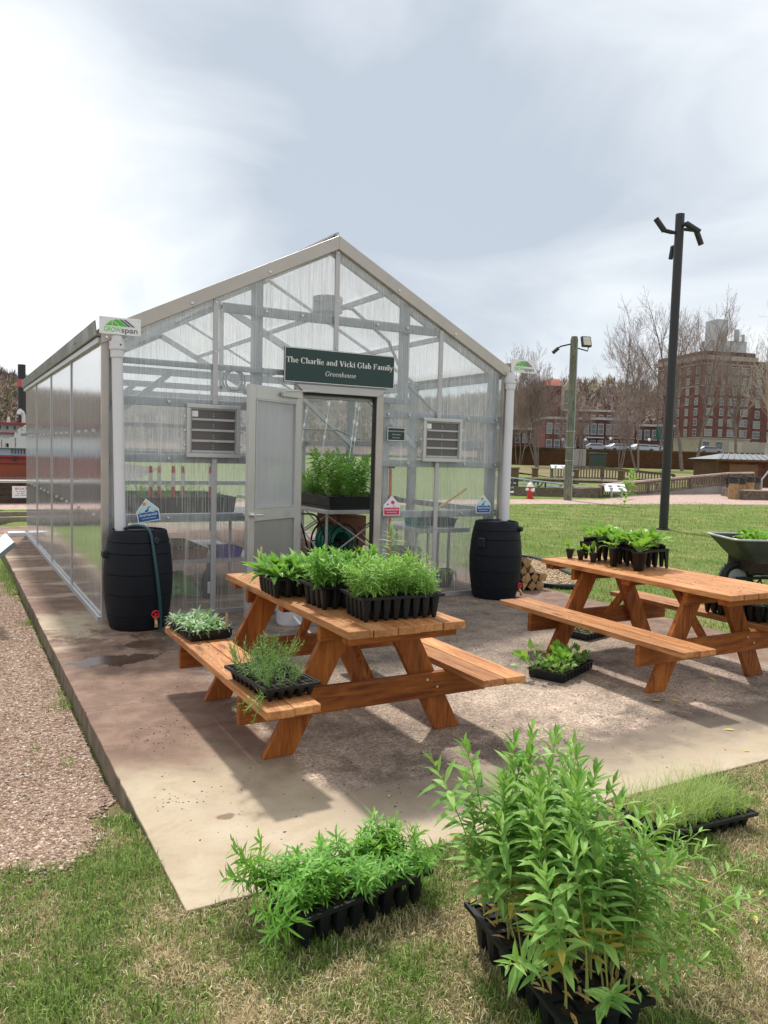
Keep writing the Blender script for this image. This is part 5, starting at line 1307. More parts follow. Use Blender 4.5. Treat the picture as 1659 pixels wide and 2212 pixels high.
# --- deep trays on the far bench of the right table
P8 = P2
tK, cells = plug_tray('seedling_tray', 'deep black tray of seedlings on the far bench of the right table', (5.17, 3.74, 0.3825), 0, 0.27, 0.52, 0.13, 4, 8)
plant_in(tK, P[:3], cells, 0.12, rnd, smin=0.4, smax=0.8, skip=0.3)
tL, cells = plug_tray('seedling_tray', 'deep black seedling tray on the far bench, nearer the camera than its twin', (5.17, 3.17, 0.3825), 0, 0.27, 0.52, 0.13, 4, 8)
plant_in(tL, P[:3], cells, 0.12, rnd, smin=0.4, smax=0.8, skip=0.3)

# ------------------------------------------------------------------ pots and the rack on the right table
def pot(name, label, loc, r0, r1, h, plants, group=None, square=False, cat='potted plant', z=None, kind=0):
    t = thing(name, label, cat, loc, rnd.uniform(0, 6.28) if not square else rnd.uniform(-.3, .3), group)
    mb = MB(); n = 4 if square else 14
    prof = [(r0 * .9, 0), (r0, 0.004), (r1 * .97, h - .014), (r1 * 1.06, h - .012), (r1 * 1.06, h), (r1 * .95, h), (r1 * .93, h - .012), (0, h - .013)]
    mb.lathe(prof, n); mb.build('pot', M_black, t, smooth=not square)
    mb = MB(); mb.lathe([(r1 * .92, h - .0118), (0, h - .008)], n, close=False); mb.build('soil', M_soil, t)
    for k, (me, s) in enumerate(plants):
        o = bpy.data.objects.new('plant', me); link(o, t); o.location = (rnd.uniform(-.004, .004), rnd.uniform(-.004, .004), h - .010); o.scale = (s, s, s); o.rotation_euler = (rnd.uniform(-.2, .2), rnd.uniform(-.2, .2), rnd.uniform(0, 6.28))
    return t
PB = [proto(rosette(rnd, 11, 0.095, 0.046, 0.95, 0.6, 0.45), 'light_leaf_plant', [L_light, L_stem]) for _ in range(5)]
T2 = (4.575, 4.04)
ORD = ('first', 'second', 'third', 'fourth', 'fifth', 'sixth', 'seventh', 'eighth', 'ninth', 'tenth', 'eleventh', 'twelfth')
rack = thing('pot_rack', 'black moulded rack holding narrow seedling pots on the right table', 'rack', (4.675, 4.46, 0.702), R(3))
mb = MB(); RW, RL, RH = 0.29, 0.64, 0.15; nx_, ny_ = 4, 9
dx, dy = RW / nx_, RL / ny_
xs_ = [-RW / 2]; ys_ = [-RL / 2]
for i in range(nx_): c = -RW / 2 + dx * (i + .5); xs_ += [c - dx * .40, c + dx * .40]
for j in range(ny_): c = -RL / 2 + dy * (j + .5); ys_ += [c - dy * .40, c + dy * .40]
xs_.append(RW / 2); ys_.append(RL / 2); N = len(xs_)
for z in (RH, RH - .006): mb.add([(x, y, z) for y in ys_ for x in xs_], [(j * N + i, j * N + i + 1, j * N + i + 1 + N, j * N + i + N) for j in range(len(ys_) - 1) for i in range(N - 1) if not (i % 2 and j % 2)])
for a, b, c, d in ((-RW / 2 - .003, RW / 2 + .003, -RL / 2 - .003, -RL / 2), (-RW / 2 - .003, RW / 2 + .003, RL / 2, RL / 2 + .003), (-RW / 2 - .003, -RW / 2, -RL / 2, RL / 2), (RW / 2, RW / 2 + .003, -RL / 2, RL / 2)): mb.box(a, b, c, d, RH - .018, RH + .001)
mb.build('rack_top', M_black, rack)
for sx in (-1, 1):
    for sy in (-1, 1):
        mb = MB(); x, y = sx * (RW / 2 - .008), sy * (RL / 2 - .008)
        mb.prism([(0, 0), (-sx * .018, 0), (-sx * .045, RH - .018), (0, RH - .018)], (x + sx * .008, y + sy * .008, 0), (1, 0, 0), (0, 0, 1), (0, -sy, 0), .004); mb.prism([(0, 0), (-sy * .018, 0), (-sy * .045, RH - .018), (0, RH - .018)], (x + sx * .008, y + sy * .003, 0), (0, 1, 0), (0, 0, 1), (-sx, 0, 0), .004); mb.build('leg', M_black, rack)
cr_, sr_ = math.cos(R(3)), math.sin(R(3))
for i in range(nx_):
    for j in range(ny_):
        if (i, j) in ((0, 5), (1, 3), (0, 7)) : continue
        x, y = -RW / 2 + dx * (i + .5), -RL / 2 + dy * (j + .5); wx, wy = 4.675 + x * cr_ - y * sr_, 4.46 + x * sr_ + y * cr_
        pot('seedling_pot', 'black tube pot with seedling, %s from the near end in the %s rack row' % (ORD[j], ('leftmost', 'second', 'third', 'rightmost')[i]), (wx, wy, 0.712), .014, .0265, .175, [(rnd.choice(PB), rnd.uniform(.7, 1.15))], 'tube pots standing in the rack')
mk = milkweed(rb, 0.56, (0.13, 0.0), False, 1.0, 0.55)
tp = thing('tall_seedling', 'tall single stemmed milkweed rising out of the pot rack on the right table', 'potted plant', (4.615, 4.47, 0.712))
mb = MB(); mb.lathe([(.014, 0), (.0265, .161), (.028, .175), (.024, .175), (.023, .163), (0, .162)], 14); mb.build('pot', M_black, tp, smooth=True)
o = bpy.data.objects.new('plant', None); link(o, tp); o.location = (0, 0, .163); mk[0].build('stem', L_stem, o); mk[1].build('leaves', [L_light, L_light], o)
pot('seedling_pot', 'small square black pot standing alone at the far corner of the right table', (4.50, 4.87, 0.702), .026, .042, .075, [(PB[0], .75)], None, True)
pot('seedling_pot', 'square black pot, middle of the three beside the rack', (4.515, 4.76, 0.702), .026, .042, .075, [(PB[1], .8)], None, True)
pot('seedling_pot', 'square black pot with trailing leaves, nearest of the three beside the rack', (4.50, 4.60, 0.702), .024, .040, .075, [(PB[2], .9)], None, True)
pot('seedling_pot', 'tall round black pot against the middle of the rack side', (4.487, 4.37, 0.702), .026, .036, .145, [(PB[3], 1.1)], None)
pot('seedling_pot', 'largest round black pot at the near corner of the rack', (4.497, 4.13, 0.702), .036, .054, .145, [(PB[4], 1.3), (PB[1], 1.1)], None)

# ------------------------------------------------------------------ inside the greenhouse
M_bench = metal_mat('bench_aluminium', (0.5, 0.5, 0.5), 0.4, 0.7)
def bench(label, x0, x1, y0, y1, z, braces=True):
    t = thing('growing_bench', label, 'bench', ((x0 + x1) / 2, (y0 + y1) / 2, 0)); w, l = (x1 - x0) / 2, (y1 - y0) / 2
    mb = MB(); mb.box(-w, w, -l, l, z - .05, z); mb.build('bench_top', M_bench, t, bevel=.004)
    for x in (-w + .12, w - .12):
        for y in (-l + .25, 0, l - .25):
            mb = MB(); mb.tube([(x, y, 0), (x, y, z - .05)], .018, 8); mb.build('leg', M_bench, t)
    if braces:
        mb = MB()
        for x in (-w + .12, w - .12):
            for y in (-l + .25, 0): mb.tube([(x, y, .12), (x, y + l - .25, z - .08)], .011, 6); mb.tube([(x, y, z - .08), (x, y + l - .25, .12)], .011, 6)
        for y in (-l + .25,): mb.tube([(-w + .12, y, .12), (w - .12, y, z - .08)], .011, 6); mb.tube([(-w + .12, y, z - .08), (w - .12, y, .12)], .011, 6)
        mb.build('cross_brace', M_bench, t)
    return t
def tub(name, label, x0, x1, y0, y1, z0, z1, mat=None, cat='planter'):
    t = thing(name, label, cat, ((x0 + x1) / 2, (y0 + y1) / 2, z0)); w, l, h = (x1 - x0) / 2, (y1 - y0) / 2, z1 - z0
    mb = MB(); V = lambda s, z: [(-w + s, -l + s, z), (w - s, -l + s, z), (w - s, l - s, z), (-w + s, l - s, z)]
    vs = V(.03, 0) + V(.012, h - .01) + V(0, h - .01) + V(0, h) + V(.016, h) + V(.03, .03)
    mb.add(vs, [tuple(range(4))[::-1]] + [(q * 4 + k, q * 4 + (k + 1) % 4, (q + 1) * 4 + (k + 1) % 4, (q + 1) * 4 + k) for q in range(5) for k in range(4)] + [(20, 21, 22, 23)])
    mb.build('basin', mat or M_black, t, bevel=.003)
    mb = MB(); mb.box(-w + .025, w - .025, -l + .025, l - .025, .032, h - .04); mb.build('soil', M_soil, t); return t
bench('silver bench with crossed legs inside the greenhouse, seen through the doorway', 4.22, 5.32, 9.05, 12.6, 0.78)
tR = tub('planting_tray', 'large black planting tray of leafy plants seen through the open door', 4.27, 5.30, 9.10, 12.4, 0.782, 0.955)
ri = random.Random(21)
PM = []
for k in range(4):
    a_, b_ = milkweed(ri, 0.64, (ri.uniform(-.16, .16), ri.uniform(-.1, .1)), False, 1.3, 0.05); b_.add(a_.v, a_.f, 1); PM.append(proto(b_, 'leafy_plant', [L_inside, L_stem]))
PL = [proto(aster(ri, 0.24, 0.12, 0.06, 0.008, 70, 4), 'feathery_plant', [L_inside, L_stem]) for _ in range(4)]
def grow(t, protos, n, bx, by, z, smin, smax, name='plant'):
    for k in range(n):
        o = bpy.data.objects.new(name, ri.choice(protos)); link(o, t); o.location = (ri.uniform(*bx), ri.uniform(*by), z); s = ri.uniform(smin, smax); o.scale = (s, s, s); o.rotation_euler = (ri.uniform(-.3, .3), ri.uniform(-.3, .3), ri.uniform(0, 6.28))
for k in range(58):
    o = bpy.data.objects.new('plant', ri.choice(PM)); link(o, tR); x_, y_ = ri.uniform(-.32, .40), ri.uniform(-1.5, -.4); s = (1.0 - 1.7 * max(0, abs(x_ - .02) - .07)) * ri.uniform(.85, 1.08); o.location = (x_, y_, .13); o.scale = (s * 1.15, s * 1.15, s); o.rotation_euler = (ri.uniform(-.25, .25), ri.uniform(-.3, .3), ri.uniform(0, 6.28))
grow(tR, PL, 14, (-.5, -.3), (-1.65, 0.2), .13, .8, 1.4)
grow(tR, PL, 40, (-.5, .5), (-1.6, 1.5), .13, .8, 1.5)
# hose reel and boxes under the bench
t = thing('hose_reel', 'black hose reel wound with green hose under the greenhouse bench', 'hose reel', (4.66, 9.72, 0), R(15))
mb = MB()
for k in range(9):
    y = -.16 + .04 * k; rr = .20 - .012 * (k % 2); mb.tube([(rr * math.cos(a), y + .004 * math.sin(a * 3), .30 + rr * math.sin(a)) for a in np.linspace(0, 6.283, 25)], .017, 7)
    rr -= .04; mb.tube([(rr * math.cos(a), y + .02, .30 + rr * math.sin(a)) for a in np.linspace(0, 6.283, 21)], .017, 6)
mb.build('wound_hose', M_hose2, t, smooth=True)
mb = MB()
for y in (-.20, .20):
    mb.tube([(.25 * math.cos(a), y, .30 + .25 * math.sin(a)) for a in np.linspace(0, 6.283, 25)], .014, 7)
    for a in range(4): mb.tube([(0, y, .30), (.25 * math.cos(a * 1.57), y, .30 + .25 * math.sin(a * 1.57))], .010, 6)
    mb.tube([(-.25, y * 1.2, 0.01), (-.05, y * 1.2, .34), (.22, y * 1.2, .01)], .014, 7)
mb.tube([(0, -.25, .3), (0, .25, .3)], .03, 8); mb.build('reel_frame', M_black, t)
mb = MB(); mb.tube(smooth_path([(-.22, -.24, .02), (-.38, -.22, .45), (-.50, -.2, .68), (-.56, 0, .70), (-.50, .2, .68), (-.38, .22, .45), (-.22, .24, .02)]), .013, 7); mb.build('handle', M_black, t)
t = thing('storage_box', 'brown cardboard coloured cabinet under the greenhouse bench, right of the hose reel', 'cabinet', (5.05, 10.3, 0)); mb = MB(); mb.box(-.22, .25, -.3, .4, 0.0, .62); mb.build('carcass', M_cardboard, t, bevel=.01); mb = MB(); mb.box(-.20, .23, -.302 - .01, -.302, .03, .30); mb.box(-.20, .23, -.312, -.302, .32, .60); mb.build('door', M_cardboard, t, bevel=.003)
# left: shelves with low trays, markers, cloth, bottle
bench('long low potting bench behind the left front wall of the greenhouse', 1.42, 2.95, 7.75, 9.6, 0.855, False)
mb = MB(); mb.box(1.45, 2.9, 7.8, 9.5, 0.36, 0.40); sh = mb.build('lower_shelf', M_bench); sh.name = 'shelf'; tag(sh, 'low shelf of potted plants under the potting bench, seen through the left front wall', 'shelf')
tub('planting_tray', 'long black basin on the potting bench, holding red and white marker sticks', 1.60, 2.62, 7.80, 9.0, 0.857, 1.035)
tL_ = bpy.data.objects['planting_tray.001']
grow(tL_, PL, 36, (-.45, .45), (-.5, .55), .10, .45, .9)
for k, x in enumerate((1.80, 1.90, 2.03, 2.14, 2.42)):
    t = thing('marker_stick', 'red and white marker stick in the basin inside the left wall, ' + ('leftmost of five', 'second from the left', 'third from the left', 'fourth from the left', 'rightmost, standing apart')[k], 'marker', (x, 8.1 + .05 * (k % 2), .995), 0, 'marker sticks in the basin')
    mb = MB(); mb.tube([(0, 0, 0), (0, 0, .13)], .019, 10); mb.build('red_base', M_redor, t); mb = MB(); mb.tube([(0, 0, .1305), (0, 0, .27)], .019, 10); mb.build('white_band', M_white, t); mb = MB(); mb.tube([(0, 0, .2705), (0, 0, .30), (0, 0, .315), (0, 0, .34)], [.019, .019, .016, .016], 10); mb.build('red_cap', M_redor, t)
t = tub('planting_tray', 'brown tray of yellow green plants on the low shelf inside the left wall', 1.6, 2.35, 7.85, 8.9, .402, .50, M_cardboard); PY = [proto(rosette(ri, 12, .10, .03, .9), 'yellow_plant', [L_light, L_stem]) for _ in range(3)]
grow(t, PY, 34, (-.33, .33), (-.48, .4), .07, .7, 1.5)
t = tub('storage_tub', 'small purple tub on the low shelf beside the door', 2.42, 2.72, 7.85, 8.2, .402, .50, M_purple, 'tub')
t = thing('folded_cloth', 'bright green folded tarpaulin on the floor under the shelf', 'tarpaulin', (1.95, 8.2, 0)); mb = MB()
N = 14; mb.add([(-.32 + .64 * i / N, -.3 + .6 * j / N, .20 + .05 * math.sin(i * .9 + j * .5) * math.cos(j * .8) - .12 * ((i - N / 2) / (N / 2)) ** 4 - .12 * ((j - N / 2) / (N / 2)) ** 4) for j in range(N + 1) for i in range(N + 1)], [(j * (N + 1) + i, j * (N + 1) + i + 1, (j + 1) * (N + 1) + i + 1, (j + 1) * (N + 1) + i) for j in range(N) for i in range(N)]); mb.box(-.30, .30, -.28, .28, 0, .09)
mb.build('cloth', flat_mat('lime_tarpaulin', (0.16, 0.42, 0.06), 0.5, 0, .25, 8), t, smooth=True)
t = thing('watering_jug', 'dark plastic jug on the greenhouse floor by the left joint strip', 'jug', (2.32, 7.8, 0)); mb = MB(); mb.lathe([(.06, 0), (.075, .02), (.075, .2), (.05, .26), (.022, .30), (.022, .36), (0, .36)], 14); mb.build('jug_body', M_black, t, smooth=True); mb = MB(); mb.box(-.03, .03, -.078, -.076, .06, .18); mb.build('jug_label', M_white, t)
# right: bench with bins, tools
bench('potting bench with bins behind the right front wall of the greenhouse', 4.56, 5.25, 7.35, 8.3, .70, False)
tub('storage_bin', 'teal bin on the bench behind the right front wall', 4.60, 4.82, 7.45, 7.8, .702, .86, M_teal, 'bin'); tub('storage_bin', 'dark green bin beside the teal bin behind the right wall', 4.88, 5.15, 7.45, 7.8, .702, .80, M_signgreen, 'bin')
t = thing('broom', 'broom with a yellow wooden handle leaning inside the right front wall', 'broom', (4.9, 7.3, 0)); mb = MB(); mb.tube([(-.18, .10, 0.86), (.42, .25, 1.14)], .014, 8); mb.build('handle', flat_mat('yellow_broom_handle', (.62, .36, .08), .5), t); mb = MB(); mb.box(-.3, -.16, .04, .16, .80, .87); mb.build('head', M_cardboard, t)
t = thing('shovel', 'red shovel leaning inside the wall right of the door', 'shovel', (4.22, 7.4, 0)); mb = MB(); mb.tube([(0, 0, .25), (.05, .12, 1.38)], .016, 8); mb.build('handle', M_redor, t); mb = MB(); mb.prism([(-.1, 0), (.1, 0), (.09, .28), (-.09, .28)], (0, -.02, 0), (1, 0, 0), (0, 0.1, 1), (0, 1, 0), .006); mb.build('blade', M_galv, t); mb = MB(); mb.tube([(-.0, .12, 1.38), (.1, .12, 1.38)], .016, 8); mb.build('grip', M_black, t)
t = thing('green_drum', 'dark green drum standing under the right bench', 'drum', (4.75, 8.0, 0)); mb = MB(); mb.lathe([(.2, 0), (.22, .02), (.22, .4), (.2, .42), (0, .42)], 20); mb.build('drum_body', flat_mat('olive_drum', (.08, .09, .06), .5), t, smooth=False)
t = thing('potted_palm', 'arching green plant on the floor inside the right corner of the greenhouse', 'plant', (5.05, 7.55, 0)); mb = MB(); 
for k in range(14): b = k * 2.4; strap(mb, (0, 0, .1), (math.cos(b) * .5, math.sin(b) * .5, 1), (0, 0, 1), .55, .035, 1.1)
mb.build('fronds', L_inside, t); mb = MB(); mb.lathe([(.08, 0), (.11, .16), (.1, .16), (0, .14)], 14); mb.build('pot', M_black, t)

# ------------------------------------------------------------------ firewood, mulch bed, wheelbarrow, panel
M_bark = flat_mat('bark', (0.13, 0.085, 0.055), .9, 0, .4, 20, .2, .6)
M_split = wood_mat('split_firewood', 'z', (0.38, 0.22, 0.10), (0.48, 0.31, 0.16), (0.25, 0.13, 0.06), .8)
rf = random.Random(2); k = 0
for row in range(4):
    for i in range((3, 3, 2, 1)[row]):
        x = 5.72 + .125 * i + (.04 if row % 2 else 0) + rf.uniform(-.008, .008); z = .056 + row * .092 + rf.uniform(-.004, .004)
        r_ = rf.uniform(.054, .072); nn = rf.choice([3, 4, 4, 5, 6]); mb = MB(); a0 = rf.uniform(0, 6.28)
        ang = sorted(a0 + 6.283 * (j + rf.uniform(-.2, .2)) / nn for j in range(nn)); pl = [(r_ * rf.uniform(.85, 1.08) * math.cos(a), r_ * rf.uniform(.85, 1.08) * math.sin(a)) for a in ang]
        t = thing('firewood_log', 'split firewood log, %s from the left in %s of the stack' % (ORD[i], ('the bottom row', 'the second row', 'the third row', 'the top row')[row]), 'log', (x, 6.93, z), 0, 'split logs stacked beside the right barrel')
        mb.add([(a, 0, b) for a, b in pl] + [(a, .36, b) for a, b in pl], [(j, (j + 1) % nn, nn + (j + 1) % nn, nn + j)[::-1] for j in range(nn)]); mb.build('bark_side', M_bark, t)
        mb = MB(); mb.add([(a, -.0005, b) for a, b in pl], [tuple(range(nn))]); mb.build('cut_face', M_split, t)
# mulch bed with black edging
loop = [(6.55, 6.98), (6.35, 7.15), (6.22, 7.6), (6.45, 8.4), (6.9, 9.3), (7.35, 9.75), (7.75, 9.6), (7.80, 9.1), (7.45, 8.3), (7.05, 7.4), (6.80, 7.03)]
lp = smooth_path([(x, y, float(gz(x, y)) + .035) for x, y in loop + [loop[0]]], 5)
mb = MB(); mb.tube(lp, .034, 8); tag(mb.build('bed_edging', M_black, smooth=True), 'black rubber edging looped round the wood chip bed beyond the slab', 'garden edging')
mb = MB(); mb.add([(p.x, p.y, p.z - .012) for p in lp[:-1]], [tuple(range(len(lp) - 1))]); tag(mb.build('mulch_bed', stone_mat('wood_chips', [(.22, .15, .09), (.40, .29, .18), (.58, .46, .31), (.25, .17, .10)], 30)), kind='structure')
cc = Vector((7.05, 8.4, 0)); pp = []
from mathutils.geometry import intersect_point_line
def inside(x, y, L):
    c = False; j = len(L) - 1
    for i in range(len(L)):
        if (L[i][1] > y) != (L[j][1] > y) and x < (L[j][0] - L[i][0]) * (y - L[i][1]) / (L[j][1] - L[i][1]) + L[i][0]: c = not c
        j = i
    return c
while len(pp) < 1900:
    x, y = rf.uniform(6.2, 7.8), rf.uniform(6.98, 9.75)
    if inside(x, y, loop): pp.append((x, y, float(gz(x, y)) + .03))
tag(pebbles('wood_chips', np.array(pp), rng.uniform(.008, .022, len(pp)), M_tint, np.array([(.62, .47, .30), (.45, .31, .18), (.30, .20, .12), (.70, .58, .42)])), kind='stuff')

t = thing('wheelbarrow', 'grey wheelbarrow full of young plants on the lawn at the right edge', 'wheelbarrow', (8.70, 5.80, float(gz(8.6, 5.9))), math.atan2(-.486, .873))
M_tub = flat_mat('worn_steel_tub', (0.050, 0.049, 0.047), .6, .0, .5, 5)
def tubring(x0, x1, w, z, n=8):
    pts = []
    for cx, cy_, a0 in ((x1 - .08, w - .08, 0), (x0 + .08, w - .08, 90), (x0 + .08, -w + .08, 180), (x1 - .08, -w + .08, 270)):
        for k in range(n): a = R(a0 + 90 * k / (n - 1)); pts.append((cx + .08 * math.cos(a), cy_ + .08 * math.sin(a), z))
    return pts
mb = MB(); r1, r2 = tubring(-.74, .66, .42, .69), tubring(-.36, .40, .24, .27); r1[:] = [(x, y, z - .05 * (x > 0) * 0) for x, y, z in r1]
r1i = [(x * .985, y * .97, z) for x, y, z in r1]; r2i = [(x * .96, y * .95, z + .02) for x, y, z in r2]; n = len(r1)
mb.add(r2 + r1 + r1i + r2i, [tuple(range(n))[::-1]] + [(q * n + k, q * n + (k + 1) % n, (q + 1) * n + (k + 1) % n, (q + 1) * n + k) for q in range(3) for k in range(n)] + [tuple(range(3 * n, 4 * n))]); mb.build('tub', M_tub, t)
mb = MB(); mb.tube(r1 + [r1[0]], .014, 8, False); mb.build('rim', metal_mat('rolled_rim', (.45, .45, .45), .4, .6), t, smooth=True)
wh = bpy.data.objects.new('wheel', None); link(wh, t); wh.location = (-.52, 0, .20)
mb = MB(); 
for k in range(24):
    pass
mb.tube([(.155 * math.cos(a), 0, .155 * math.sin(a)) for a in np.linspace(0, 6.283, 33)], .048, 10, False)
for k in range(30): a = k * 6.283 / 30; mb.bar((.19 * math.cos(a), -.035, .19 * math.sin(a)), (.19 * math.cos(a), .035, .19 * math.sin(a)), .018, .026, (math.cos(a), 0, math.sin(a)))
mb.build('tyre', M_rubber, wh); mb = MB(); mb.tube([(0, -.03, 0), (0, .03, 0)], .11, 20); mb.build('rim', M_galv, wh)
mb = MB()
for s in (-1, 1):
    mb.bar((-.56, s * .08, .20), (.20, s * .22, .262), .035, .035); mb.bar((.20, s * .22, .262), (1.0, s * .30, .56), .035, .035)
    mb.tube([(.16, s * .21, .25), (.25, s * .25, .02), (.36, s * .25, .02), (.48, s * .24, .30)], .015, 7); mb.tube([(-.30, s * .12, .23), (-.24, s * .14, .06), (-.1, s * .14, .25)], .013, 6)
mb.build('frame', M_black, t)
mb = MB(); mb.box(-.40, .42, -.25, .25, .262, .269); mb.build('bed_plate', M_galv, t)
mb = MB(); mb.box(-.50, .50, -.30, .30, .30, .60); mb.build('soil', M_soil, t)
for k in range(58):
    o = bpy.data.objects.new('plant', rnd.choice(PB if k % 3 else P6)); link(o, t); o.location = (rnd.uniform(-.36, .5), rnd.uniform(-.32, .32), .60); s = rnd.uniform(.9, 1.8); o.scale = (s, s, s); o.rotation_euler = (rnd.uniform(-.3, .3), rnd.uniform(-.3, .3), rnd.uniform(0, 6.28))
# information panel at the left edge (only its corner shows)
t = thing('information_panel', 'white topped tilted information panel cut off by the left edge of the picture', 'information panel', (0, 0, 0))
c = at(31.5, 1172.5, 7.4); ex = Vector((-.87, -.10, -.30)); 
a1 = at(31, 1171.5, 7.0); b1_ = at(12.5, 1152, 7.5); d1_ = at(-60, 1245, 6.85)
u1, u2 = (b1_ - a1), (d1_ - a1); nn_ = u1.cross(u2).normalized(); nn_ = nn_ if nn_.z > 0 else -nn_
mb = MB(); q4 = [a1, a1 + u1, a1 + u1 * 1.0 + u2, a1 + u2]; mb.add(q4 + [p_ - nn_ * .035 for p_ in q4], [(0, 1, 2, 3), (7, 6, 5, 4), (0, 4, 5, 1), (1, 5, 6, 2), (2, 6, 7, 3), (3, 7, 4, 0)], 0)
mb.build('panel_board', [flat_mat('grey_green_panel_edge', (.16, .21, .21), .6)], t)
mb = MB(); mb.add([p_ + nn_ * .004 for p_ in q4], [(0, 1, 2, 3)] if (u1.cross(u2)).z > 0 else [(3, 2, 1, 0)]); mb.build('panel_face', M_white, t)
cc_ = (a1 + u1 / 2 + u2 * .7); mb = MB(); mb.tube([(cc_.x, cc_.y, float(gz(cc_.x, cc_.y)) - .02), (cc_.x, cc_.y, cc_.z - .03)], .04, 10); mb.build('post', M_darkmetal, t)

# fallen yellow leaves
M_fall = leaf_mat('yellow_fallen_leaf', (.52, .42, .08), (.74, .66, .24), 2, .6, .2)
mb = MB(); leaf(mb, (0, 0, 0), (1, 0, .08), (0, 0, 1), .06, .018, .1, .4); LF = proto(mb, 'fallen_leaf', [M_fall])
for (u, v, zz, lb) in ((1465, 1897, 0, 'in the grass right of the milkweed, beside another leaf'), (1537, 1907, 0, 'in the grass below the sedge tray, right of its neighbour'), (1640, 1934, 0, 'in the grass at the right edge, upper one'), (1630, 1975, 0, 'in the grass at the right edge, lower one'), (966, 1811, 0, 'in the grass between the two foreground trays'), (840, 1722, 1, 'on the concrete behind the narrow leaved tray'), (1588, 1577, 1, 'on the concrete strip in front of the right table'), (1620, 1622, 1, 'on the concrete strip closest to the right lawn edge'), (1430, 1515, 1, 'on the patio in the right table shadow, left of two'), (1450, 1512, 1, 'on the patio in the right table shadow, right of two'), (1545, 1470, 1, 'on the patio between the legs of the right table'), (1530, 2010, 0, 'in the grass under the drooping milkweed stems')):
    q = at(u, v, 1.0) - Vector((0, 0, EYE)); gg = .004 if zz else -.004; q = Vector((0, 0, EYE)) + q * ((gg - EYE) / q.z)
    o = bpy.data.objects.new('fallen_leaf', LF); link(o); o.location = q; o.rotation_euler = (rnd.uniform(-.3, .3), rnd.uniform(-.2, .2), rnd.uniform(0, 6.28)); s = rnd.uniform(.8, 1.3); o.scale = (s, s, s)
    tag(o, 'small yellow fallen leaf ' + lb, 'leaf', 'yellow fallen leaves')
# grit on the tabletops
for nm, (xa, xb, ya, yb, z, n) in {'tabletop_crumbs': (1.62, 2.22, 3.18, 4.9, .703, 90), 'bench_crumbs': (1.2, 1.46, 3.8, 4.55, .3835, 110), 'far_tabletop_crumbs': (4.3, 4.88, 3.15, 4.2, .703, 60), 'far_bench_crumbs': (3.86, 4.1, 3.2, 4.9, .3835, 45)}.items():
    pc = np.stack([rng.uniform(xa, xb, n), rng.uniform(ya, yb, n), np.full(n, z)], 1); tag(pebbles(nm, pc, rng.uniform(.002, .0055, n), M_tint, crc[:2]), kind='stuff')

# ------------------------------------------------------------------ poles, hydrant, hut and fences beyond the lawn
bx, by = 14.36, 12.51; t = thing('lamp_post', 'tall dark metal pole with angled spotlights on the lawn', 'lamp post', (bx, by, float(gz(bx, by))))
mb = MB(); mb.tube([(0, 0, 0), (0, 0, 7.08)], [.100, .098], 24); mb.tube([(0, 0, 0), (0, 0, .03)], .16, 24); mb.build('pole', M_darkmetal, t, smooth=False)
RT = Vector((.8735, -.486, 0)).normalized()
def spot_(h, p, d, L=.38, r=.062):
    p, d = Vector(p), Vector(d).normalized(); s_ = bpy.data.objects.new('spotlight', None); link(s_, t)
    mb = MB(); mb.tube([p, p + d * L], r, 16); mb.build('housing', M_darkmetal, s_)
    mb = MB(); mb.tube([(0, 0, h), p * .55 + Vector((0, 0, h * .45)), p + d * .02], [.022, .045, .045], 10); mb.build('arm', M_darkmetal, s_)
    mb = MB(); mb.tube([p + d * (L + .001), p + d * (L + .004)], r * .85, 14); mb.build('lens', M_black, s_)
spot_(6.66, RT * -.33 + Vector((0, 0, 6.70)), (RT * -.62 + Vector((0, 0, .80))), .34)
spot_(6.80, RT * .06 + Vector((-.05, -.14, 6.84)), (RT * .75 + Vector((-.1, -.2, -.55))), .36)
spot_(6.75, RT * .40 + Vector((0.1, .12, 6.80)), (RT * .38 + Vector((0, 0, -.92))), .36)
spot_(6.40, RT * -.07 + Vector((.1, .16, 6.42)), (RT * -.12 + Vector((0, 0, -.95))), .28, .05)
M_pole = wood_mat('green_treated_pole', 'z', (.16, .165, .125), (.25, .24, .185), (.08, .085, .065), .9, 5)
bx, by = 20.5, 22.45; t = thing('utility_pole', 'weathered green wooden pole with a floodlight on top, beyond the lawn', 'pole', (bx, by, float(gz(bx, by))))
mb = MB(); mb.tube([(0, 0, 0), (.0, 0, 3), (-.02, 0, 6.0), (-.02, 0, 6.12)], [.155, .15, .14, .11], 14); mb.build('pole', M_pole, t)
mb = MB(); mb.tube([(.02, -.17, 0), (.02, -.165, 3), (0, -.15, 5.9)], .015, 6); 
for z in (2.0, 2.6, 1.5): mb.tube([(.165 * math.cos(a), .165 * math.sin(a), z) for a in np.linspace(0, 6.28, 13)], .012, 5)
mb.cbox((.02, -.19, 1.0), .10, .05, .14); mb.build('conduit', M_galv, t)
f_ = bpy.data.objects.new('floodlight', None); link(f_, t); f_.location = RT * .44 + Vector((0, 0, 5.95)); f_.rotation_euler = (R(72), 0, math.atan2(RT.y, RT.x) + .25)
mb = MB(); mb.box(-.19, .19, -.20, .20, -.09, .04); mb.build('housing', M_darkmetal, f_, bevel=.02); mb = MB(); mb.box(-.15, .15, -.16, .16, .041, .048); mb.build('lens', flat_mat('lamp_glass', (.55, .5, .42), .2), f_)
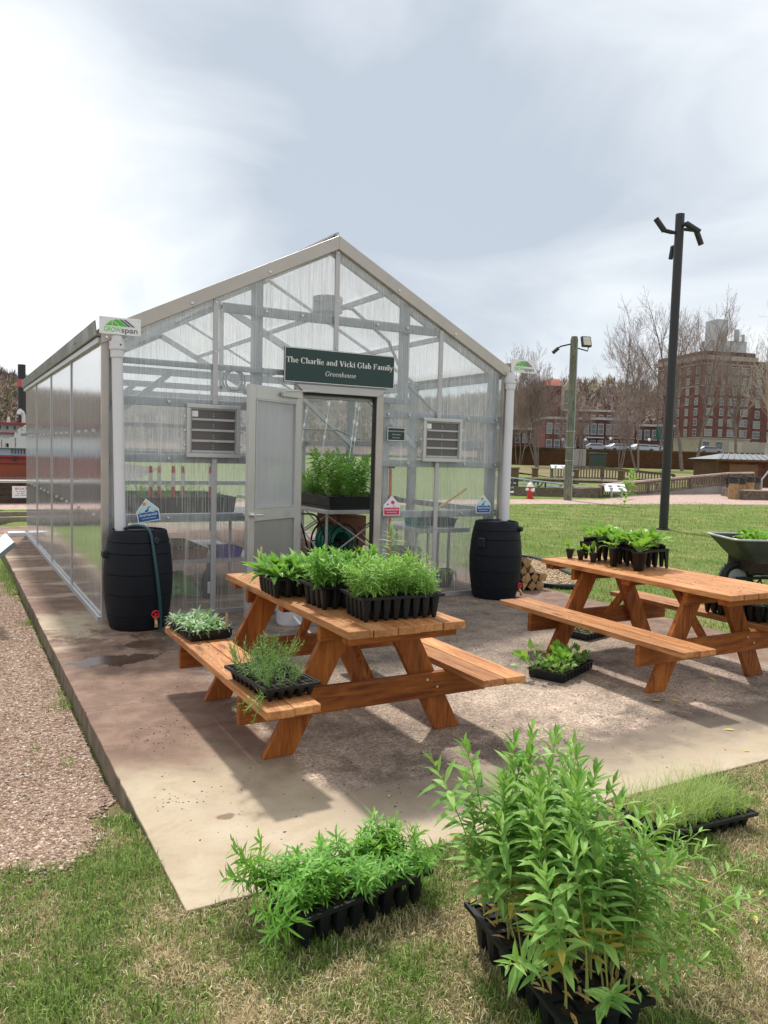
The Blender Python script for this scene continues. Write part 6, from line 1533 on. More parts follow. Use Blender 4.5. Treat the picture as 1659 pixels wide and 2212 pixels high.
mb = MB(); mb.tube([RT * .1 + Vector((0, 0, 5.7)), RT * .5 + Vector((0, 0, 5.6)), RT * .52 + Vector((0, 0, 5.75))], .025, 6); mb.tube([RT * -.1 + Vector((0, 0, 5.85)), RT * -.5 + Vector((0, 0, 5.75)), RT * -.75 + Vector((0, 0, 5.6))], .03, 6); mb.tube([RT * -.60 + Vector((0, 0, 5.68)), RT * -.80 + Vector((0, 0, 5.50))], .07, 8); mb.build('bracket', M_darkmetal, t)

t = thing('fire_hydrant', 'red fire hydrant with a white bonnet beside the path', 'fire hydrant', (19.5, 23.45, float(gz(19.5, 23.4))))
mb = MB(); mb.lathe([(.15, 0), (.15, .05), (.11, .06), (.11, .42), (.13, .43), (.13, .46)], 18); mb.build('barrel', flat_mat('hydrant_red', (.55, .02, .02), .4), t, smooth=False)
mb = MB(); mb.lathe([(.13, .462), (.12, .50), (.09, .57), (.04, .61), (.035, .66), (0, .66)], 18); mb.tube([(-.19, 0, .36), (.19, 0, .36)], .055, 10); mb.tube([(0, -.19, .34), (0, 0, .34)], .065, 10); mb.build('bonnet', M_white, t)

M_dock = wood_mat('grey_dock_wood', 'x', (.155, .12, .095), (.25, .20, .16), (.075, .055, .04), .85, 4)
M_dockz = wood_mat('grey_dock_wood_upright', 'z', (.17, .13, .105), (.26, .21, .17), (.09, .065, .05), .85, 4)
M_cap = wood_mat('pale_handrail', 'x', (.52, .43, .35), (.62, .54, .46), (.38, .30, .24), .8, 4)
def rail_run(name, label, pts, h, pick=True, cap=M_cap, wall=None, posts=2.2, pw=.09, low=0.15, cat='fence', capw=.16):
    """pts: ground points; h: heights of the handrail above each"""
    t = thing(name, label, cat, pts[0]); o0 = Vector(pts[0]); P = [Vector(p) - o0 for p in pts]
    hs = h if hasattr(h, '__len__') else [h] * len(P)
    for i in range(len(P) - 1):
        a, b = P[i], P[i + 1]; ha, hb = hs[i], hs[i + 1]; L = (b - a).length
        za, zb = Vector((0, 0, ha)), Vector((0, 0, hb)); mb = MB(); mb.bar(a + za, b + zb, capw, .08); mb.build('handrail', cap, t)
        mb = MB(); mb.bar(a + za * .88, b + zb * .88, .05, .12); mb.bar(a + Vector((0, 0, low)), b + Vector((0, 0, low)), .05, .12); mb.build('rail', M_dock, t)
        n = max(1, int(L / posts))
        for k in range(n + 1 if i == len(P) - 2 else n): q = a.lerp(b, k / n); hh = ha + (hb - ha) * k / n; mb = MB(); mb.bar(q, q + Vector((0, 0, hh - .026)), pw * 1.5, pw * 1.5, (b - a).normalized()); mb.build('post', M_dockz, t)
        if pick:
            n = int(L / .21); mb = MB()
            for k in range(n): q = a.lerp(b, (k + .5) / n); hh = (ha + (hb - ha) * (k + .5) / n) * .93; mb.bar(q + Vector((0, 0, low + .06)), q + Vector((0, 0, hh - .05)), .10, .03, (b - a).normalized().cross(Vector((0, 0, 1))))
            mb.build('picket_panel', M_dockz, t)
    return t
def atz(u, v, z=-.05):
    d = at(u, v, 1.0) - Vector((0, 0, EYE)); return Vector((0, 0, EYE)) + d * ((z - EYE) / d.z)
def xy(q, z): return Vector((q.x, q.y, z))
g0 = -.05
def up_at(u, v, ground):
    """height above the point 'ground' (same depth) at which (u,v) is seen"""
    dep = (Vector(ground) - Vector((0, 0, EYE))).dot(FWD); return at(u, v, dep).z - ground.z
# ramp fence rising to the right on a concrete plinth
A = atz(1295, 1075); B = atz(1399, 1069); Cc = atz(1572, 1067); De = atz(1624, 1066)
hA, hB_, hC, hD = up_at(1295, 1049, A), up_at(1399, 1038, B), up_at(1572, 1022, Cc), up_at(1624, 1021, De); wC = up_at(1572, 1045, Cc)
up = lambda q: Vector((0, 0, q))
rail_run('ramp_fence', 'grey brown picket fence on a ramp with a concrete base, rising to the right', [A + up(.02), B + up(.10), Cc + up(wC), De + up(wC)], [hA, hB_ - .10, hC - wC, hD - wC], posts=2.2, low=.03, pw=.11)
mb = MB(); off = Vector((.3, .5, 0)); bt = [A, B, Cc, De]; tp_ = [A + up(.02), B + up(.10), Cc + up(wC), De + up(wC)]
for i in range(3):
    mb.add([bt[i], bt[i + 1], tp_[i + 1], tp_[i], bt[i] + off, bt[i + 1] + off, tp_[i + 1] + off, tp_[i] + off], [(0, 1, 2, 3), (5, 4, 7, 6), (3, 2, 6, 7)])
t = mb.build('ramp_wall', flat_mat('grey_concrete', (.27, .25, .235), .85, 0, .15, 3)); tag(t, 'low grey concrete base wall under the ramp fence', 'wall')
rail_run('picket_fence', 'short picket fence between the wooden pole and the small sign', [atz(1238, 1074), atz(1296, 1076)], [up_at(1238, 1053, atz(1238, 1074)), up_at(1296, 1052, atz(1296, 1076))], posts=1.8, capw=.1)
# steel gangway
M_gang = metal_mat('gangway_aluminium', (.42, .45, .47), .45, .5)
t = thing('gangway', 'grey metal gangway with railings left of the wooden pole', 'gangway', (0, 0, 0))
g1, g2 = atz(1085, 1070), atz(1268, 1074); g1 = Vector((g1.x, g1.y, -.1)); off = Vector((.7, 1.3, 0))
for s_, oo in ((0, Vector((0, 0, 0))), (1, off)):
    mb = MB(); h1, h2 = up_at(1085, 1030, g1), up_at(1268, 1053, g2)
    for k, f in enumerate((1.0, .72, .46, .2)): mb.tube([g1 + oo + Vector((0, 0, h1 * f)), g2 + oo + Vector((0, 0, h2 * f))], .035 if k == 0 else .022, 6)
    mb.build('handrail', M_gang, t)
    for k in range(7):
        q = g1.lerp(g2, k / 6) + oo; hh = h1 + (h2 - h1) * k / 6; mb = MB(); mb.tube([q, q + Vector((0, 0, hh))], .04, 6); mb.build('post', M_darkmetal if k % 2 else M_gang, t)
        if k % 2 == 0 and k < 6: q2 = g1.lerp(g2, (k + .9) / 6) + oo; mb = MB(); mb.tube([q, q2 + Vector((0, 0, hh * .95))], .03, 6); mb.build('brace', M_darkmetal, t)
mb = MB(); mb.bar((g1 + off / 2) + Vector((0, 0, .1)), (g2 + off / 2) + Vector((0, 0, .1)), 1.4, .12); mb.build('deck', M_gang, t)
# low timber sill in front of the gangway
q1, q2 = atz(1110, 1071), atz(1291, 1076); mb = MB(); mb.bar(xy(q1, .12), xy(q2, .12), .2, .42); tag(mb.build('timber_sill', M_dock), 'low dark timber sill along the grass behind the hydrant', 'timber edging')
# middle guard rails
t = rail_run('guard_rail', 'low timber guard rail with heavy posts behind the gangway', [atz(1060, 1050, -.05) , atz(1300, 1056, -.05), atz(1420, 1058, -.05)], [up_at(1060, 1029, atz(1060, 1050)), up_at(1300, 1038, atz(1300, 1056)), up_at(1420, 1043, atz(1420, 1058))], pick=False, posts=3.2, pw=.1, low=.35)
for u, vt, vb, lb in ((1155, 1011, 1042, 'left of the wooden pole'), (1243, 1014, 1046, 'just right of the wooden pole'), (1340, 1016, 1046, 'above the display panel'), (1110, 1009, 1060, 'beside the right downspout')):
    q = atz(u, vb); hh = up_at(u, vt, q); mb = MB(); mb.box(-.16, .16, -.16, .16, 0, hh - .08); tt = thing('timber_post', 'thick brown timber guard rail post, ' + lb, 'post', q, .5, 'thick timber posts by the guard rail'); mb.build('shaft', M_bark, tt, bevel=.02); mb = MB(); mb.box(-.20, .20, -.20, .20, hh - .08, hh); mb.build('cap', M_dock, tt, bevel=.02)
q1, q2, q3 = atz(1190, 1036), atz(1300, 1039), atz(1456, 1044)
rail_run('deck_fence', 'dark picket fence of the upper deck behind the guard rail', [xy(q1, .0), xy(q2, 0), xy(q3, 0)], [up_at(1190, 1004, xy(q1, 0)), up_at(1300, 1009, xy(q2, 0)), up_at(1456, 1025, xy(q3, 0))], cap=M_dock, posts=2.6)
# interpretive sign
def lectern(label, ul, ur, vt, vb, vg):
    q1, q2 = atz(ul + 12, vg), atz(ur - 12, vg); t = thing('display_panel', label, 'information panel', q1); d = q2 - q1; hh = up_at(ul + 12, vb, q1)
    for q in (Vector((0, 0, 0)), d): mb = MB(); mb.tube([q, q + Vector((0, 0, hh + .12))], .045, 8); mb.build('post', M_galv, t)
    ht = up_at(ul, vt, q1); back = Vector((.25, .42, 0)); dh = d.normalized() * .30; P_ = [-dh + Vector((0, 0, hh)), d + dh + Vector((0, 0, hh)), d + dh + back + Vector((0, 0, ht)), -dh + back + Vector((0, 0, ht))]
    mb = MB(); n_ = (P_[1] - P_[0]).cross(P_[3] - P_[0]).normalized(); mb.add(P_ + [p_ - n_ * .04 for p_ in P_], [(0, 1, 2, 3), (7, 6, 5, 4), (0, 4, 5, 1), (1, 5, 6, 2), (2, 6, 7, 3), (3, 7, 4, 0)]); mb.build('panel_board', M_white, t)
    mb = MB(); e1, e2 = P_[1] - P_[0], P_[3] - P_[0]
    for a, b in ((.2, .55), (.6, .55), (.22, .25), (.64, .2)): mb.add([P_[0] + e1 * (a + x) + e2 * (b + y) + n_ * .005 for x, y in ((0, 0), (.16, 0), (.16, .2), (0, .2))], [(0, 1, 2, 3)])
    mb.build('picture', M_logo_grey, t)
lectern('white tilted display panel on two posts beside the path', 1308, 1354, 1045, 1061, 1076)
lectern('smaller white tilted display panel on the upper deck behind the pole', 1186, 1230, 1004, 1011, 1046)
# bollards with rope caps and landing box on the right
for k, (u, vt, vb, w) in enumerate(((1583, 1029, 1079, .17), (1600, 1031, 1077.5, .15), (1618, 1029, 1068, .19), (1634, 1030, 1065, .18), (1574, 1033, 1068, .12))):
    q = atz(u, vb); hh = up_at(u, vt, q); tt = thing('mooring_post', ['brown mooring post with a dark cap, nearest the lawn', 'second brown mooring post right of the nearest one', 'third mooring post with a dark flat cap', 'rightmost mooring post in the row near the hut', 'thin grey mooring post left of the others'][k], 'mooring post', q)
    mb = MB(); mb.tube([(0, 0, 0), (0, 0, hh - .3)], [w * 1.25, w * 1.15], 12); mb.build('post', flat_mat('mooring_wood%s' % ('' if k else ''), (.30, .185, .09), .85, 0, .35, 6) if k < 3 else M_dockz, tt)
    mb = MB(); mb.tube([(0, 0, hh - .3), (0, 0, hh - .02)], w * 1.32, 12); mb.box(-w * 1.5, w * 1.5, -w * 1.3, w * 1.3, hh - .06, hh); mb.build('cap', M_darkmetal, tt)
t = thing('landing_box', 'low grey timber box frame at the right edge beyond the path', 'timber box', (0, 0, 0)); q1, q2 = atz(1603, 1080), atz(1730, 1083); mb = MB(); mb.bar(xy(q1, .15), xy(q2, .15), .15, .40); mb.bar(xy(q1, .15), xy(q1 + Vector((2.6, 3.0, 0)), .15), .15, .40); mb.build('side', M_dock, t); mb = MB(); mb.bar(xy(q1, .375), xy(q2, .375), .25, .05); mb.build('top_rail', M_cap, t)
t = thing('hoop_rail', 'grey metal hoop handrail at the right edge beyond the path', 'handrail', (0, 0, 0)); q = atz(1644, 1066); dd_ = RT * .9; mb = MB(); mb.tube([q, q + Vector((0, 0, .75)), q + dd_ * .4 + Vector((0, 0, 1.25)), q + dd_ * 1.3 + Vector((0, 0, 1.3)), q + dd_ * 1.4], .045, 8); mb.build('tube', M_galv, t)
# brown hut with a ribbed metal roof
M_brownwall = wood_mat('brown_boarding', 'z', (.105, .045, .020), (.145, .066, .031), (.06, .026, .012), .8, 1.2)
M_ribroof = metal_mat('ribbed_metal_roof', (.20, .215, .225), .6, .3)
dep = 52.0; L0 = at(1551, 1030, dep); Rg = at(1800, 1030, dep); zt_ = at(1600, 993, dep).z; zr = at(1600, 981, dep + 2.1).z
t = thing('wooden_hut', 'brown boarded hut with a grey ribbed metal roof at the right edge', 'hut', (L0.x, L0.y, -.1)); dd_ = (Rg - L0); dd_.z = 0; dd_.normalize(); pr = Vector((-dd_.y, dd_.x, 0)); W_ = 11.0; Dp = 4.2
mb = MB(); base = [Vector((0, 0, 0)), dd_ * W_, dd_ * W_ + pr * Dp, pr * Dp]; hh = zt_ + .1
mb.add(base + [b + Vector((0, 0, hh)) for b in base], [(0, 1, 5, 4), (1, 2, 6, 5), (2, 3, 7, 6), (3, 0, 4, 7)]); mb.build('wall', M_brownwall, t)
mb = MB(); e0 = -dd_ * .3 - pr * .4; hz = Vector((0, 0, hh)); rz_ = Vector((0, 0, hh + (zr - zt_)))
mb.add([e0 + hz, e0 + dd_ * (W_ + .6) + hz, dd_ * (W_ - .5) + pr * Dp * .5 + rz_, dd_ * 1.0 + pr * Dp * .5 + rz_, e0 + pr * (Dp + .8) + hz, e0 + dd_ * (W_ + .6) + pr * (Dp + .8) + hz], [(0, 1, 2, 3), (0, 3, 4), (3, 2, 5, 4), (1, 5, 2)]); 
for k in range(26):
    f = (k + .5) / 26; a = e0 + hz + dd_ * (W_ + .6) * f; b = dd_ * (1.0 + (W_ - 1.5) * f) + pr * Dp * .5 + rz_; mb.bar(a + Vector((0, 0, .03)), b + Vector((0, 0, .03)), .06, .06)
mb.build('roof', M_ribroof, t); mb = MB(); mb.bar(e0 + hz - Vector((0, 0, .06)), e0 + dd_ * (W_ + .6) + hz - Vector((0, 0, .06)), .06, .14); mb.build('eave_board', M_brownwall, t)
mb = MB(); mb.bar(dd_ * .7 - pr * .03 + Vector((0, 0, hh - .75)), dd_ * 2.6 - pr * .03 + Vector((0, 0, hh - .75)), .03, .9); mb.build('board_patch', wood_mat('paler_patch', 'x', (.15, .075, .035), (.19, .10, .05), (.10, .05, .025)), t)
# long brown board wall
dep = 112.0; a_, b_ = at(1030, 1006, dep + 12), at(1900, 1015, dep - 4); t = thing('board_wall', 'long dark brown board wall behind the bare trees', 'wall', (a_.x, a_.y, .2)); v_ = b_ - a_; v_.z = 0
zt_ = at(1400, 974, dep).z
mb = MB(); mb.bar(Vector((0, 0, (zt_ - .2) / 2)), v_ + Vector((0, 0, (zt_ - .2) / 2)), .2, zt_ - .2); mb.build('boarding', M_brownwall, t)
mb = MB(); mb.bar(Vector((0, 0, zt_ - .15)), v_ + Vector((0, 0, zt_ - .15)), .3, .12); mb.build('capping', M_dock, t)
dep = 106; q = at(1290, 1017, dep); t = thing('transformer_box', 'dark green utility box in front of the brown board wall', 'utility box', (q.x, q.y, .3)); mb = MB(); mb.box(-.9, .9, -.7, .7, 0, 2.0); mb.build('cabinet', flat_mat('dark_green_box', (.02, .05, .04), .5), t, bevel=.08); mb = MB(); mb.box(-1.0, 1.0, -.8, .8, 2.0, 2.15); mb.build('lid', flat_mat('dark_green_lid', (.04, .08, .07), .5), t, bevel=.05)
dep = 100; q = at(1250, 1018, dep); t = thing('meter_cabinet', 'pale grey metal cabinet in front of the board wall, beside the wooden pole', 'utility box', (q.x, q.y, .3)); mb = MB(); mb.box(-.7, .7, -.5, .5, 0, 2.5); mb.build('cabinet', flat_mat('pale_grey_box', (.35, .33, .32), .6), t, bevel=.05); mb = MB(); mb.box(-.02, .02, -.52, -.5, .1, 2.4); mb.build('door_seam', M_darkmetal, t)

# ------------------------------------------------------------------ bare trees
M_trunk = flat_mat('bare_tree_bark', (0.19, 0.155, 0.14), .9, 0, .25, 1.2)
M_twig = flat_mat('reddish_bare_twigs', (0.28, 0.21, 0.195), .9, 0, .2, .4)
M_trunkp = flat_mat('pale_birch_bark', (0.42, 0.37, 0.32), .9, 0, .25, 1.2)
def bare_tree(label, loc, H, seed, spread=.42, stems=1, split=.28, twigm=None, trunkm=None, dens=1.0, cat='tree', group='bare trees beyond the lawn', tw=.019, rad=.0115):
    rt = random.Random(seed); t = thing('bare_tree', label, cat, loc, 0, group); tr, cr = MB(), MB()
    def grow(p, d, L, r, lev):
        n = 4; pts = [p]; rs = [r]; q = Vector(p); dd = Vector(d)
        for k in range(n):
            dd = (dd + Vector((rt.uniform(-.12, .12), rt.uniform(-.12, .12), rt.uniform(-.02, .14)))).normalized(); q = q + dd * L / n; pts.append(q.copy()); rs.append(max(r * (1 - .52 * (k + 1) / n), .006))
        tgt = tr if lev < 2 else cr
        tgt.tube(pts, [max(x, tw * .5) for x in rs], 6 if lev < 1 else (4 if lev < 3 else 3), False)
        if lev >= 5 or L < H * .022: return
        m = {0: 7, 1: 6, 2: 5, 3: 3, 4: 2}[lev] ; m = max(2, int(round(m * dens)))
        for k in range(m):
            f = (.30 if lev else split) + (1 - (.30 if lev else split)) * (k + rt.random()) / m; i = min(int(f * n), n - 1); pp = pts[i].lerp(pts[i + 1], f * n - i)
            a = rt.uniform(0, 6.28); ax = (pts[i + 1] - pts[i]).normalized(); s = ax.cross(Vector((math.cos(a), math.sin(a), .1))).normalized()
            ang = rt.uniform(.40, .85) * (1.1 if lev else spread * 2.0)
            nd_ = (ax * math.cos(ang) + s * math.sin(ang) + Vector((0, 0, .12))).normalized()
            grow(pp, nd_, L * rt.uniform(.42, .66) * (1.15 - .45 * f), rs[i] * .55, lev + 1)
        grow(pts[-1], dd, L * .5, rs[-1], lev + 1)
    for s in range(stems):
        a = rt.uniform(0, 6.28); ld = Vector((math.cos(a) * .22, math.sin(a) * .22, 1)).normalized() if stems > 1 else Vector((0, 0, 1))
        grow(Vector((math.cos(a) * .3, math.sin(a) * .3, 0)) if stems > 1 else Vector((0, 0, 0)), ld, H * (.62 if stems == 1 else .6) * rt.uniform(.9, 1.05), H * rad * (1 if stems == 1 else .6), 0)
    tr.build('trunk', trunkm or M_trunk, t); cr.build('crown', twigm or M_twig, t); return t
def base(u, dep): q = at(u, 1000, dep); return Vector((q.x, q.y, float(gz(q.x, q.y))))
bare_tree('wide multi stemmed bare tree left of the wooden pole', base(1163, 104), 14.0, 3, stems=5, dens=.9)
bare_tree('tall bare tree right of the wooden pole with the widest crown', base(1352 + 27, 100), 18.5, 14, stems=2, dens=1.0)
bare_tree('tall straight bare tree just right of the tall lamp post', base(1474, 100), 21.5, 9)
bare_tree('bare tree with a thick dark trunk in front of the brick hotel', base(1502, 100), 18.5, 23, split=.35)
bare_tree('bare tree with drooping limbs in front of the middle of the hotel', base(1590, 112), 21.0, 31, split=.3)
bare_tree('pale barked tree at the right edge in front of the hotel wing', base(1648, 90), 19.0, 44, trunkm=M_trunkp, twigm=M_trunkp, dens=.8)
bare_tree('small bare tree between the wooden pole and the utility box', base(1243, 98), 9.0, 51, stems=3, dens=.8)
bare_tree('small forked bare tree right of the utility box', base(1338, 96), 9.5, 52, stems=3, dens=.8)
bare_tree('slender bare tree hidden partly by the lamp post', base(1420, 120), 15.5, 61, dens=.9)
bare_tree('bare tree beside the left greenhouse downspout of the right barrel', base(1120, 120), 13.0, 63, stems=3, dens=.9)
bare_tree('bare tree at the far right edge above the hut roof', base(1690, 110), 21.0, 66, dens=.9)

# ------------------------------------------------------------------ town: hotel, brick rows, church, cars
M_brick = flat_mat('red_brick', (0.155, 0.070, 0.060), .9, 0, .25, .5, .1)
M_brick2 = flat_mat('darker_red_brick', (0.115, 0.052, 0.047), .9, 0, .2, .5, .1)
M_lime = flat_mat('cream_limestone', (0.38, 0.335, 0.265), .85, 0, .12, .3, .1)
M_win = flat_mat('window_glass', (0.10, 0.115, 0.125), .15, 0, .3, 1)
M_winp = flat_mat('drawn_blind', (0.22, 0.225, 0.21), .5, 0, .2, 1)
M_frame = flat_mat('window_frame_paint', (0.40, 0.385, 0.36), .6, 0, .05)
def building(name, label, origin, dx, W, D, H, mat, cat='building'):
    """block whose front runs from origin along dx; returns (empty, frame dirs)"""
    t = thing(name, label, cat, origin); dx = Vector((dx.x, dx.y, 0)).normalized(); dn_ = Vector((-dx.y, dx.x, 0))
    mb = MB(); b = [Vector((0, 0, -4)), dx * W + Vector((0, 0, -4)), dx * W + dn_ * D + Vector((0, 0, -4)), dn_ * D + Vector((0, 0, -4))]
    mb.add(b + [Vector((q.x, q.y, H)) for q in b], [(0, 1, 5, 4), (1, 2, 6, 5), (2, 3, 7, 6), (3, 0, 4, 7), (4, 5, 6, 7)]); mb.build('wall', mat, t); return t, dx, dn_
def window(t, p, dx, dn_, w, h, pane=None, sub=True, lintel=True):
    f = MB(); q = p - dn_ * .12
    for a, b, c, d in ((-w / 2 - .12, w / 2 + .12, h, h + .22), (-w / 2 - .12, w / 2 + .12, -.18, 0), (-w / 2 - .12, -w / 2, 0, h), (w / 2, w / 2 + .12, 0, h), (-w / 2, w / 2, h * .48, h * .53)):
        f.add([q + dx * a + Vector((0, 0, c)), q + dx * b + Vector((0, 0, c)), q + dx * b + Vector((0, 0, d)), q + dx * a + Vector((0, 0, d))] + [p + dx * a + Vector((0, 0, c)), p + dx * b + Vector((0, 0, c)), p + dx * b + Vector((0, 0, d)), p + dx * a + Vector((0, 0, d))], [(0, 1, 2, 3), (4, 0, 3, 7), (1, 5, 6, 2), (3, 2, 6, 7), (4, 5, 1, 0)])
    fo = f.build('window', M_frame, t)
    g = MB(); r_ = p - dn_ * .05; g.add([r_ - dx * w / 2, r_ + dx * w / 2, r_ + dx * w / 2 + Vector((0, 0, h)), r_ - dx * w / 2 + Vector((0, 0, h))], [(0, 1, 2, 3)]); g.build('pane', pane or M_win, fo)
def band(t, name, dx, dn_, W, D, z0, z1, out, mat):
    mb = MB(); p = [-dx * out - dn_ * out, dx * (W + out) - dn_ * out, dx * (W + out) + dn_ * (D + out), -dx * out + dn_ * (D + out)]
    mb.add([q + Vector((0, 0, z0)) for q in p] + [q + Vector((0, 0, z1)) for q in p], [(0, 1, 5, 4), (1, 2, 6, 5), (2, 3, 7, 6), (3, 0, 4, 7), (4, 5, 6, 7), (3, 2, 1, 0)]); mb.build(name, mat, t)
hd = 250.0
c0 = at(1509, 1000, hd); c1_ = at(1616, 1000, hd + 4); zg = -1.0; dxh = c1_ - c0; Wh = Vector((dxh.x, dxh.y, 0)).length
ztop = at(1560, 762, hd).z; Hh = ztop - zg
t, dx, dn_ = building('hotel', 'tall red brick hotel with cream stone trim behind the trees on the right', Vector((c0.x, c0.y, zg)), dxh, Wh, 26, Hh, M_brick, 'hotel')
band(t, 'cornice', dx, dn_, Wh, 26, Hh - 2.6, Hh - 1.2, .9, M_lime); band(t, 'cornice', dx, dn_, Wh, 26, Hh - 4.0, Hh - 3.6, .35, M_lime); band(t, 'parapet', dx, dn_, Wh, 26, Hh - 1.2, Hh + .2, .15, M_brick2)
fl = 3.32; base_h = Hh - 4.0 - 7 * fl
band(t, 'stone_base', dx, dn_, Wh, 26, -3, base_h - .2, .12, M_lime); band(t, 'string_course', dx, dn_, Wh, 26, base_h + 5 * fl - .25, base_h + 5 * fl + .05, .25, M_lime); band(t, 'string_course', dx, dn_, Wh, 26, base_h - .2, base_h + .1, .35, M_lime)
rw = random.Random(5)
for f in range(7):
    for k, fx in enumerate((.15, .39, .60, .85)):
        z = base_h + f * fl + .7
        if k in (0, 2, 3):
            for s in (-1, 1): window(t, dx * (Wh * fx + s * .72) + Vector((0, 0, z)), dx, dn_, 1.05, 1.9, M_win if rw.random() < .45 else M_winp)
        else: window(t, dx * Wh * fx + Vector((0, 0, z)), dx, dn_, 1.2, 1.9, M_win if rw.random() < .6 else M_winp)
    if f in (5, 6):
        for fx in (.15, .60, .85):
            for sg in (-1.75, 1.75): mb = MB(); mb.bar(dx * (Wh * fx + sg) - dn_ * .1 + Vector((0, 0, z - .6)), dx * (Wh * fx + sg) - dn_ * .1 + Vector((0, 0, z + 2.6)), .45, .12, dn_); mb.build('pilaster', M_lime, t)
    # receding left flank
    for k in range(5):
        window(t, dn_ * (3 + k * 5.0) + Vector((0, 0, z)), -dn_, dx, 1.5, 1.9, M_winp if k % 2 else M_win)
for z, h, ws in ((base_h - 3.6, 2.4, 2.3), (base_h - 8.2, 2.9, 3.0)):
    for fx in (.12, .38, .64, .88): window(t, dx * Wh * fx + Vector((0, 0, z)) - dn_ * .12, dx, dn_, ws, h)
p0 = dx * Wh * .36 + dn_ * 6; mb = MB(); 
for a, b, z0, z1 in ((0, 13, Hh + .2, Hh + 4.8), (1.5, 5.5, Hh + 4.8, Hh + 11.5)):
    q = [p0 + dx * a, p0 + dx * b, p0 + dx * b + dn_ * 6, p0 + dx * a + dn_ * 6]; mb.add([Vector((v.x, v.y, z0)) for v in q] + [Vector((v.x, v.y, z1)) for v in q], [(0, 1, 5, 4), (1, 2, 6, 5), (2, 3, 7, 6), (3, 0, 4, 7), (4, 5, 6, 7)])
mb.build('roof_plant_room', flat_mat('pale_roof_block', (.45, .46, .47), .8), t)
mb = MB(); mb.tube([p0 + dx * 9 + Vector((0, 0, Hh + 4.8)), p0 + dx * 9 + Vector((0, 0, Hh + 8.5))], .8, 8); mb.tube([p0 + dx * 11.5 + Vector((0, 0, Hh + 4.8)), p0 + dx * 11.5 + Vector((0, 0, Hh + 7))], .5, 8); mb.build('roof_vent', M_galv, t)
# left wing of the flank recedes; lower wing to the right
cR = Vector((c0.x, c0.y, zg)) + dx * (Wh + .3) + dn_ * 2.0; Hw = at(1620, 778, hd).z - zg
t, dx2, dn2 = building('hotel_wing', 'lower plain brick wing of the hotel running off the right edge', cR, dxh, 34, 20, Hw, M_brick, 'building')
band(t, 'coping', dx2, dn2, 34, 20, Hw - .3, Hw + .1, .2, M_brick2)
for f in range(9):
    for k in range(6): window(t, dx2 * (3.4 + k * 5.4) + Vector((0, 0, Hw - 4.6 - f * 3.35)), dx2, dn2, 1.5 if f < 5 else 2.4, 2.0, M_winp if (f + k) % 2 else M_win)
dep = 215; q0, q1 = at(1600, 1000, dep), at(1900, 1000, dep); t, a_, b_ = building('parking_deck', 'pale concrete street level arcade below the hotel wing', Vector((q0.x, q0.y, -1)), q1 - q0, 40, 8, at(1600, 955, dep).z + 1, M_lime, 'building')
for k in range(9): mb = MB(); s = a_ * (2.2 + k * 4.2) - b_ * .05; mb.add([s + Vector((0, 0, 0)), s + a_ * 3.0 + Vector((0, 0, 0)), s + a_ * 3.0 + Vector((0, 0, 3.6)), s + Vector((0, 0, 3.6))], [(0, 1, 2, 3)]); mb.build('opening', M_darkmetal, t)
def row_house(label, u0, u1, vt, dep, mat, nwin, flat=None, canopy=None):
    q0, q1 = at(u0, 1000, dep), at(u1, 1000, dep); W = (q1 - q0).length; Hb = at((u0 + u1) / 2, vt, dep).z + 1
    t, a_, b_ = building('brick_building', label, Vector((q0.x, q0.y, -1)), q1 - q0, W, 14, Hb, mat)
    band(t, 'cornice', a_, b_, W, 14, Hb - .5, Hb + .15, .3, flat or M_frame)
    for f in range(2):
        for k in range(nwin): window(t, a_ * W * (k + .5) / nwin + Vector((0, 0, Hb - 4.2 - f * 4.3)), a_, b_, 1.25, 2.5, M_win if (k + f) % 3 else M_winp)
    if canopy: mb = MB(); z = Hb - 5.2; mb.bar(a_ * .5 - b_ * .8 + Vector((0, 0, z)), a_ * (W - .5) - b_ * .8 + Vector((0, 0, z)), 1.6, .25); mb.build('canopy', canopy, t)
    return t
M_yel = flat_mat('ochre_balcony', (.45, .33, .13), .7)
row_house('low red brick building with tall windows left of the wooden pole', 1175, 1244, 902, 205, M_brick, 4)
row_house('low red brick building with a pale blue front right of the wooden pole', 1255, 1302, 903, 208, M_brick2, 3, canopy=flat_mat('pale_blue_sign_board', (.45, .56, .62), .5))
row_house('low red brick building with a yellow balcony', 1303, 1368, 905, 212, M_brick, 4, canopy=M_yel)
row_house('plain brick building behind the parked cars', 1369, 1452, 918, 222, M_brick2, 5)
row_house('distant brick building seen beside the right barrel downspout', 1075, 1172, 925, 235, M_brick2, 6)
t = row_house('taller red roofed brick block above the low brick row', 1215, 1320, 886, 250, M_brick, 6)
# hillside
def hill(name, us, vs, dep, dep0, seed, col):
    """ridge line through pixels (us,vs) at depth dep, sloping down towards the viewer"""
    nU, nS = 160, 26; U = np.linspace(us[0], us[-1], nU); V_ = np.interp(U, us, vs); pts = []
    for s in range(nS):
        f = s / (nS - 1)
        for u, v in zip(U, V_):
            d = dep0 + (dep - dep0) * f; top = at(u, v, dep); q = at(u, 1000, d); h = (top.z - 3) * (f ** 0.8) + 1.2
            n = mnoise.noise(Vector((q.x * .012, q.y * .012, seed))) * 5 + mnoise.noise(Vector((q.x * .05, q.y * .05, seed))) * 1.6
            pts.append((q.x, q.y, h + n * min(1, f * 3) * (1.1 - .6 * f)))
    q_ = list(pts); 
    for i, (u, v) in enumerate(zip(U, V_)): q = at(u, 1000, dep + 260); pts.append((q.x, q.y, -5))
    F = [(s * nU + i, s * nU + i + 1, (s + 1) * nU + i + 1, (s + 1) * nU + i) for s in range(nS) for i in range(nU - 1)]
    o = np_mesh(name, np.array(pts), np.array(F), col, smooth=True); tag(o, kind='structure'); return q_, nU, nS
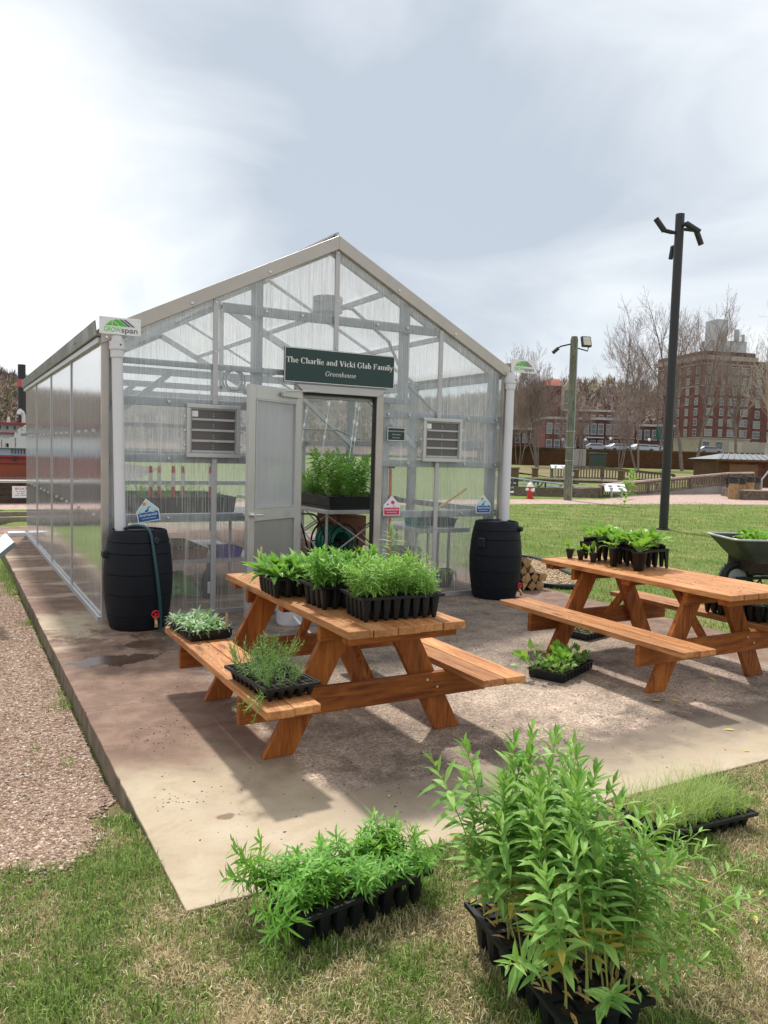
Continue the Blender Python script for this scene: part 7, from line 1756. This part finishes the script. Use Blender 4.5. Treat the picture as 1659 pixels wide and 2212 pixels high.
M_hillc, nt, p, o_ = new_mat('wooded_hill_ground')
v = coords(nt, kind='World'); n = noise_(nt, v, .035, 5, .7); n2 = noise_(nt, v, .4, 4, .8)
cc_ = ramp(nt, mth(nt, 'ADD', mth(nt, 'MULTIPLY', n, .5), mth(nt, 'MULTIPLY', n2, .5)), [(.38, (.12, .09, .08)), (.5, (.18, .13, .11)), (.58, (.20, .17, .09)), (.68, (.15, .18, .07))])
nt.links.new(cc_, p.inputs['Base Color']); p.inputs['Roughness'].default_value = 1; p.inputs['Specular IOR Level'].default_value = 0
RH_ = hill('hills', [-900, -500, -200, 0, 60, 200, 500, 900, 1110, 1180, 1300, 1420, 1470, 1600, 1900], [830, 822, 838, 812, 828, 850, 880, 868, 850, 830, 832, 848, 862, 880, 905], 470, 262, 2.0, M_hillc)
# bare wood covering the hill: one mass of many small crowns
def wood_mass(name, src, count, seed, cols, hmin, hmax, pmin=.06):
    q_, nU, nS = src; rs = np.random.default_rng(seed); Vs = []; Fs = []; Cs = []; b = 0
    for k in range(count):
        s = int(rs.integers(2, nS)); i = int(rs.integers(1, nU - 1)); p_ = np.array(q_[s * nU + i]) + rs.normal(0, [2.5, 2.5, .2]); h = rs.uniform(hmin, hmax); c = cols[rs.integers(0, len(cols))] * rs.uniform(.75, 1.25)
        m = 16
        for j in range(m):
            a = rs.uniform(0, 6.28); e = rs.uniform(-.1, 1.25) ; L = h * rs.uniform(.35, .62); o = p_ + np.array([0, 0, h * rs.uniform(.18, .5)])
            d = np.array([math.cos(a) * math.cos(e), math.sin(a) * math.cos(e), math.sin(e)]); w = h * rs.uniform(.012, .05); sd = np.array([-math.sin(a), math.cos(a), .3]) * w
            Vs += [o - sd, o + sd, o + d * L]; Fs.append((b, b + 1, b + 2)); Cs += [c, c, c]; b += 3
        Vs += [p_ + [-.25, 0, -1], p_ + [.25, 0, -1], p_ + [0, 0, h * .6]]; Fs.append((b, b + 1, b + 2)); Cs += [c * .8] * 3; b += 3
    return tag(np_mesh(name, np.array(Vs), np.array(Fs), tint_mat(name + '_tint', .95), colors=np.array(Cs)), kind='stuff')
wood_mass('hillside_wood', RH_, 9000, 3, np.array([(.27, .20, .185), (.24, .175, .16), (.32, .235, .215), (.21, .175, .16), (.33, .27, .16), (.17, .18, .09)]), 5, 10)
# two houses on the hill and the church
for u, v, d, s, lab in ((5, 818, 455, 1.0, 'white house with a grey roof on the far left hilltop'), (22, 822, 455, .8, 'second pale house on the left hilltop, behind the smokestack')):
    q = at(u, v, d); t = thing('hill_house', lab, 'house', (q.x, q.y, q.z - 5)); mb = MB(); mb.box(-6 * s, 6 * s, -4, 4, 0, 6); mb.build('wall', M_frame, t); mb = MB(); mb.prism([(-6.6 * s, 6), (6.6 * s, 6), (0, 9.2)], (0, -4.4, 0), (1, 0, 0), (0, 0, 1), (0, 1, 0), 8.8); mb.build('roof', flat_mat('grey_shingle', (.13, .13, .14), .9), t)
    for k in (-3, 0, 3): mb = MB(); mb.box(k * s - .7, k * s + .7, -4.1, -4.02, 2, 4); mb.build('window', M_win, t)
dch = 256; q = at(1219, 985, dch); zt_ = at(1219, 839, dch).z
t = thing('church', 'pale stone church tower with pinnacles and a red roofed hall on the hillside', 'church', (q.x, q.y, 0), math.atan2(RT.y, RT.x)); mb = MB(); w = 2.5; mb.box(-w, w, -w, w, 0, zt_); mb.build('tower', M_lime, t)
for sx in (-1, 1): mb = MB(); mb.prism([(-.4, 0), (.4, 0), (.4, 1.2), (0, 2.2), (-.4, 1.2)], (sx * (w - .4), -w - .1, zt_), (1, 0, 0), (0, 0, 1), (0, 1, 0), .8); mb.build('pinnacle', M_lime, t)
mb = MB(); mb.prism([(-1.6, 0), (1.6, 0), (0, 2.8)], (0, -w - .1, zt_), (1, 0, 0), (0, 0, 1), (0, 1, 0), 1.5); mb.build('gable', M_lime, t); mb = MB(); mb.box(-.3, .3, -w - .1, -w + .4, zt_ + 2.7, zt_ + 4.2); mb.box(-.6, .6, -w - .1, -w + .4, zt_ + 3.4, zt_ + 3.7); mb.build('cross', M_lime, t)
mb = MB(); mb.box(-6.8, -w - .05, -3, 3, 0, zt_ + .3); mb.build('hall', M_brick2, t); mb = MB(); mb.prism([(-3.3, zt_ + .31), (3.3, zt_ + .31), (0, zt_ + 2.8)], (-7.1, 0, 0), (0, 1, 0), (0, 0, 1), (1, 0, 0), 4.5); mb.build('roof', flat_mat('terracotta_roof', (.40, .13, .085), .9), t)
for z in (.45, .62, .80): mb = MB(); mb.box(-1.4, 1.4, -w - .08, -w - .02, zt_ * z, zt_ * z + 4); mb.build('window', M_win, t)
# parked cars
def car(label, q, rz, col):
    t = thing('parked_car', label, 'car', q, rz); m = flat_mat('car_paint', col, .3, .2, .02)
    pr_ = [(-2.2, .35), (2.2, .35), (2.25, .75), (2.1, .95), (1.3, 1.02), (.7, 1.45), (-1.3, 1.48), (-2.0, 1.05), (-2.25, .95), (-2.25, .6)]
    mb = MB(); mb.prism(pr_, (0, -.88, 0), (1, 0, 0), (0, 0, 1), (0, 1, 0), 1.76); mb.build('body', m, t, bevel=.08)
    mb = MB(); mb.prism([(1.15, 1.05), (.62, 1.38), (-1.25, 1.40), (-1.8, 1.08)], (0, -.90, 0), (1, 0, 0), (0, 0, 1), (0, 1, 0), 1.8); mb.build('window', M_win, t)
    for x in (-1.35, 1.4):
        for y in (-.9, .9): mb = MB(); mb.tube([(x, y - .1, .33), (x, y + .1, .33)], .33, 14); mb.build('wheel', M_rubber, t)
    for y in (-.6, .6): mb = MB(); mb.cbox((2.24, y, .72), .06, .3, .15); mb.build('headlight', M_white, t)
M_lot = flat_mat('asphalt', (.06, .06, .06), .9, 0, .2, .5, .2, 0, 'World')
strip_sheet('street', [tuple(at(1000, 1000, 122).xy), tuple(at(1450, 1000, 118).xy), tuple(at(2300, 1000, 122).xy)], [tuple(at(1000, 1000, 240).xy), tuple(at(1450, 1000, 240).xy), tuple(at(2300, 1000, 240).xy)], M_lot, 2.75)
cz = float(gz(120, 150)) + 2.76
for k, (u, d, c, lab) in enumerate(((1288, 150, (.42, .42, .44), 'small white car parked above the wall, leftmost'), (1335, 148, (.42, .42, .43), 'white car parked above the brown wall near the yellow balcony'), (1364, 156, (.03, .03, .035), 'black car parked between two white cars'), (1385, 146, (.45, .45, .45), 'long white car behind the widest bare tree'), (1408, 150, (.55, .56, .58), 'silver car parked just left of the lamp post'), (1318, 168, (.05, .05, .06), 'dark car parked farther back by the yellow balcony'), (1532, 150, (.3, .3, .33), 'grey car parked in front of the hotel entrance'))):
    q = at(u, 1000, d); car(lab, (q.x, q.y, cz), math.atan2(RT.y, RT.x) + (.2 if k % 2 else -.1), c)
for k, (u, d, vt, lb) in enumerate(((1214, 150, 950, 'left of the wooden pole'), (1262, 150, 950, 'just right of the wooden pole'), (1317, 152, 948, 'in front of the yellow balcony'), (1400, 152, 950, 'left of the green road sign'))):
    q = at(u, 1000, d); zt_ = at(u, vt, d).z; t = thing('street_lamp', 'street lamp with a round globe, ' + lb, 'street lamp', (q.x, q.y, cz), 0, 'globe street lamps along the street'); mb = MB(); mb.tube([(0, 0, 0), (0, 0, zt_ - cz - .3)], [.1, .07], 8); mb.build('post', M_darkmetal, t); mb = MB(); mb.lathe([(0, -.3), (.22, -.2), (.3, 0), (.22, .2), (0, .3)], 10, (0, 0, zt_ - cz)); mb.build('globe', M_white, t, smooth=True)
q = at(1429, 960, 130); zt_ = at(1429, 938, 130).z; t = thing('road_sign', 'large green road sign just left of the lamp post', 'road sign', (q.x, q.y, cz), math.atan2(RT.y, RT.x) - .3); mb = MB(); mb.box(-1.0, 1.0, -.05, .05, zt_ - cz - .9, zt_ - cz + 1.3); mb.build('board', flat_mat('road_sign_green', (.02, .10, .075), .6), t); mb = MB(); mb.box(-.1, .1, .06, .2, 0, zt_ - cz + 1.0); mb.build('post', M_galv, t)

# ------------------------------------------------------------------ left side: rails, timber wall, boat
yr = 17.2
M_railm = flat_mat('rusty_rail', (.30, .24, .21), .4, .5, .2); M_tie = flat_mat('creosoted_timber', (.03, .02, .017), .9, 0, .4, 2)
t = thing('railway_track', 'pair of dark timber edged rails running across the grass on the left', 'railway track', (0, 18.1, -.12)); mb = MB(); mb.box(-60, 5.5, -.95, -.5, 0, .05); mb.box(-60, 5.5, .4, .85, 0, .06); mb.build('sleeper_edge', M_tie, t)
for y in (-.72, .62): mb = MB(); mb.box(-60, 5.5, y - .04, y + .04, .05, .17); mb.build('rail', M_railm, t)
mb = MB()
for k in range(90): x = -55 + k * .66; mb.box(x, x + .22, -.45, .36, 0, .045)
mb.build('sleepers', M_tie, t)
M_tw = wood_mat('dark_retaining_timber', 'x', (.085, .06, .045), (.13, .10, .08), (.05, .034, .026), .85, 3)
t = thing('timber_wall', 'dark stacked timber retaining wall with a white capping on the left', 'wall', (0, 22.6, -.12)); mb = MB()
for k in range(4): mb.box(-60, 3.6, .002 * (k % 2), .3, k * .155, k * .155 + .145)
mb.build('timbers', M_tw, t); mb = MB(); mb.box(-60, 3.62, -.08, .45, .625, .685); mb.build('capping', M_frame, t)
o = board('notice_board', 'white Boat Launch notice on the timber wall at the left edge', 1.465, 2.36, .11, .42, 22.55, M_white, .02)
mb = MB(); V, F = sans_polys('BOAT LAUNCH', .085, 'LEFT', .008, .76); put2d(mb, V, F, (-.38, -.003, .06)); mb.build('lettering', flat_mat('maroon_letters', (.30, .03, .03), .6), o)
mb = MB()
for k, (a, b) in enumerate(((-.36, .28), (-.33, .32), (-.38, .3))):
    x = a
    while x < b: w = .05 + .05 * ((k * 7 + int(x * 50)) % 3); mb.add([(x, -.003, .01 - k * .05), (x + w, -.003, .01 - k * .05), (x + w, -.003, .028 - k * .05), (x, -.003, .028 - k * .05)], [(0, 1, 2, 3)]); x += w + .03
mb.build('small_print', flat_mat('grey_letters', (.35, .25, .25), .6), o)
M_hull = flat_mat('red_oxide_hull', (.27, .065, .033), .8, 0, .2, .8); M_bw = flat_mat('weathered_white_paint', (.60, .60, .57), .7, 0, .12, .6); M_bgrey = flat_mat('pale_blue_grey_deck', (.34, .42, .45), .7, 0, .1, 1); M_bred = flat_mat('maroon_roof_trim', (.30, .03, .04), .6); M_rust = flat_mat('rust_streaks', (.42, .22, .10), .9, 0, .3, 4)
D_ = 40.0; t = thing('dredge_boat', 'old dredge boat with a red hull, white decks and black smokestacks on the left', 'boat', (0, D_, 0))
def zz(v, d=0): return at(30, v, D_ / FWD.y * .93 + d).z
# heights taken at y = 40
hz_ = dict(hull_bot=-1.2, hull_top=.99, deck=1.33, w1=1.95, band1=2.02, roof=2.46)
mb = MB(); mb.box(-70, 5.2, 0, 9, -1.4, .99); mb.build('hull', M_hull, t); mb = MB(); mb.box(-70, 5.22, -.12, 0, .90, .99); mb.box(-70, 5.22, -.06, 0, .62, .68); mb.build('rubbing_strake', M_bred, t)
mb = MB(); mb.box(-70, 5.1, .15, 8.8, .992, 1.33); mb.build('bulwark', M_bgrey, t)
mb = MB(); mb.box(2.68, 2.80, -.13, -.12, .75, .95); mb.build('hull_marking', M_darkmetal, t)
mb = MB(); mb.prism([(1.9, 1.33), (5.0, 1.33), (5.0, 2.62), (3.6, 2.58), (3.23, 2.42), (2.95, 2.24), (2.76, 2.02), (2.74, 1.83), (2.2, 1.83), (2.1, 1.6)], (0, -.02, 0), (1, 0, 0), (0, 0, 1), (0, 1, 0), .5); mb.build('paddle_box', M_bw, t)
mb = MB()
for x, z, w, h in ((2.15, 1.36, .05, .38), (2.72, 1.36, .06, .46), (2.80, 2.0, .05, .12), (3.0, 2.15, .05, .10), (2.32, 1.36, .03, .2), (3.05, 2.3, .14, .03), (2.2, 1.78, .3, .03)): mb.box(x, x + w, -.025, -.021, z, z + h)
mb.build('rust_marks', M_rust, t)
mb = MB(); V, F = sans_polys('WILLIAM', .21, 'LEFT', .012, .72); put2d(mb, V, F, (2.97, -.025, 1.88)); mb.build('name_lettering', M_darkmetal, t)
mb = MB(); mb.box(2.37, 2.47, -.024, -.021, 1.36, 1.50); mb.tube([(2.42, -.024, 1.50), (2.42, -.021, 1.50)], .05, 12); mb.build('doorway', M_darkmetal, t)
mb = MB()
for k in range(12): mb.cbox((2.62 + k * .13, .12, 1.17), .03, .04, .22)
mb.build('stanchions', M_darkmetal, t)
mb = MB(); mb.box(-60, 5, 1.2, 8, 1.33, 2.02); mb.box(-60, 5, 1.4, 7.8, 2.02, 2.44); mb.build('cabin', M_bw, t)
mb = MB(); mb.box(-60, 5, 1.05, 8.2, 2.0, 2.05); mb.box(-60, 5, .9, 8.4, 2.445, 2.53); mb.build('deck_edge', M_bred, t)
mb = MB(); 
for k in range(95): x = 2.13 - 38 * .32 + k * .32 * .5 - .0; mb.box(x, x + .10, 1.385, 1.395, 2.20, 2.38) if k % 2 == 0 else None
mb.build('cabin_windows', M_win, t)
for x0, zt_, yy_ in ((3.16, 5.32, 1.6), (3.9, 5.1, 2.0)):
    sk = bpy.data.objects.new('smokestack', None); link(sk, t); sk.location = (x0, yy_, 0)
    mb = MB(); mb.tube([(0, 0, 2.5), (0, 0, zt_)], .175, 20); mb.build('stack', M_darkmetal, sk); mb = MB(); mb.tube([(0, 0, 4.25), (0, 0, 4.62)], .185, 20); mb.build('red_band', flat_mat('faded_red_band', (.50, .08, .09), .6), sk); mb = MB(); mb.tube([(.33, 0, 2.5), (.33, 0, zt_ * .8)], .05, 8); mb.build('steam_pipe', M_darkmetal, sk)
mb = MB(); mb.tube([(3.20, 1.2, 2.53), (3.20, 1.2, 2.85), (3.14, 1.2, 3.0), (3.0, 1.1, 3.06)], [.09, .09, .12, .15], 12); mb.build('ventilator', M_bw, t)
mb = MB(); mb.tube([(2.55, 1.2, 2.53), (2.55, 1.2, 2.7), (2.55, 1.2, 2.8)], [.09, .07, .03], 8); mb.build('deck_fitting', M_bw, t)
mb = MB(); M_water = flat_mat('river_water', (.06, .07, .07), .12, 0, .1, .3)
tag(poly_sheet('water', [(-80, 23.2), (3.5, 23.2), (14, 60), (10, 130), (-80, 130)], M_water, .03), kind='structure')
